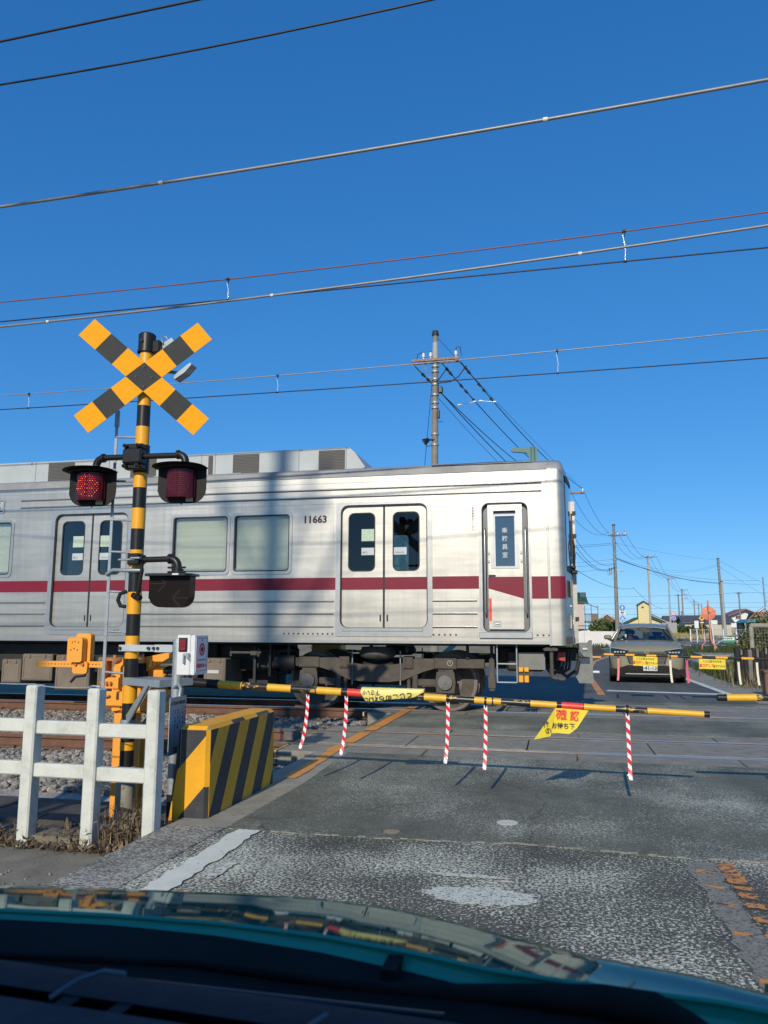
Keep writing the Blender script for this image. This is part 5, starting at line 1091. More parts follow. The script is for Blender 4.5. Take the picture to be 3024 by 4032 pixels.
obj('red_reflector', mb, M('red_reflector', (.22, .015, .02), .2, coat=1), ln)
mb = MB(); mb.box(-2.60, -2.545, 5.196, 5.205, 1.032, 1.056, b=.003); mb.box(-2.57, -2.548, 5.185, 5.2, 1.025, 1.06, b=.003); mb.box(-2.592, -2.578, 5.180, 5.196, .985, 1.045, b=.004); mb.tube([(-2.553, 5.19, 1.03), (-2.54, 5.185, 1.02), (-2.545, 5.185, 1.01), (-2.565, 5.188, 1.03)], .003, 6)
obj('padlock', mb, m_galv, bx)
sg = MB(); sg.box(-2.512, -2.509, 5.222, 5.41, .922, 1.172); pl = obj('sign_plate', sg, M('sign_white', (.72, .73, .74), .4, var=.03), bx)
mb = MB(); mb.ring(rrect(5.232, 5.402, .93, 1.165, .004), rrect(5.236, 5.398, .934, 1.161, .003), YZ, -2.5088, -2.5080); mb.ring(circ(5.317, 1.082, .047), circ(5.317, 1.082, .026), YZ, -2.5088, -2.5080); obj('sign_print', mb, m_inkr, pl)
mb = MB(); mb.prism(circ(5.317, 1.082, .019), YZ, -2.5088, -2.5075); mb.ring(circ(5.317, 1.149, .009, 12), circ(5.317, 1.149, .006, 12), YZ, -2.5088, -2.5078); obj('sign_print', mb, m_dark, pl)
RX = (PI / 2, 0, PI / 2)
text('sign_lettering', 'Emergency button', .0185, (-2.5075, 5.317, 1.010), m_inkr, pl, rot=RX)
text('sign_lettering', '非常ボタン', .032, (-2.5075, 5.317, .965), m_inkr, pl, rot=RX, bold=.0012)
ps = MB(); ps.box(-2.664, -2.660, 5.158, 5.408, .355, .750); ntc = obj('notice_plate', ps, M('notice_white', (.42, .43, .44), .45, var=.04), mk)
mb = MB(); mb.box(-2.72, -2.665, 5.36, 5.40, .42, .45); mb.box(-2.72, -2.665, 5.36, 5.40, .66, .69); mb.tube([(-2.76, 5.40, .80), (-2.70, 5.36, .83), (-2.67, 5.33, .80), (-2.67, 5.31, .73)], .012, 8); obj('bracket', mb, m_galv, ntc)
text('sign_lettering', '伊 第282号踏切道', .028, (-2.6592, 5.283, .705), m_ink, ntc, rot=RX, bold=.0004)
def vtext(s, y, z0, size, mat_, par):
    for i, ch in enumerate(s): text('sign_lettering', ch, size, (-2.6592, y, z0 - i * size * 1.08), mat_, par, rot=RX, bold=.0003)
vtext('非常の際は', 5.388, .665, .024, m_inkr, ntc); vtext('上のボタンを', 5.355, .665, .032, m_ink, ntc); vtext('こわれた時や', 5.312, .655, .018, m_ink, ntc); vtext('車が止まった時', 5.28, .655, .018, m_ink, ntc); vtext('カバーを強く押して', 5.243, .655, .016, m_ink, ntc); vtext('下さい', 5.21, .655, .018, m_inkr, ntc)
text('sign_lettering', '東武鉄道株式会社', .018, (-2.6592, 5.30, .395), m_ink, ntc, rot=RX); text('sign_lettering', '電話番号 踏切係', .017, (-2.6592, 5.30, .372), m_ink, ntc, rot=RX)
# clamp bar linking post and pipe
mb = MB(); mb.box(-3.36, -2.78, PYc - .072, PYc - .064, 1.052, 1.103, b=.002); mb.box(-3.05, -2.90, PYc - .079, PYc - .072, 1.048, 1.106, b=.002); mb.cyl((PXc, PYc, 1.050), (PXc, PYc, 1.105), .058, n=24); mb.cyl((-3.02, PYc - .072, 1.10), (-2.90, PYc - .072, 1.10), .003, n=6)
br = obj('clamp_bar', mb, M('pale_galvanised', (.52, .55, .55), .45, metal=.35, var=.12, scale=12), sig)
mb = MB()
for x in (-3.345, -3.10, -3.055, -3.02, -2.80): mb.cyl((x, PYc - .092, 1.078), (x, PYc - .07, 1.078), .012, n=8)
obj('clamp_bolt', mb, m_dark, br)
# striped concrete buffer block
def clip(poly, a, b, c):      # keep a*u+b*v<=c
    out = []; n = len(poly)
    for i in range(n):
        p, q = poly[i], poly[(i + 1) % n]; dp, dq = a * p[0] + b * p[1] - c, a * q[0] + b * q[1] - c
        if dp <= 0: out.append(p)
        if dp * dq < 0: t = dp / (dp - dq); out.append((p[0] + (q[0] - p[0]) * t, p[1] + (q[1] - p[1]) * t))
    return out
e_b = .0018
blk = thing('striped_bollard_block', 'concrete block with yellow and black hazard stripes at road edge', 'concrete block', (-2.39, 5.6, -.3))
bx0, bx1, by0, by1, bz = -2.495, -2.275, 4.98, 6.22, .585; ch = .022
m_by = M('block_yellow', (.78, .37, .01), .55, var=.1, scale=5, bump=.15, bscale=60, col2=(.30, .22, .08), c2cov=.34, c2scale=24); m_bk = M('block_black', (.035, .037, .04), .6, var=.25, scale=5, bump=.2, bscale=60, col2=(.10, .10, .09), c2cov=.36, c2scale=18)
mb = MB(); mb.box(bx0, bx1, by0, by1, -.3, bz, b=ch); body = obj('block_body', mb, m_conc, blk)
mb = MB(); mb.prism([(bx0 - .055, -.3), (bx0 - .055, -.05), (bx0 + .004, bz - ch), (bx0 + .004, -.3)], XZ, by0 + .004, by1 - .004); obj('battered_side', mb, m_bk, body)
mb = MB(); mb.prism([(bx0 - .05, -.02), (bx0 + ch, -.02), (bx0 + ch, .33), (bx0 - .0, .30)], XZ, by0 - e_b, by0 + .006); obj('painted_stripe', mb, m_by, body)
e = .0022
# road side: slanted bands
mb = MB(); per = .375; slope = .55
R_ = [(by0 + ch, .0), (by1 - ch, .0), (by1 - ch, bz - ch), (by0 + ch, bz - ch)]
k = -3
while k < 5:
    y0 = by0 + .02 + k * per
    for j, (a0, a1) in enumerate(((0, .5), (.5, 1))):
        c0, c1 = y0 + per * a0, y0 + per * a1      # u - slope*v between c0 and c1
        P = clip(clip(R_, -1, slope, -c0), 1, -slope, c1)
        if len(P) > 2: mb.prism(P, YZ, bx1 + .0004, bx1 + e, mi=j)
    k += 1
obj('painted_stripe', mb, [m_bk, m_by], body)
mb = MB(); F_ = [(bx0 + ch, -.05), (bx1 - ch, -.05), (bx1 - ch, bz - ch), (bx0 + ch, bz - ch)]
for lo, hi, j in ((-9, -.02, 0), (-.02, .30, 1), (.30, 9, 0)):
    P = clip(clip(F_, 1.15, -1, 1.15 * bx0 - lo), -1.15, 1, -1.15 * bx0 + hi)
    if len(P) > 2: mb.prism(P, XZ, by0 - e, by0 - .0004, mi=j)
obj('painted_stripe', mb, [m_bk, m_by], body)
mb = MB(); mb.prism(rrect(bx0 + ch, bx1 - ch, by0 + ch, by1 - ch, .004), XY, bz + .0004, bz + e); obj('painted_top', mb, m_by, body)
mb = MB()
for a, b, j in ((by0 + ch, 5.38, 1), (5.38, 5.60, 0), (5.60, 5.85, 1), (5.85, 6.10, 0), (6.10, by1 - ch, 1)): mb.add([(bx1 + .0004, a, bz - ch), (bx1 + .0004, b, bz - ch), (bx1 - ch, b, bz + .0008), (bx1 - ch, a, bz + .0008)], [(0, 1, 2, 3)], j)
mb.add([(bx1 - ch, by0 - .0005, .20), (bx1 + .0005, by0 + ch, .20), (bx1 + .0005, by0 + ch, bz - ch), (bx1 - ch, by0 - .0005, bz - ch)], [(0, 1, 2, 3)], 1)
mb.add([(bx1 - ch, by0 - .0005, -.05), (bx1 + .0005, by0 + ch, -.05), (bx1 + .0005, by0 + ch, .20), (bx1 - ch, by0 - .0005, .20)], [(0, 1, 2, 3)], 0)
mb.add([(bx0 + ch, by0 - .0005, bz - ch), (bx1 - ch, by0 - .0005, bz - ch), (bx1 - ch, by0 + ch, bz + .001), (bx0 + ch, by0 + ch, bz + .001)], [(0, 1, 2, 3)], 1)
obj('painted_edge', mb, [m_bk, m_by], body)
# white concrete fence
fn = thing('fence', 'white concrete post and rail fence beside the gate machine', 'fence', (-3.2, 4.45, -.3))
pw, pd = .084, .10; YP = 4.6
fx = (-2.492, -2.912, -3.362, -3.80, -4.24, -4.68)
for i, x in enumerate(fx):
    zt = (.846, .850, .862, .868, .87, .87)[i]; mb = MB(); mb.box(x - pw / 2, x + pw / 2, YP, YP + pd, -.34, zt, b=.010); obj('post', mb, m_postc, fn)
for i in range(5):
    x1, x0 = fx[i] - pw / 2 + .004, fx[i + 1] + pw / 2 - .004; dz = i * .008
    for za, zb in ((.545, .630), (.276, .363)):
        mb = MB(); mb.box(x0, x1, YP + .022, YP + .078, za + dz, zb + dz, b=.008); obj('fence_rail', mb, m_postc, fn)
mb = MB(); P = []
for a, b, sg in ((-2.93, -3.36, .012), (-3.36, -3.80, .004), (-3.8, -4.24, .01)):
    for k in range(8): t = k / 8; P.append((a + (b - a) * t, YP + .03, (.858 if a > -3 else .868) + t * .006 - sg * 4 * t * (1 - t)))
mb.tube(P, .0042, 6); mb.tube([(-2.88, YP + .03, .86), (-2.92, YP + .015, .866), (-2.95, YP + .03, .862), (-2.93, YP + .045, .86)], .006, 6); obj('tie_wire', mb, m_galv, fn)
# ------------------------------------------------------------------ far side of the crossing
YFB = 14.4
Fa, Fb = Vector((.774, YFB, .794)), Vector((5.4, YFB, .70))
m_yf = m_yel
segs = []; L0 = (Fb - Fa).length; px_b = [.774, .94, 1.135, 1.285, 1.48, 1.645, 1.845, 1.99, 2.20, 2.385, 2.60, 2.79, 3.01, 3.20, 3.43, 3.62, 3.85, 4.05, 4.3, 4.5, 4.75, 4.95, 5.2, 5.4]
for i in range(len(px_b) - 1): segs.append((px_b[i] - .774, px_b[i + 1] - .774, 'yK'[i % 2]))
mf = {'y': m_yf, 'K': m_black, 'k': m_black}
fb, F0, df = boom('barrier_arm', 'long thin barrier arm in front of the oncoming car with two yellow banners', Fa, Fb, .020, .027, segs, mf, 'crossing barrier arms', nn=12)
for c in fb.children:
    if c.name.startswith('black_band'): c.scale = (1, 1, 1)
m_pk = M('faded_pink_strip', (.78, .20, .24), .5); m_mg = M('magenta_strip', (.70, .06, .16), .5); m_cr = M('cream_strip', (.72, .68, .50), .5)
for x, b, m_ in ((1.012, .352, m_pk), (1.868, .330, m_cr), (2.136, .329, m_mg), (2.958, .318, m_cr), (3.245, .311, m_cr), (3.9, .32, m_cr)):
    p = atx(F0, df, x); mb = MB(); mb.cyl(p - df * .012, p + df * .012, .029, n=12); mb.box(x - .008, x + .008, YFB - .02, YFB, p.z - .06, p.z); cl = obj('strip_clip', mb, m_black, fb)
    mb = MB(); z0 = p.z - .055; mb.grid([[(x + u * .034 + (-.02 if m_ is m_pk else .012) * (t ** 3), YFB - .012 - .02 * t * t, z0 + (b - z0) * t) for u in (-.5, .5)] for t in [i / 10 for i in range(11)]]); mb.grid([[(x + u * .034 + (-.02 if m_ is m_pk else .012) * (t ** 3), YFB - .008 - .02 * t * t, z0 + (b - z0) * t) for u in (-.5, .5)] for t in [i / 10 for i in range(11)]]); obj('hanging_strip', mb, m_, fb)
for x0, x1, z0, z1 in ((1.257, 1.658, .603, .762), (2.328, 2.750, .566, .731)):
    mb = MB(); mb.grid([[(x0 + (x1 - x0) * i / 12, YFB - .03 + .006 * math.sin(i * 1.1 + j), z0 + (z1 - z0) * j / 4 - (.012 if x0 < 2 else .006) * (i / 12 - .5)) for i in range(13)] for j in range(5)]); mb.grid([[(x0 + (x1 - x0) * i / 12, YFB - .026 + .006 * math.sin(i * 1.1 + j), z0 + (z1 - z0) * j / 4 - (.012 if x0 < 2 else .006) * (i / 12 - .5)) for i in range(13)] for j in range(5)])
    bn = obj('banner', mb, m_ban, fb); cx = (x0 + x1) / 2; ry = .03 if x0 < 2 else .014
    text('banner_lettering', 'とじこめられたら', .043, (cx, YFB - .039, z1 - .038), m_ink, bn, rot=(PI / 2, ry, 0), bold=.0006, sx=.88)
    text('banner_lettering', '車で押して', .058, (cx - .088, YFB - .039, z0 + .055), m_inkr, bn, rot=(PI / 2, ry, 0), bold=.0016, sx=.83)
    text('banner_lettering', '出て下さい!!', .040, (cx + .108, YFB - .039, z0 + .047), m_ink, bn, rot=(PI / 2, ry, 0), bold=.0006, sx=.86)
# opposite arm whose tip shows behind the coupler
o2, O0, do_ = boom('barrier_arm', 'short yellow tip of a barrier arm showing past the train coupler', (.755, 15.0, .721), (-4.2, 15.0, .80), .019, .027, [(i * .17, (i + 1) * .17, 'yK'[i % 2]) for i in range(29)], mf, 'crossing barrier arms', nn=12)
mb = MB(); mb.box(-4.7, -4.1, 14.8, 15.2, -.3, .95, b=.03); obj('gate_cabinet', mb, m_orange, o2)
# far gate machine post, mostly outside the frame
mb = MB(); mb.box(3.70, 3.98, 15.85, 16.12, -.05, .47, b=.02); mb.box(3.68, 4.0, 15.83, 16.14, .44, .49, b=.01); obj('rusty_post', mb, M('rust_brown', (.20, .10, .06), .8, var=.3, scale=8), label='short rusty brown steel post at the barrier end', category='post')
mb = MB(); mb.box(5.2, 5.7, 14.2, 14.8, -.3, 1.0, b=.03); obj('gate_cabinet', mb, m_orange, fb)
# old sleeper fence
sf = thing('sleeper_fence', 'black upright old sleepers forming a rough fence on the verge', 'sleeper fence', (4.6, 19, -.1))
m_slp = M('creosote_wood', (.028, .025, .023), .9, var=.5, scale=5, bump=.9, bscale=25, stretch=(6, 6, .6)); m_slg = M('weathered_wood', (.20, .185, .165), .9, var=.3, scale=5, bump=.6, bscale=30, stretch=(6, 6, .6))
x = 3.84; r_ = random.Random(6); i = 0
while x < 6.5:
    w = r_.uniform(.05, .11); h = r_.uniform(.74, .84); mb = MB()
    mb.box(x, x + w - .006, 19 + (x - 3.84) * .05 - .04, 19 + (x - 3.84) * .05 + .10, -.15, h, b=.012); obj('sleeper', mb, m_slp if i % 6 != 3 else m_slg, sf)
    if i % 2: 
        mb = MB(); mb.box(x + .01, x + w * .6, 18.93 + (x - 3.84) * .05, 18.95 + (x - 3.84) * .05, h - r_.uniform(.1, .22), h + .01, b=.004); obj('loose_splinter', mb, m_slg, sf)
    x += w; i += 1
mg = thing('mesh_gate', 'rusty wire mesh panel with a pale concrete cap behind the sleepers', 'mesh panel', (5.2, 21.5, -.1))
mb = MB(); mb.box(4.72, 7.0, 21.4, 21.55, 1.27, 1.38, b=.03); mb.box(4.70, 4.80, 21.4, 21.5, -.2, 1.3, b=.02); mb.box(5.7, 5.8, 21.4, 21.5, -.2, 1.3); obj('frame', mb, m_conc, mg)
mb = MB()
for k in range(34): mb.box(4.8 + k * .065, 4.806 + k * .065, 21.44, 21.446, .2, 1.3)
for k in range(14): mb.box(4.8, 7.0, 21.447, 21.453, .25 + k * .08, .256 + k * .08)
obj('wire_mesh', mb, M('dull_wire', (.16, .15, .13), .7), mg)
# leafy masses built from many small leaves on branches
def foliage(name, blobs, n, leaf, mats, seed, trunk=None, label=None, cat=None, group=None, kind=None, loc=None):
    r = random.Random(seed); g = np.random.RandomState(seed); V = []; F = []; Mi = []
    tot = sum(b[3] * b[4] * b[5] for b in blobs); c = 0
    for (bx, by, bz_, rx, ry, rz) in blobs:
        m_ = int(n * rx * ry * rz / tot)
        d = g.normal(size=(m_, 3)); d /= np.linalg.norm(d, axis=1)[:, None]; rad = g.uniform(.35, 1, m_) ** .45
        P = d * rad[:, None]; P += .12 * np.sin(P[:, [1, 2, 0]] * 7 + seed); P = P * (rx, ry, rz) + (bx, by, bz_)
        cl = g.randint(0, 1 + m_ // 14, m_); cc = g.normal(size=(1 + m_ // 14, 3)) * .10 * (rx, ry, rz); P += cc[cl]
        a = g.normal(size=(m_, 3)); a /= np.linalg.norm(a, axis=1)[:, None]; b = np.cross(a, g.normal(size=(m_, 3))); b /= np.linalg.norm(b, axis=1)[:, None]
        s_ = leaf * g.uniform(.5, 1.3, (m_, 1)); q = np.stack([P - a * s_, P + b * s_ * .55, P + a * s_, P - b * s_ * .55], 1).reshape(-1, 3)
        V.append(q); F.append(np.arange(c, c + 4 * m_).reshape(-1, 4)); c += 4 * m_; Mi.append((cl * 7 + g.randint(0, 2, m_)) % len(mats))
    V = np.concatenate(V); F = np.concatenate(F); Mi = np.concatenate(Mi).astype(np.int32)
    root = thing(name, label, cat, loc, group) if kind is None else None
    if root is not None: V = V - np.array(loc)
    me = bpy.data.meshes.new('crown'); me.vertices.add(len(V)); me.vertices.foreach_set('co', V.ravel()); me.loops.add(len(F) * 4); me.loops.foreach_set('vertex_index', F.ravel().astype(np.int32))
    me.polygons.add(len(F)); me.polygons.foreach_set('loop_start', np.arange(0, len(F) * 4, 4)); me.polygons.foreach_set('material_index', Mi)
    for m_ in mats: me.materials.append(m_)
    me.update(); me.validate()
    o = bpy.data.objects.new('crown' if root is not None else name, me); COL.objects.link(o)
    if root is None: return S(o, kind=kind, label=label)
    o.parent = root
    mb = MB()
    for (bx, by, bz_, rx, ry, rz) in blobs:
        base = Vector(trunk); top = Vector((bx, by, bz_ + rz * .2)); mid = base.lerp(top, .5) + Vector((r.uniform(-.1, .1), r.uniform(-.1, .1), 0)) * rx; mb.tube([base, mid, top], [leaf * .5, leaf * .4, leaf * .15], 6)
        for q in range(5): e_ = top + Vector((r.uniform(-1, 1) * rx, r.uniform(-1, 1) * ry, r.uniform(-.3, .9) * rz)); mb.tube([mid.lerp(top, .5), e_], [leaf * .2, leaf * .06], 4)
    obj('branches', mb, M('bark', (.10, .08, .06), .9, var=.3), root)
    return root
lf1 = M('leaf_dark', (.030, .052, .016), .6, var=.4, scale=3); lf2 = M('leaf_mid', (.060, .095, .022), .6, var=.4, scale=3); lf3 = M('leaf_light', (.11, .15, .035), .6, var=.35, scale=3); lf4 = M('leaf_ochre', (.24, .19, .05), .7, var=.3, scale=3)
for q_ in (lf1, lf2, lf3, lf4): islands(q_, (.4, .42, .4), (1.6, 1.5, 1.3))
foliage('evergreen_shrub', [(7.3, 30, .95, 1.05, .9, .75), (8.4, 31, 1.2, 1.3, 1, 1.0), (9.6, 31.5, 1.4, 1.3, 1, 1.2), (6.6, 30, .55, .6, .6, .55)], 15000, .055, [lf1, lf2, lf2, lf3, lf4], 3, (8, 30.5, -.1), 'dense green shrub spreading behind the sleeper fence', 'shrub', loc=(8, 30.5, -.1))
foliage('small_shrub', [(5.55, 25.0, .26, .45, .5, .34), (5.2, 25.4, .15, .3, .4, .24)], 3200, .035, [lf2, lf4, lf3, lf4], 5, (5.4, 25, -.1), 'low ochre bush between the banner and the sleeper fence', 'shrub', loc=(5.4, 25, -.1))
foliage('small_shrub', [(5.0, 20.8, .2, .4, 1.2, .35), (4.85, 19.5, .12, .3, .5, .3)], 4200, .035, [lf2, lf3, lf1], 8, (5, 20.5, -.1), 'weedy green bush at the foot of the black sleepers', 'shrub', loc=(5, 20.5, -.1))
foliage('round_hedge', [(5.0, 92, 1.15, 1.5, 1.3, 1.15), (6.4, 92, 1.0, 1.2, 1.2, 1.0)], 5000, .12, [lf2, lf3, lf3], 7, (5.4, 92, -.2), 'bright green clipped shrub above the white wall', 'shrub', loc=(5.4, 92, -.2))
foliage('tree_mass', [(34 + i * 2.6, 205 + (i % 3) * 5, 2.0, 3.2, 3, 1.7 + .5 * math.sin(i * 2.1)) for i in range(9)], 9000, .3, [lf1, lf2, lf1], 9, kind='stuff')
foliage('tree_mass', [(19 + i * 1.4, 150 + (i % 2) * 3, .9, 1.7, 2, .9 + .3 * math.sin(i * 1.7)) for i in range(5)], 4000, .22, [lf1, lf2], 10, kind='stuff')
# ------------------------------------------------------------------ oncoming car
g_car = glass('car_glass', (.38, .42, .42), .05)
CXc, CYc = 1.985, 19.2
car = thing('car', 'khaki green small crossover waiting behind the far barrier arm', 'car', (CXc, CYc, 0))
m_cb = M('khaki_car_paint', (.27, .25, .165), .32, metal=.15, var=.03, scale=3, coat=.35)
LN = 3.95
def cs(s, w, zb, zs, zt, sh=.93):
    # half section from bottom centre to top centre (x,z)
    return [(0, zb), (w * .80, zb), (w * .93, zb + .04), (w * .985, zb + .16), (w, (zb + zs) * .5), (w * .985, zs - .12), (w * sh, zs - .02), (w * .80, zs + (zt - zs) * .55), (w * .45, zt - .004), (0, zt)]
ST = [(0.0, .55, .26, .64, .66, .92), (.02, .68, .20, .69, .71, .92), (.07, .76, .17, .76, .79, .93), (.16, .80, .16, .81, .85, .93), (.35, .82, .16, .865, .905, .93), (.7, .83, .17, .905, .945, .93), (1.1, .835, .17, .94, .97, .94), (1.5, .835, .17, .95, .98, .94), (2.2, .835, .17, .96, .97, .95), (3.2, .83, .18, .98, .99, .95), (3.7, .80, .22, .96, .97, .93), (3.9, .74, .28, .88, .90, .9), (3.95, .6, .34, .80, .82, .9)]
mb = MB(); rows = []
for s, w, zb, zs, zt, sh in ST:
    h = cs(s, w, zb, zs, zt, sh); rows.append([(CXc + x, CYc + s, z) for x, z in h] + [(CXc - x, CYc + s, z) for x, z in h[-2::-1]])
mb.grid(rows); mb.add(rows[0], [tuple(range(len(rows[0])))]); mb.add(rows[-1], [tuple(range(len(rows[-1])))]); bdy = obj('body', mb, m_cb, car)
# roof and pillars
mb = MB(); rf = []
for s, w, z in ((1.60, .53, 1.294), (1.72, .575, 1.333), (2.1, .60, 1.370), (2.7, .60, 1.380), (3.4, .58, 1.355), (3.75, .53, 1.31)):
    rf.append([(CXc + u * w, CYc + s, z - .05 * abs(u) ** 3) for u in (-1, -.85, -.5, 0, .5, .85, 1)])
mb.grid(rf); mb.grid([[(x, y, z - .035) for x, y, z in r] for r in rf]); mb.grid([rf[0], [(x, y, z - .035) for x, y, z in rf[0]]]); obj('roof', mb, m_cb, car)
for s in (-1, 1):
    mb = MB(); mb.tube([(CXc + s * .70, CYc + 1.02, .955), (CXc + s * .63, CYc + 1.3, 1.12), (CXc + s * .56, CYc + 1.64, 1.287), (CXc + s * .585, CYc + 2.1, 1.338)], [.035, .03, .028, .03], 8); obj('pillar', mb, m_cb, car)
    mb = MB(); mb.tube([(CXc + s * .79, CYc + 2.35, .94), (CXc + s * .545, CYc + 2.45, 1.33)], .035, 6); obj('pillar', mb, m_cb, car); mb = MB(); mb.tube([(CXc + s * .77, CYc + 3.6, .95), (CXc + s * .50, CYc + 3.45, 1.31)], .06, 8); obj('pillar', mb, m_cb, car)
mb = MB(); wsr = []
for s, w, z in ((.98, .665, .945), (1.3, .615, 1.12), (1.62, .535, 1.288)): wsr.append([(CXc + u * w, CYc + s + .1 * abs(u) ** 2.5, z) for u in (-1, -.6, 0, .6, 1)])
mb.grid(wsr); wsn = obj('windscreen', mb, g_car, car)
mb = MB(); mb.tube([(CXc - .665, CYc + 1.07, .962), (CXc - .3, CYc + .985, .958), (CXc + .3, CYc + .985, .958), (CXc + .665, CYc + 1.07, .962)], .014, 6); mb.tube([(CXc - .1, CYc + .97, .965), (CXc + .45, CYc + 1.0, .972)], .008, 5); obj('wiper_cowl', mb, m_black, wsn)
mb = MB()
for s in (-1, 1): mb.add([(CXc + s * .775, CYc + 1.15, .955), (CXc + s * .79, CYc + 3.5, .965), (CXc + s * .53, CYc + 3.3, 1.29), (CXc + s * .54, CYc + 1.85, 1.29)], [(0, 1, 2, 3)])
mb.add([(CXc - .7, CYc + 3.78, .97), (CXc + .7, CYc + 3.78, .97), (CXc + .48, CYc + 3.6, 1.27), (CXc - .48, CYc + 3.6, 1.27)], [(0, 1, 2, 3)]); obj('side_window', mb, g_car, car)
mb = MB(); mb.add([(CXc + .12, CYc + 1.62, 1.235), (CXc + .42, CYc + 1.64, 1.225), (CXc + .46, CYc + 1.50, 1.155), (CXc + .14, CYc + 1.48, 1.165)], [(0, 1, 2, 3)]); obj('sun_visor', mb, M('pale_green_visor', (.42, .50, .42), .7), wsn)
mb = MB(); mb.box(CXc + .25, CXc + .36, CYc + 1.545, CYc + 1.55, 1.20, 1.215); mb.box(CXc - .44, CXc - .41, CYc + 1.6, CYc + 1.61, 1.24, 1.25); mb.box(CXc - .56, CXc - .50, CYc + 1.05, CYc + 1.06, .97, .985); mb.box(CXc - .46, CXc - .42, CYc + 1.2, CYc + 1.21, 1.0, 1.10); obj('windscreen_sticker', mb, m_stk, wsn)
# seats, dash, wheel
mb = MB(); mb.box(CXc - .68, CXc + .68, CYc + 1.12, CYc + 1.4, .80, .965, b=.03); obj('dashboard', mb, m_blackr, car)
for s in (-1, 1):
    mb = MB(); mb.box(CXc + s * .33 - .22, CXc + s * .33 + .22, CYc + 2.0, CYc + 2.12, .5, 1.06, b=.05); mb.box(CXc + s * .33 - .12, CXc + s * .33 + .12, CYc + 2.0, CYc + 2.1, 1.07, 1.22, b=.04); obj('seat', mb, m_blackr, car)
mb = MB(); mb.tube([(CXc - .33 + .16 * math.cos(a), CYc + 1.45 - .04 * math.sin(a), .93 + .15 * math.sin(a)) for a in [i * PI / 10 for i in range(21)]], .014, 6); obj('steering_wheel', mb, m_blackr, car)
# front details
yl = lambda s: CYc + s
mb = MB()
for i in range(9):
    z = .70 - i * .030; w = .46 - i * .012 - (.03 if i == 0 else 0); mb.box(CXc - w, CXc + w, CYc - .035 + i * .002 - .012, CYc + .03, z - .006, z + .003, b=.002)
    mb.m[-26:] = [0] * 26 if False else mb.m[-26:]
obj('grille_slat', mb, M('grille_beige', (.36, .35, .27), .3, metal=.4, coat=.8), bdy)
mb = MB(); mb.prism([(CXc - .47, .715), (CXc + .47, .715), (CXc + .40, .44), (CXc - .40, .44)], XZ, CYc - .02, CYc + .05); obj('grille_back', mb, m_rub, bdy)
mb = MB(); mb.prism([(CXc - .42, .41), (CXc + .42, .41), (CXc + .74, .30), (CXc + .74, .20), (CXc + .5, .19), (CXc + .42, .24), (CXc - .42, .24), (CXc - .5, .19), (CXc - .74, .20), (CXc - .74, .30)], XZ, CYc - .03, CYc + .1); mb.prism([(CXc - .82, .33), (CXc - .70, .33), (CXc - .68, .16), (CXc - .80, .16)], XZ, CYc + .05, CYc + .3); mb.prism([(CXc + .82, .33), (CXc + .70, .33), (CXc + .68, .16), (CXc + .80, .16)], XZ, CYc + .05, CYc + .3); mb.box(CXc - .72, CXc + .72, CYc - .01, CYc + .3, .12, .22, b=.03); obj('bumper_trim', mb, m_blackr, bdy)
mb = MB()
for i in range(11):
    for j in range(3): cx = CXc - .38 + i * .076 + (.038 if j % 2 else 0); cz = .285 + j * .04; mb.ring(circ(cx, cz, .024, 6), circ(cx, cz, .017, 6), XZ, CYc - .04, CYc - .03)
obj('intake_mesh', mb, m_dark, bdy)
mb = MB(); mb.prism([(CXc - .46, .225), (CXc + .46, .225), (CXc + .50, .205), (CXc + .40, .200), (CXc - .40, .200), (CXc - .50, .205)], XZ, CYc - .05, CYc - .03); obj('skid_trim', mb, M('silver_trim', (.45, .45, .43), .3, metal=.7), bdy)
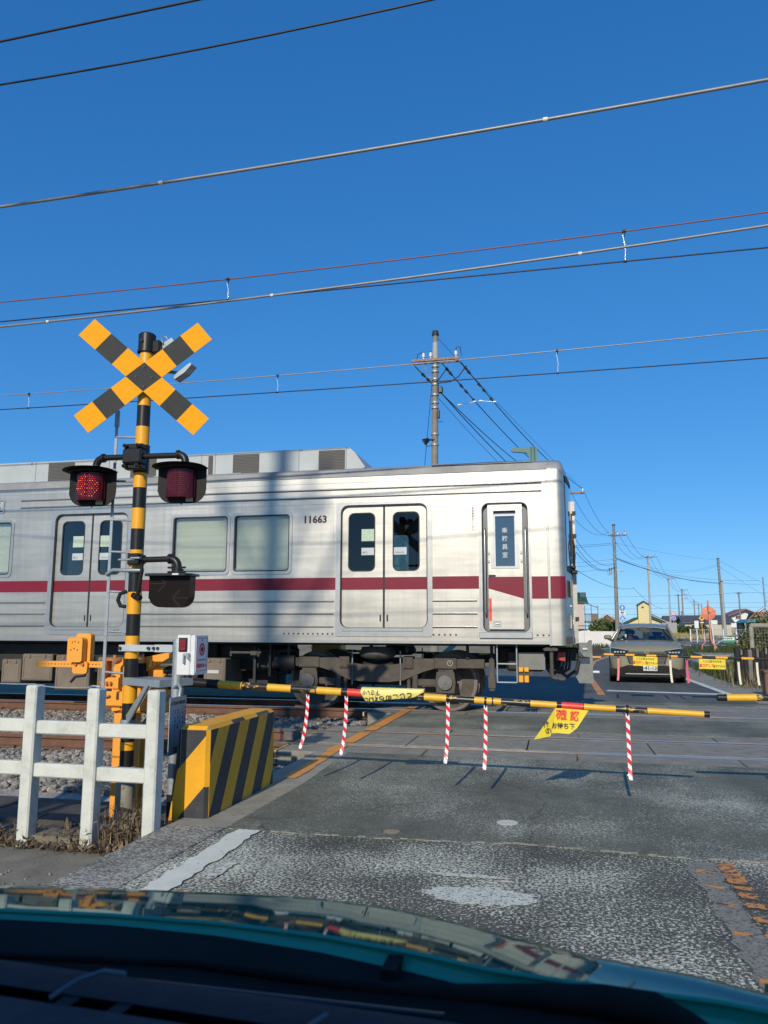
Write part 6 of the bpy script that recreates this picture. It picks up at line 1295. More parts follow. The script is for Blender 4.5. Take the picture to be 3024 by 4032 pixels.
for s in (-1, 1):
    P = [(CXc + s * .40, .745), (CXc + s * .43, .69), (CXc + s * .58, .655), (CXc + s * .755, .65), (CXc + s * .80, .73), (CXc + s * .78, .80), (CXc + s * .60, .775)]
    mb = MB(); n = len(P); dep = [-.03, -.03, -.02, .02, .09, .10, -.01]
    mb.add([(P[i][0], CYc + dep[i] - .02, P[i][1]) for i in range(n)], [tuple(range(n))]); mb.add([(P[i][0], CYc + dep[i] - .02, P[i][1]) for i in range(n)] + [(P[i][0], CYc + dep[i] + .12, P[i][1]) for i in range(n)], [(i, (i + 1) % n, n + (i + 1) % n, n + i) for i in range(n)])
    hl = obj('headlight', mb, M('headlight_dark', (.03, .033, .036), .15, coat=.5), bdy)
    mb = MB()
    for k in range(4): xx = CXc + s * (.50 + k * .065); mb.box(xx - .024, xx + .024, CYc - .065 + k * .022, CYc - .03 + k * .022, .685, .72, b=.006)
    mb.tube([(CXc + s * .42, CYc - .06, .748), (CXc + s * .60, CYc - .04, .778), (CXc + s * .78, CYc + .07, .80)], .006, 5); obj('lamp_element', mb, M('lamp_lens', (.5, .52, .52), .15, coat=1), hl)
    mb = MB(); c = (CXc + s * .845, CYc + 1.0, 1.03); mb.box(CXc + s * .78, CXc + s * .96, CYc + .98, CYc + 1.10, .975, 1.085, b=.035); ml = obj('wing_mirror', mb, m_cb, car)
    mb = MB(); mb.prism([(CXc + s * .74, .93), (CXc + s * .80, .93), (CXc + s * .90, .985), (CXc + s * .78, .985)], XZ, CYc + 1.0, CYc + 1.08); mb.box(CXc + s * .79, CXc + s * .95, CYc + 1.09, CYc + 1.105, .985, 1.075, b=.01); obj('mirror_arm', mb, m_black, ml)
    for yy in (.62, 3.1):
        mb = MB(); mb.cyl((CXc + s * .64, CYc + yy, .30), (CXc + s * .825, CYc + yy, .30), .30, n=32); wh = obj('wheel', mb, m_rub, car)
        mb = MB(); mb.cyl((CXc + s * .82, CYc + yy, .30), (CXc + s * .835, CYc + yy, .30), .20, n=24); obj('rim', mb, M('rim_grey', (.3, .3, .3), .3, metal=.8), wh)
        mb = MB(); mb.ring(circ(CYc + yy, .30, .36, 24), circ(CYc + yy, .30, .31, 24), YZ, CXc + s * .80, CXc + s * .842); obj('wheel_arch', mb, m_blackr, bdy)
mb = MB(); mb.box(CXc - .09, CXc + .215, CYc - .06, CYc - .05, .285, .435); npl = obj('number_plate', mb, m_white, bdy)
text('plate_number', '41-13', .125, (CXc + .075, CYc - .062, .345), M('plate_green', (.02, .03, .028), .5), npl, bold=.002, sx=.92)
text('plate_print', '野田 300', .045, (CXc + .06, CYc - .062, .415), m_ink, npl, bold=.0005)
text('plate_print', 'せ', .04, (CXc - .068, CYc - .062, .34), m_ink, npl, bold=.0005)
mb = MB(); mb.ring(rrect(CXc - .055, CXc + .055, .675, .76, .02), rrect(CXc - .042, CXc + .042, .688, .748, .012), XZ, CYc - .06, CYc - .04); mb.box(CXc - .034, CXc - .022, CYc - .058, CYc - .045, .69, .745); mb.box(CXc + .022, CXc + .034, CYc - .058, CYc - .045, .69, .745); mb.box(CXc - .03, CXc + .03, CYc - .058, CYc - .045, .712, .724); obj('badge', mb, M('chrome', (.75, .75, .75), .12, metal=1), bdy)
# people in the car: one continuous skinned body each
def person(name, label, x, y, z, sc, shirt, driver):
    me = bpy.data.meshes.new(name); bm = bmesh.new()
    J = [(0, 0, 0), (0, .02, .18), (0, .03, .36), (0, .02, .50), (0, .0, .58), (0, -.03, .66), (0, -.035, .76),
         (-.19, .02, .46), (-.24, -.10, .26), (-.16, -.34, .36 if driver else .18), (-.14, -.41, .40 if driver else .16), (.19, .02, .46), (.24, -.10, .26), (.16, -.34, .36 if driver else .18), (.14, -.41, .40 if driver else .16), (-.1, -.4, .02), (.1, -.4, .02), (-.11, -.52, -.35), (.11, -.52, -.35)]
    E_ = [(0, 1), (1, 2), (2, 3), (3, 4), (4, 5), (5, 6), (3, 7), (7, 8), (8, 9), (9, 10), (3, 11), (11, 12), (12, 13), (13, 14), (0, 15), (0, 16), (15, 17), (16, 18)]
    Rr = [.16, .15, .17, .12, .058, .085, .075, .07, .05, .04, .045, .07, .05, .04, .045, .085, .085, .06, .06]
    vs = [bm.verts.new(j) for j in J]; [bm.edges.new((vs[a], vs[b])) for a, b in E_]; bm.to_mesh(me); bm.free()
    o = bpy.data.objects.new(name, me); COL.objects.link(o); md = o.modifiers.new('skin', 'SKIN'); 
    for i, v in enumerate(me.skin_vertices[0].data): v.radius = (Rr[i], Rr[i]); v.use_root = i == 0
    ss = o.modifiers.new('sub', 'SUBSURF'); ss.levels = 2; ss.render_levels = 2
    bpy.context.view_layer.update(); dg = bpy.context.evaluated_depsgraph_get(); m2 = bpy.data.meshes.new_from_object(o.evaluated_get(dg)); o.modifiers.clear(); o.data = m2
    m2.materials.clear(); m2.materials.append(shirt); m2.materials.append(M('skin', (.50, .30, .21), .6)); 
    for p in m2.polygons:
        c = p.center; p.use_smooth = True; p.material_index = 1 if (c.z > .56 or (c.y < -.36 and abs(c.x) < .25 and c.z > .1)) else 0
    o.location = (x, y, z); o.scale = (sc,) * 3; S(o, label=label, category='person')
    def sub(nm, mb, m_):
        q = bpy.data.objects.new(nm, mesh(nm, mb, m_)); COL.objects.link(q); q.parent = o; return q
    mb = MB(); rows = []
    for i in range(9):
        t = i / 8 * PI * .62; rows.append([(.098 * math.sin(t) * math.cos(a), -.015 + .105 * math.sin(t) * math.sin(a) * (1 if math.sin(a) > 0 else .8), .735 + .115 * math.cos(t)) for a in [k * PI / 8 for k in range(17)]])
    mb.grid(rows); sub('hair', mb, M('dark_hair', (.02, .017, .015), .6))
    mb = MB(); mb.box(-.008, .008, -.135, -.105, .69, .72, b=.004); sub('nose', mb, M('skin', (.5, .3, .21)))
    mb = MB()
    for s in (-1, 1): mb.box(s * .034 - .014, s * .034 + .014, -.118, -.108, .724, .735, b=.003)
    mb.box(-.022, .022, -.116, -.108, .664, .671, b=.002); sub('eyes_and_mouth', mb, M('dark_hair', (.02, .017, .015)))
    return o
car.rotation_euler = (0, 0, -.075); YW = .075
person('person', 'driver in a dark top with hands on the steering wheel of the khaki car', CXc - .33 + 1.92 * YW, CYc + 1.94, .48, .88, M('dark_shirt', (.03, .035, .045), .9), True)
person('person', 'passenger in a pale top sitting in the khaki car', CXc + .33 + 1.92 * YW, CYc + 1.90, .46, .84, M('pale_shirt', (.16, .15, .14), .9), False)
# ------------------------------------------------------------------ poles and wires
m_pole = M('pole_concrete', (.235, .215, .18), .85, var=.15, scale=3, bump=.2, bscale=30); m_polel = M('pale_pole', (.36, .37, .35), .7, var=.1, scale=3); m_rst = M('rusty_arm', (.26, .16, .12), .7, var=.3, scale=8, col2=(.45, .45, .42), c2cov=.45); m_wire = M('black_wire', (.012, .013, .015), .5); m_ins = M('porcelain', (.72, .73, .70), .2, coat=1)
m_steelw = M('steel_wire', (.30, .30, .29), .5, metal=.5, var=.1); m_redw = M('reddish_wire', (.22, .07, .06), .5); m_alw = M('bare_aluminium_wire', (.27, .27, .26), .5, metal=.4)
GZ = -.3
def upole(name, label, x, y, h, r, arms=(), top=True, mat_=None, bands=(), lean=0, extras=None, steps=True):
    t = thing('utility_pole', label, 'utility pole', (x, y, GZ), 'utility poles along the street')
    mb = MB(); mb.cyl((x, y, GZ), (x + lean, y, h), r * 1.25, r * .72, n=18); obj('pole', mb, mat_ or m_pole, t)
    if top: mb = MB(); mb.cyl((x + lean, y, h - .06), (x + lean, y, h + .04), r * 1.0, r * 1.0, n=12); obj('pole_cap', mb, m_dark, t)
    for z in bands: mb = MB(); xx = x + lean * (z - GZ) / (h - GZ); mb.cyl((xx, y, z), (xx, y, z + .06), r * 1.12, n=16); obj('steel_band', mb, m_galv, t)
    if steps:
        mb = MB(); z = 2.5; k = 0
        while z < h - 2.5: xx = x + lean * (z - GZ) / (h - GZ); mb.cyl((xx, y, z), (xx + (.3 if k % 2 else -.3), y, z), .012, n=5); z += .9; k += 1
        obj('climbing_step', mb, m_dark, t)
    for (z, x0, x1, m_, insx) in arms:
        xx = x + lean * (z - GZ) / (h - GZ); mb = MB(); mb.box(xx + x0, xx + x1, y - r - .08, y - r, z - .05, z + .05, b=.01); mb.box(xx + x0, xx + x1, y + r, y + r + .06, z - .04, z + .04, b=.01); mb.tube([(xx + x0 * .55, y - r - .04, z - .05), (xx - r * .4, y - r * .8, z - .95)], .022, 4); a = obj('crossarm', mb, m_, t)
        for ix in insx:
            mb = MB(); mb.cyl((xx + ix, y - r - .04, z + .05), (xx + ix, y - r - .04, z + .12), .03, n=10); mb.cyl((xx + ix, y - r - .04, z + .12), (xx + ix, y - r - .04, z + .28), .065, .045, n=12); mb.cyl((xx + ix, y - r - .04, z + .28), (xx + ix, y - r - .04, z + .33), .03, n=8, mi=1); obj('insulator', mb, [m_ins, m_black], a)
    return t
P1 = (-4.33, 28)
t1 = upole('p', 'tall concrete pole with rusty crossarm rising behind the train roof', P1[0], P1[1], 12.2, .132, [(11.15, -.88, .92, m_rst, (-.42, -.15, .80))], bands=(5.6, 7.9, 8.3, 9.3, 9.5, 9.8, 10.2, 10.4, 10.7, 10.9), mat_=m_pole, lean=.14)
mb = MB(); mb.cyl((P1[0] + .13, P1[1], 11.2), (P1[0] + .14, P1[1], 12.27), .135, .075, n=14); mb.cyl((P1[0] + .14, P1[1], 12.25), (P1[0] + .14, P1[1], 12.33), .11, n=12, mi=1); obj('pole_top', mb, [m_polel, m_dark], t1)
# strain insulators strung on the outgoing conductors
def strain(A, B, t, mat_=m_black, parent=None, n=3, r=.06):
    A, B = Vector(A), Vector(B); mb = MB()
    for k in range(n):
        a = A.lerp(B, t + k * .012); b = A.lerp(B, t + k * .012 + .006); mb.cyl(a, b, r, r * .55, n=8)
    return mb
def wire(name, label, pts, r, mat_, group=None, cat='cable', sub=10, sag=0, n=5, parts=None):
    """catenary through the given points; sag is the drop at mid span"""
    P = []
    pts = [Vector(p) for p in pts]
    for i in range(len(pts) - 1):
        for k in range(sub): t = k / sub; q = pts[i].lerp(pts[i + 1], t); sg = sag[i] if isinstance(sag, (list, tuple)) else sag; q.z -= 4 * sg * t * (1 - t); P.append(q)
    P.append(pts[-1]); mb = MB(); mb.tube(P, r, n)
    o = obj(name, mb, mat_, loc=tuple(pts[0])); return S(o, label=label, category=cat, group=group)
def quadwire(name, label, Y, samples, r, mat_, group, x0=-45, x1=40, n=6, zoff=0):
    """overhead line running along the track at constant Y; heights from three measured points"""
    xs = [s[0] for s in samples]; zs = [s[1] for s in samples]; c = np.polyfit(xs, zs, 2 if len(xs) > 2 else 1)
    if len(xs) > 2: c[0] = max(min(c[0], .01), -.0)
    if len(xs) > 2:
        c2 = np.polyfit(xs, np.array(zs) - c[0] * np.array(xs) ** 2, 1); c = np.array([c[0], c2[0], c2[1]])
    f = lambda x: float(np.polyval(c, min(max(x, -12), 9))) + (0 if -12 <= x <= 9 else (2 * c[0] * (-12 if x < 0 else 9) + c[1] if len(c) > 2 else c[0]) * (x - (-12 if x < 0 else 9)) * .5)
    X = [x0] + [x for x in np.arange(-12, 9.01, .5)] + [x1]; mb = MB(); mb.tube([(x, Y, f(x)) for x in X], r, n); o = obj(name, mb, mat_, loc=(0, Y, f(0)), category='overhead wire', label=label, group=group); return o, f
GW = 'overhead railway wires'
quadwire('feeder_wire', 'short dark wire crossing the top corner of the sky', 4.0, [(-3.48, 5.054), (-2.082, 5.099)], .008, m_wire, GW)
quadwire('feeder_wire', 'dark wire second from the top, leaving at the upper edge', 5.0, [(-4.316, 5.612), (-2.432, 5.636), (-.767, 5.721)], .0085, m_wire, GW)
w3, f3 = quadwire('feeder_cable', 'thick bare grey cable sweeping across the whole sky', 6.5, [(-5.491, 5.52), (-1.442, 5.628), (1.849, 5.786)], .0155, m_alw, GW, n=8)
for x in (-3.68, .02, 3.9):
    mb = MB(); mb.cyl((x - .02, 6.5, f3(x - .02)), (x + .02, 6.5, f3(x + .02)), .021, n=10); obj('clamp', mb, m_white, w3)
w5, f5 = quadwire('feeder_cable', 'thick grey cable running just above the contact wire', 8.2, [(-6.786, 4.995), (-1.813, 5.129), (2.229, 5.343)], .0145, m_alw, GW, n=8)
for x in (-6.1, -3.15, .35): mb = MB(); mb.cyl((x - .018, 8.2, f5(x - .018)), (x + .018, 8.2, f5(x + .018)), .02, n=10); obj('clamp', mb, m_white, w5)
w4, f4 = quadwire('messenger_wire', 'thin reddish wire with two hangers above the contact wire', 8.91, [(-7.405, 5.678), (-1.971, 5.72), (2.432, 5.857)], .0085, m_redw, GW)
w6, f6 = quadwire('contact_wire', 'dark contact wire hanging below the reddish wire', 8.91, [(-7.38, 5.394), (-4.037, 5.40), (-1.97, 5.423), (2.405, 5.436)], .0085, m_wire, GW)
w7, f7 = quadwire('messenger_wire', 'thin pale stranded wire above the train track', 12.66, [(-10.357, 5.636), (-2.795, 5.686), (3.332, 5.853)], .009, m_steelw, GW)
w8, f8 = quadwire('contact_wire', 'dark contact wire above the train roof, lowest in the sky', 12.66, [(-10.334, 5.359), (-2.794, 5.356), (3.303, 5.397)], .009, m_wire, GW)
def hanger(x, Y, ft, fb_, par):
    mb = MB(); a, b = ft(x), fb_(x); mb.tube([(x, Y, b), (x + .01, Y, (a + b) / 2 - .02), (x - .012, Y, a - .05), (x, Y, a)], .005, 5); mb.cyl((x - .02, Y, a), (x + .02, Y, a), .02, n=8, mi=1); mb.cyl((x - .02, Y, b), (x + .02, Y, b), .016, n=8, mi=1); mb.cyl((x, Y, a - .06), (x, Y, a), .011, n=6, mi=1); obj('hanger', mb, [m_ins, m_black], par)
for x in (-4.03, .88, 5.8, -8.9): hanger(x, 8.91, f4, f6, w4)
for x in (-9.72, -4.72, .12, 5.0): hanger(x, 12.66, f7, f8, w7)
# street poles
P0 = (.75, 55); P2 = (5.68, 80); P3 = (12.05, 110); P4 = (19.86, 150)
upole('p', 'pole hidden behind the train front with a brown arm showing', P0[0], P0[1], 11.0, .15, [(10.5, -.9, 1.28, m_rst, (-.7, .3, 1.2))])
t2 = upole('p', 'tall pole with many cable branches standing behind the blue signs', P2[0] - .02, P2[1], 11.4, .17, [(10.35, -.55, 1.15, m_rst, (-.42, .35, 1.05, .95))], bands=(9.7, 9.3, 8.4, 7.9, 7.2, 4.0, 3.6), lean=.03)
mb = MB(); mb.cyl((5.22, 79.8, 6.5), (5.22, 79.8, 7.15), .13, n=14); mb.tube([(5.3, 79.8, 6.5), (5.0, 79.8, 6.4), (4.9, 79.8, 6.8), (5.1, 79.8, 7.1)], .02, 5); mb.box(5.7, 6.5, 79.85, 79.92, 6.95, 7.0); mb.box(6.2, 6.42, 79.75, 79.95, 6.75, 6.95, b=.03); obj('transformer_box', mb, m_galv, t2)
mb = MB(); mb.cyl((5.7, 79.9, 2.9), (6.05, 79.9, 3.15), .02, n=5); mb.box(6.0, 6.15, 79.85, 79.95, 3.14, 3.2); obj('street_light', mb, m_galv, t2)
upole('p', 'slim pale pole behind the yellow tower', P3[0], P3[1], 10.8, .13, [(10.75, -.4, 1.12, m_rst, (-.37, .2, 1.05)), (9.2, -.45, .35, m_galv, ())], mat_=m_polel)
upole('p', 'slim pale pole carrying the round no parking signs', P4[0], P4[1], 10.2, .15, [(10.2, -.5, 1.05, m_rst, (-.4, .2, .95))], mat_=m_polel)
far = [('short T-shaped pole left of the road bend', 27.1, 190, 9.0, [(8.7, -.7, .75)]), ('pole with a ladder of side insulators past the road bend', 29.4, 200, 10.6, [(10.5, -.2, 1.3), (9.4, -.2, 1.3), (8.4, -.2, 1.2)]), ('far pole with two crossarms right of the dark hedge', 41.65, 260, 10.2, [(9.5, -1.0, .9), (8.6, -.7, .7)]), ('farther pole with one crossarm above the yellow diamond sign', 52.8, 320, 10.8, [(10.5, -.8, 1.3), (9, -.6, .6)]), ('farthest thin pole close to the round mirror', 64.0, 380, 12.3, [(11.5, -.8, .8)]), ('small distant pole with a lamp near the hedge', 33.5, 230, 6.0, [(5.8, -.4, .5)]), ('distant pole far beyond the crosswalk', 88, 480, 12, [(11.5, -1, 1)]), ('distant pole at the far end of the street', 75, 430, 12, [(11.5, -1, 1)])]
tops = []
for lb_, x, y, h, arms in far:
    upole('p', lb_, x, y, h, .17, [(z, a, b, m_rst, ()) for z, a, b in arms], mat_=m_pole, steps=False); tops.append((x, y, h))
for x, y in ((27.1, 190), (29.4, 200), (41.65, 260), (52.8, 320), (64, 380)):
    mb = MB(); mb.cyl((x, y - .01, -.2), (x, y - .01, 2.2), .24, .235, n=14); obj('pole_guard', mb, m_white, bpy.data.objects[[o.name for o in COL.objects if o.name.startswith('utility_pole') and abs(o.location.x - x) < .01 and o.type == 'EMPTY'][0]])
pf_ = upole('p', 'thick brown leaning pole on the right-hand verge', 21.12, 110, 10.4, .19, [], lean=-.25, bands=(9.9, 9.4, 9.0, 6.2, 5.8), mat_=m_pole)
upole('p', 'pale pole standing just beside the thick brown pole', 20.28, 105, 7.1, .15, [], lean=-.08, mat_=m_polel, steps=False)
upole('p', 'T-topped pole above the white house', 33.7, 160, 8.0, .15, [(7.95, -.55, .6, m_dark, (-.5, .5))], mat_=m_rst, steps=False)
lp = thing('street_lamp', 'thin blue-grey lamp column at the right edge', 'street lamp', (23.85, 100, GZ))
mb = MB(); mb.cyl((23.95, 100, GZ), (23.80, 100, 7.3), .10, .08, n=12); mb.tube([(23.88, 100, 4.2), (24.15, 100, 4.6), (24.6, 100, 4.7)], .03, 6); obj('column', mb, M('blue_grey_steel', (.22, .28, .34), .5), lp)
mb = MB(); mb.cyl((23.95, 99.9, 3.3), (23.95, 99.9, 3.75), .16, .12, n=12); mb.box(24.1, 24.5, 99.8, 99.9, 2.9, 3.6, b=.02); obj('lamp_head', mb, M('pale_lamp', (.6, .66, .62), .4), lp)
# street cables
GS = 'street cables'
def arms3(z, o): return [(P1[0] + .1 + o, P1[1])]
for k, (xa, za, xb, zb, l_) in enumerate(((-.75, 11.0, -.4, 10.75, 'lowest of three heavy cables falling from the rusty crossarm'), (.28, 11.05, .3, 10.75, 'middle heavy cable falling from the rusty crossarm'), (.98, 11.05, 1.2, 10.8, 'outermost heavy cable falling from the rusty crossarm'))):
    A = (P1[0] + .1 + xa, P1[1], za); B = (P0[0] + xb, P0[1], zb); w = wire('power_cable', l_, [A, B], .021, m_wire, GS, sag=.45, sub=16)
    A_, B_ = Vector(A), Vector(B)
    for j, t in enumerate((.02, .035, .085, .11, .15) if k else (.03, .05)):
        def pt(u): q = A_.lerp(B_, u); q.z -= 4 * .45 * u * (1 - u); return q
        mb = MB(); mb.cyl(pt(t), pt(t + .009), .065, .04, n=8); obj('strain_insulator', mb, m_black, w)
wire('power_cable', 'thin cable leaving the very top of the tall pole', [(P1[0] + .14, P1[1], 12.15), (P0[0] + .75, P0[1], 11.3)], .009, m_wire, GS, sag=.15)
wire('power_cable', 'thin pilot cable with a white ball below the heavy cables', [(P1[0] + .2, P1[1], 9.75), (P0[0] - .2, P0[1], 8.7)], .009, m_wire, GS, sag=.35)
wire('power_cable', 'insulated cable fixed below the crossarm of the tall pole', [(P1[0] + .3, P1[1], 9.95), (P0[0], P0[1], 9.4)], .021, m_wire, GS, sag=.45)
mb = MB(); mb.tube([(P1[0] - .6, P1[1] + .3, 7.5 - 3), (P1[0] + .0, P1[1], 10.3)], .012, 5); obj('guy_wire', mb, m_wire, loc=(P1[0] - .6, P1[1] + .3, 4.5), label='guy wire slanting down beside the tall pole', category='guy wire')
# small fittings of the tall pole
mb = MB(); mb.tube([(P1[0] - .55, 27.9, 11.25), (P1[0] - .52, 27.9, 11.42), (P1[0] - .4, 27.9, 11.48), (P1[0] - .33, 27.9, 11.4), (P1[0] - .32, 27.9, 11.25)], .014, 5); mb.tube([(P1[0] + .88, 27.9, 11.4), (P1[0] + .95, 27.9, 11.6), (P1[0] + 1.08, 27.9, 11.6), (P1[0] + 1.12, 27.9, 11.25)], .014, 5)
mb.tube([(P1[0] + .2, 27.9, 10.3), (P1[0] + .5, 27.9, 10.7), (P1[0] + .55, 27.9, 10.75)], .022, 5); mb.tube([(P1[0] + .2, 27.9, 10.25), (P1[0] + .7, 27.9, 10.28), (P1[0] + 1.0, 27.9, 10.45), (P1[0] + 1.3, 27.9, 10.85)], .022, 5); mb.box(P1[0] + .25, P1[0] + .42, 27.8, 27.95, 9.85, 10.1, b=.03); mb.box(P1[0] + .22, P1[0] + .3, 27.8, 27.95, 8.9, 9.2, b=.02); obj('jumper_lead', mb, m_black, t1, kind='stuff')
mb = MB(); mb.cyl((P1[0] - .28, 27.8, 8.0), (P1[0] - .10, 27.85, 8.12), .14, .06, n=12); mb.cyl((P1[0] - .12, 27.85, 8.1), (P1[0] + .1, 27.9, 8.1), .03, n=8); obj('floodlight', mb, m_black, t1)
bt = thing('spreader_rod', 'white rod with end caps hung between two cables, beside the pole', 'spreader rod', (-2.9, 30, 9.7), 'cable spreader rods'); mb = MB(); mb.cyl((-3.55, 30, 9.98), (-2.95, 30, 10.08), .012, n=6)
for x, z in ((-3.55, 9.98), (-2.95, 10.08)): mb.cyl((x - .06, 30, z), (x + .06, 30, z + .01), .035, n=8)
obj('rod', mb, m_ins, bt)
bt2 = thing('spreader_rod', 'white rod with end caps hung on the outer cable', 'spreader rod', (-2.3, 30, 9.7), 'cable spreader rods'); mb = MB(); mb.cyl((-2.72, 30, 10.10), (-2.16, 30, 10.03), .012, n=6)
for x, z in ((-2.72, 10.10), (-2.16, 10.03)): mb.cyl((x - .06, 30, z), (x + .06, 30, z), .035, n=8)
obj('rod', mb, m_ins, bt2)
# P0 -> P2 -> P3 -> P4 -> beyond
spans = [(P0, P2, (.3, 1.2, -.7), (.35, 1.05, -.42), 10.85, 10.72, (1.5, 1.6, 1.4)), (P2, P3, (.35, 1.05, -.42), (.2, 1.05, -.37), 10.72, 11.1, (1.4, 1.4, 1.5)), (P3, P4, (.2, 1.05, -.37), (.2, .95, -.4), 11.1, 10.55, (1.2, 1.2, 1.3)), (P4, (29.4, 200), (.2, .95, -.4), (.2, 1.2, 0), 10.55, 10.6, (1.3, 1.3, 1.3)), ((29.4, 200), (41.65, 260), (.2, 1.2, 0), (.2, .9, -.9), 10.6, 9.6, (1, 1, 1)), ((41.65, 260), (52.8, 320), (.2, .9, -.9), (.2, .9, -.9), 9.6, 10.6, (1, 1, 1))]
nm_span = ['between the train front and the cable-laden pole', 'from the cable-laden pole to the slim pole at the tower', 'between the two slim pale poles', 'from the sign-bearing pale pole to the insulator-ladder pole', 'beyond the road bend', 'farthest down the street']
wn = ['inner', 'outer', 'lower']
for i, (A, B, oa, ob, za, zb, sg) in enumerate(spans):
    for k in range(3): wire('power_cable', f'{wn[k]} sagging power cable {nm_span[i]}', [(A[0] + oa[k], A[1], za), (B[0] + ob[k], B[1], zb)], .014 + .002 * i, m_wire, GS, sag=sg[k], sub=14, n=4)
# low voltage and telephone cables
def low(lab, A, B, s, r=.016, m_=None): wire('telephone_cable', lab, [A, B], r, m_ or m_wire, 'telephone and service cables', sag=s, sub=14, n=4)
low('low cable curving from the train front to the pole beside it', (P0[0], 55, 8.4), (5.7, 80, 7.6), 1.2)
low('second low cable from the train front, just under the first', (P0[0], 55, 7.9), (5.7, 80, 7.3), 1.3)
low('third low cable bundle from the train front', (P0[0], 55, 7.3), (5.7, 80, 7.2), 1.1, .02)
low('cable with three black sleeves crossing behind the train nose', (-12, 70, 8.6), (5.7, 80, 9.6), .3)
low('cable parallel to the sleeved cable, slightly lower', (-12, 70, 8.3), (5.7, 80, 9.45), .3)
low('low telephone line entering behind the train nose at mid height', (-12, 66, 6.2), (5.7, 80, 8.0), .25, .012)
low('telephone line just beneath, also reaching the busy pole', (-12, 66, 5.9), (5.7, 80, 7.6), .25, .012)
low('lowest telephone line reaching the busy pole', (-12, 66, 5.4), (5.7, 80, 7.1), .25, .012)
low('thick black messenger swinging from the busy pole to the leaning brown pole', (5.75, 80, 8.1), (21.0, 110, 7.15), .55, .035)
low('thin upper line from the busy pole to the leaning pole top', (5.7, 80, 9.6), (20.9, 110, 10.2), .2, .010)
low('thin line with tiny white marker to the leaning pole', (5.7, 80, 8.2), (20.9, 110, 9.7), 1.1, .010)
low('line sagging under the marker line to the leaning pole', (5.7, 80, 8.0), (20.9, 110, 9.5), 1.1, .010)
low('long service cable from the slim pole to the lamp column', (12.05, 110, 9.0), (24.6, 105, 7.2), .45)
low('parallel service cable a little below towards the lamp column', (12.05, 110, 8.6), (24.6, 105, 6.7), .35)
low('service drop from train nose across the blue signs', (P0[0], 55, 5.6), (8.2, 90, 5.6), .6, .018)
low('service drop continuing past the yellow tower', (8.2, 90, 5.7), (19.7, 150, 5.0), .9, .018)
low('horizontal street line above the mirror, passing the T-shaped pole', (-40, 190, 8.3), (27.0, 190, 8.8), .3, .03)
low('horizontal street line from T-shaped pole to T-topped pole', (27.0, 190, 8.8), (33.7, 160, 8.1), .2, .025)
low('horizontal line from the T-topped pole out to the right', (33.7, 160, 8.1), (60, 150, 7.5), .2, .025)
low('distant transmission line across the houses', (-60, 260, 9.5), (120, 260, 9.8), .5, .035)
low('second distant line lower over the houses', (-60, 240, 6.8), (110, 250, 8.6), .6, .035)
low('third distant line just above the roofs', (-60, 230, 5.2), (110, 240, 6.4), .5, .035)
low('fine line from the leaning pole down to the right houses', (20.9, 110, 10.2), (45, 140, 2.6), .3, .012)
low('fine line close beside, to the right houses', (20.9, 110, 9.4), (40, 140, 2.6), .3, .012)
# ------------------------------------------------------------------ signs
def signpost(x, y, h, r, mat_, label, cat='road sign'):
    t = thing('road_sign', label, cat, (x, y, GZ)); mb = MB(); mb.cyl((x, y, GZ), (x, y, h), r, n=10); obj('sign_post', mb, mat_, t); return t
m_blue = M('sign_blue', (.02, .20, .62), .4, var=.03)
s1 = signpost(6.19, 80, 3.6, .035, m_polel, 'blue one-way arrow, truck plate and pedestrian signs on one post')
xs_, ys_ = 6.19, 79.93
mb = MB(); mb.prism(circ(xs_, 3.24, .31, 28), XZ, ys_ - .01, ys_); a = obj('arrow_disc', mb, m_blue, s1)
mb = MB(); mb.ring(circ(xs_, 3.24, .315, 28), circ(xs_, 3.24, .285, 28), XZ, ys_ - .016, ys_ - .008); mb.prism([(xs_ - .035, 3.04), (xs_ + .035, 3.04), (xs_ + .035, 3.26), (xs_ + .12, 3.24), (xs_, 3.46), (xs_ - .12, 3.24), (xs_ - .035, 3.26)], XZ, ys_ - .018, ys_ - .011); obj('sign_symbol', mb, m_white, a)
mb = MB(); mb.box(xs_ - .28, xs_ + .28, ys_ - .01, ys_, 2.55, 2.93); a = obj('truck_plate', mb, m_white, s1)
mb = MB(); mb.box(xs_ - .17, xs_ + .02, ys_ - .016, ys_ - .011, 2.76, 2.88); mb.prism([(xs_ + .03, 2.76), (xs_ + .18, 2.76), (xs_ + .18, 2.81), (xs_ + .11, 2.86), (xs_ + .03, 2.86)], XZ, ys_ - .016, ys_ - .011)
for q in (-.11, .11): mb.prism(circ(xs_ + q, 2.755, .03, 10), XZ, ys_ - .016, ys_ - .011)
obj('sign_symbol', mb, m_ink, a); text('sign_lettering', '積3t', .13, (xs_, ys_ - .013, 2.64), m_ink, a, bold=.002)
mb = MB(); mb.prism([(xs_ - .29, 2.02), (xs_ + .29, 2.02), (xs_ + .29, 2.20), (xs_, 2.52), (xs_ - .29, 2.20)], XZ, ys_ - .01, ys_); a = obj('crossing_plate', mb, m_blue, s1)
mb = MB(); mb.prism([(xs_ - .16, 2.14), (xs_ + .16, 2.14), (xs_, 2.40)], XZ, ys_ - .016, ys_ - .011); 
for k in range(4): mb.box(xs_ - .26 + k * .14, xs_ - .18 + k * .14, ys_ - .016, ys_ - .011, 2.04, 2.11)
obj('sign_symbol', mb, m_white, a); mb = MB(); mb.prism(circ(xs_, 2.31, .028, 10), XZ, ys_ - .022, ys_ - .017); mb.tube([(xs_, ys_ - .02, 2.28), (xs_ - .03, ys_ - .02, 2.20), (xs_ - .05, ys_ - .02, 2.15)], .014, 4); mb.tube([(xs_, ys_ - .02, 2.25), (xs_ + .04, ys_ - .02, 2.15)], .014, 4); obj('sign_symbol', mb, m_blue, a)
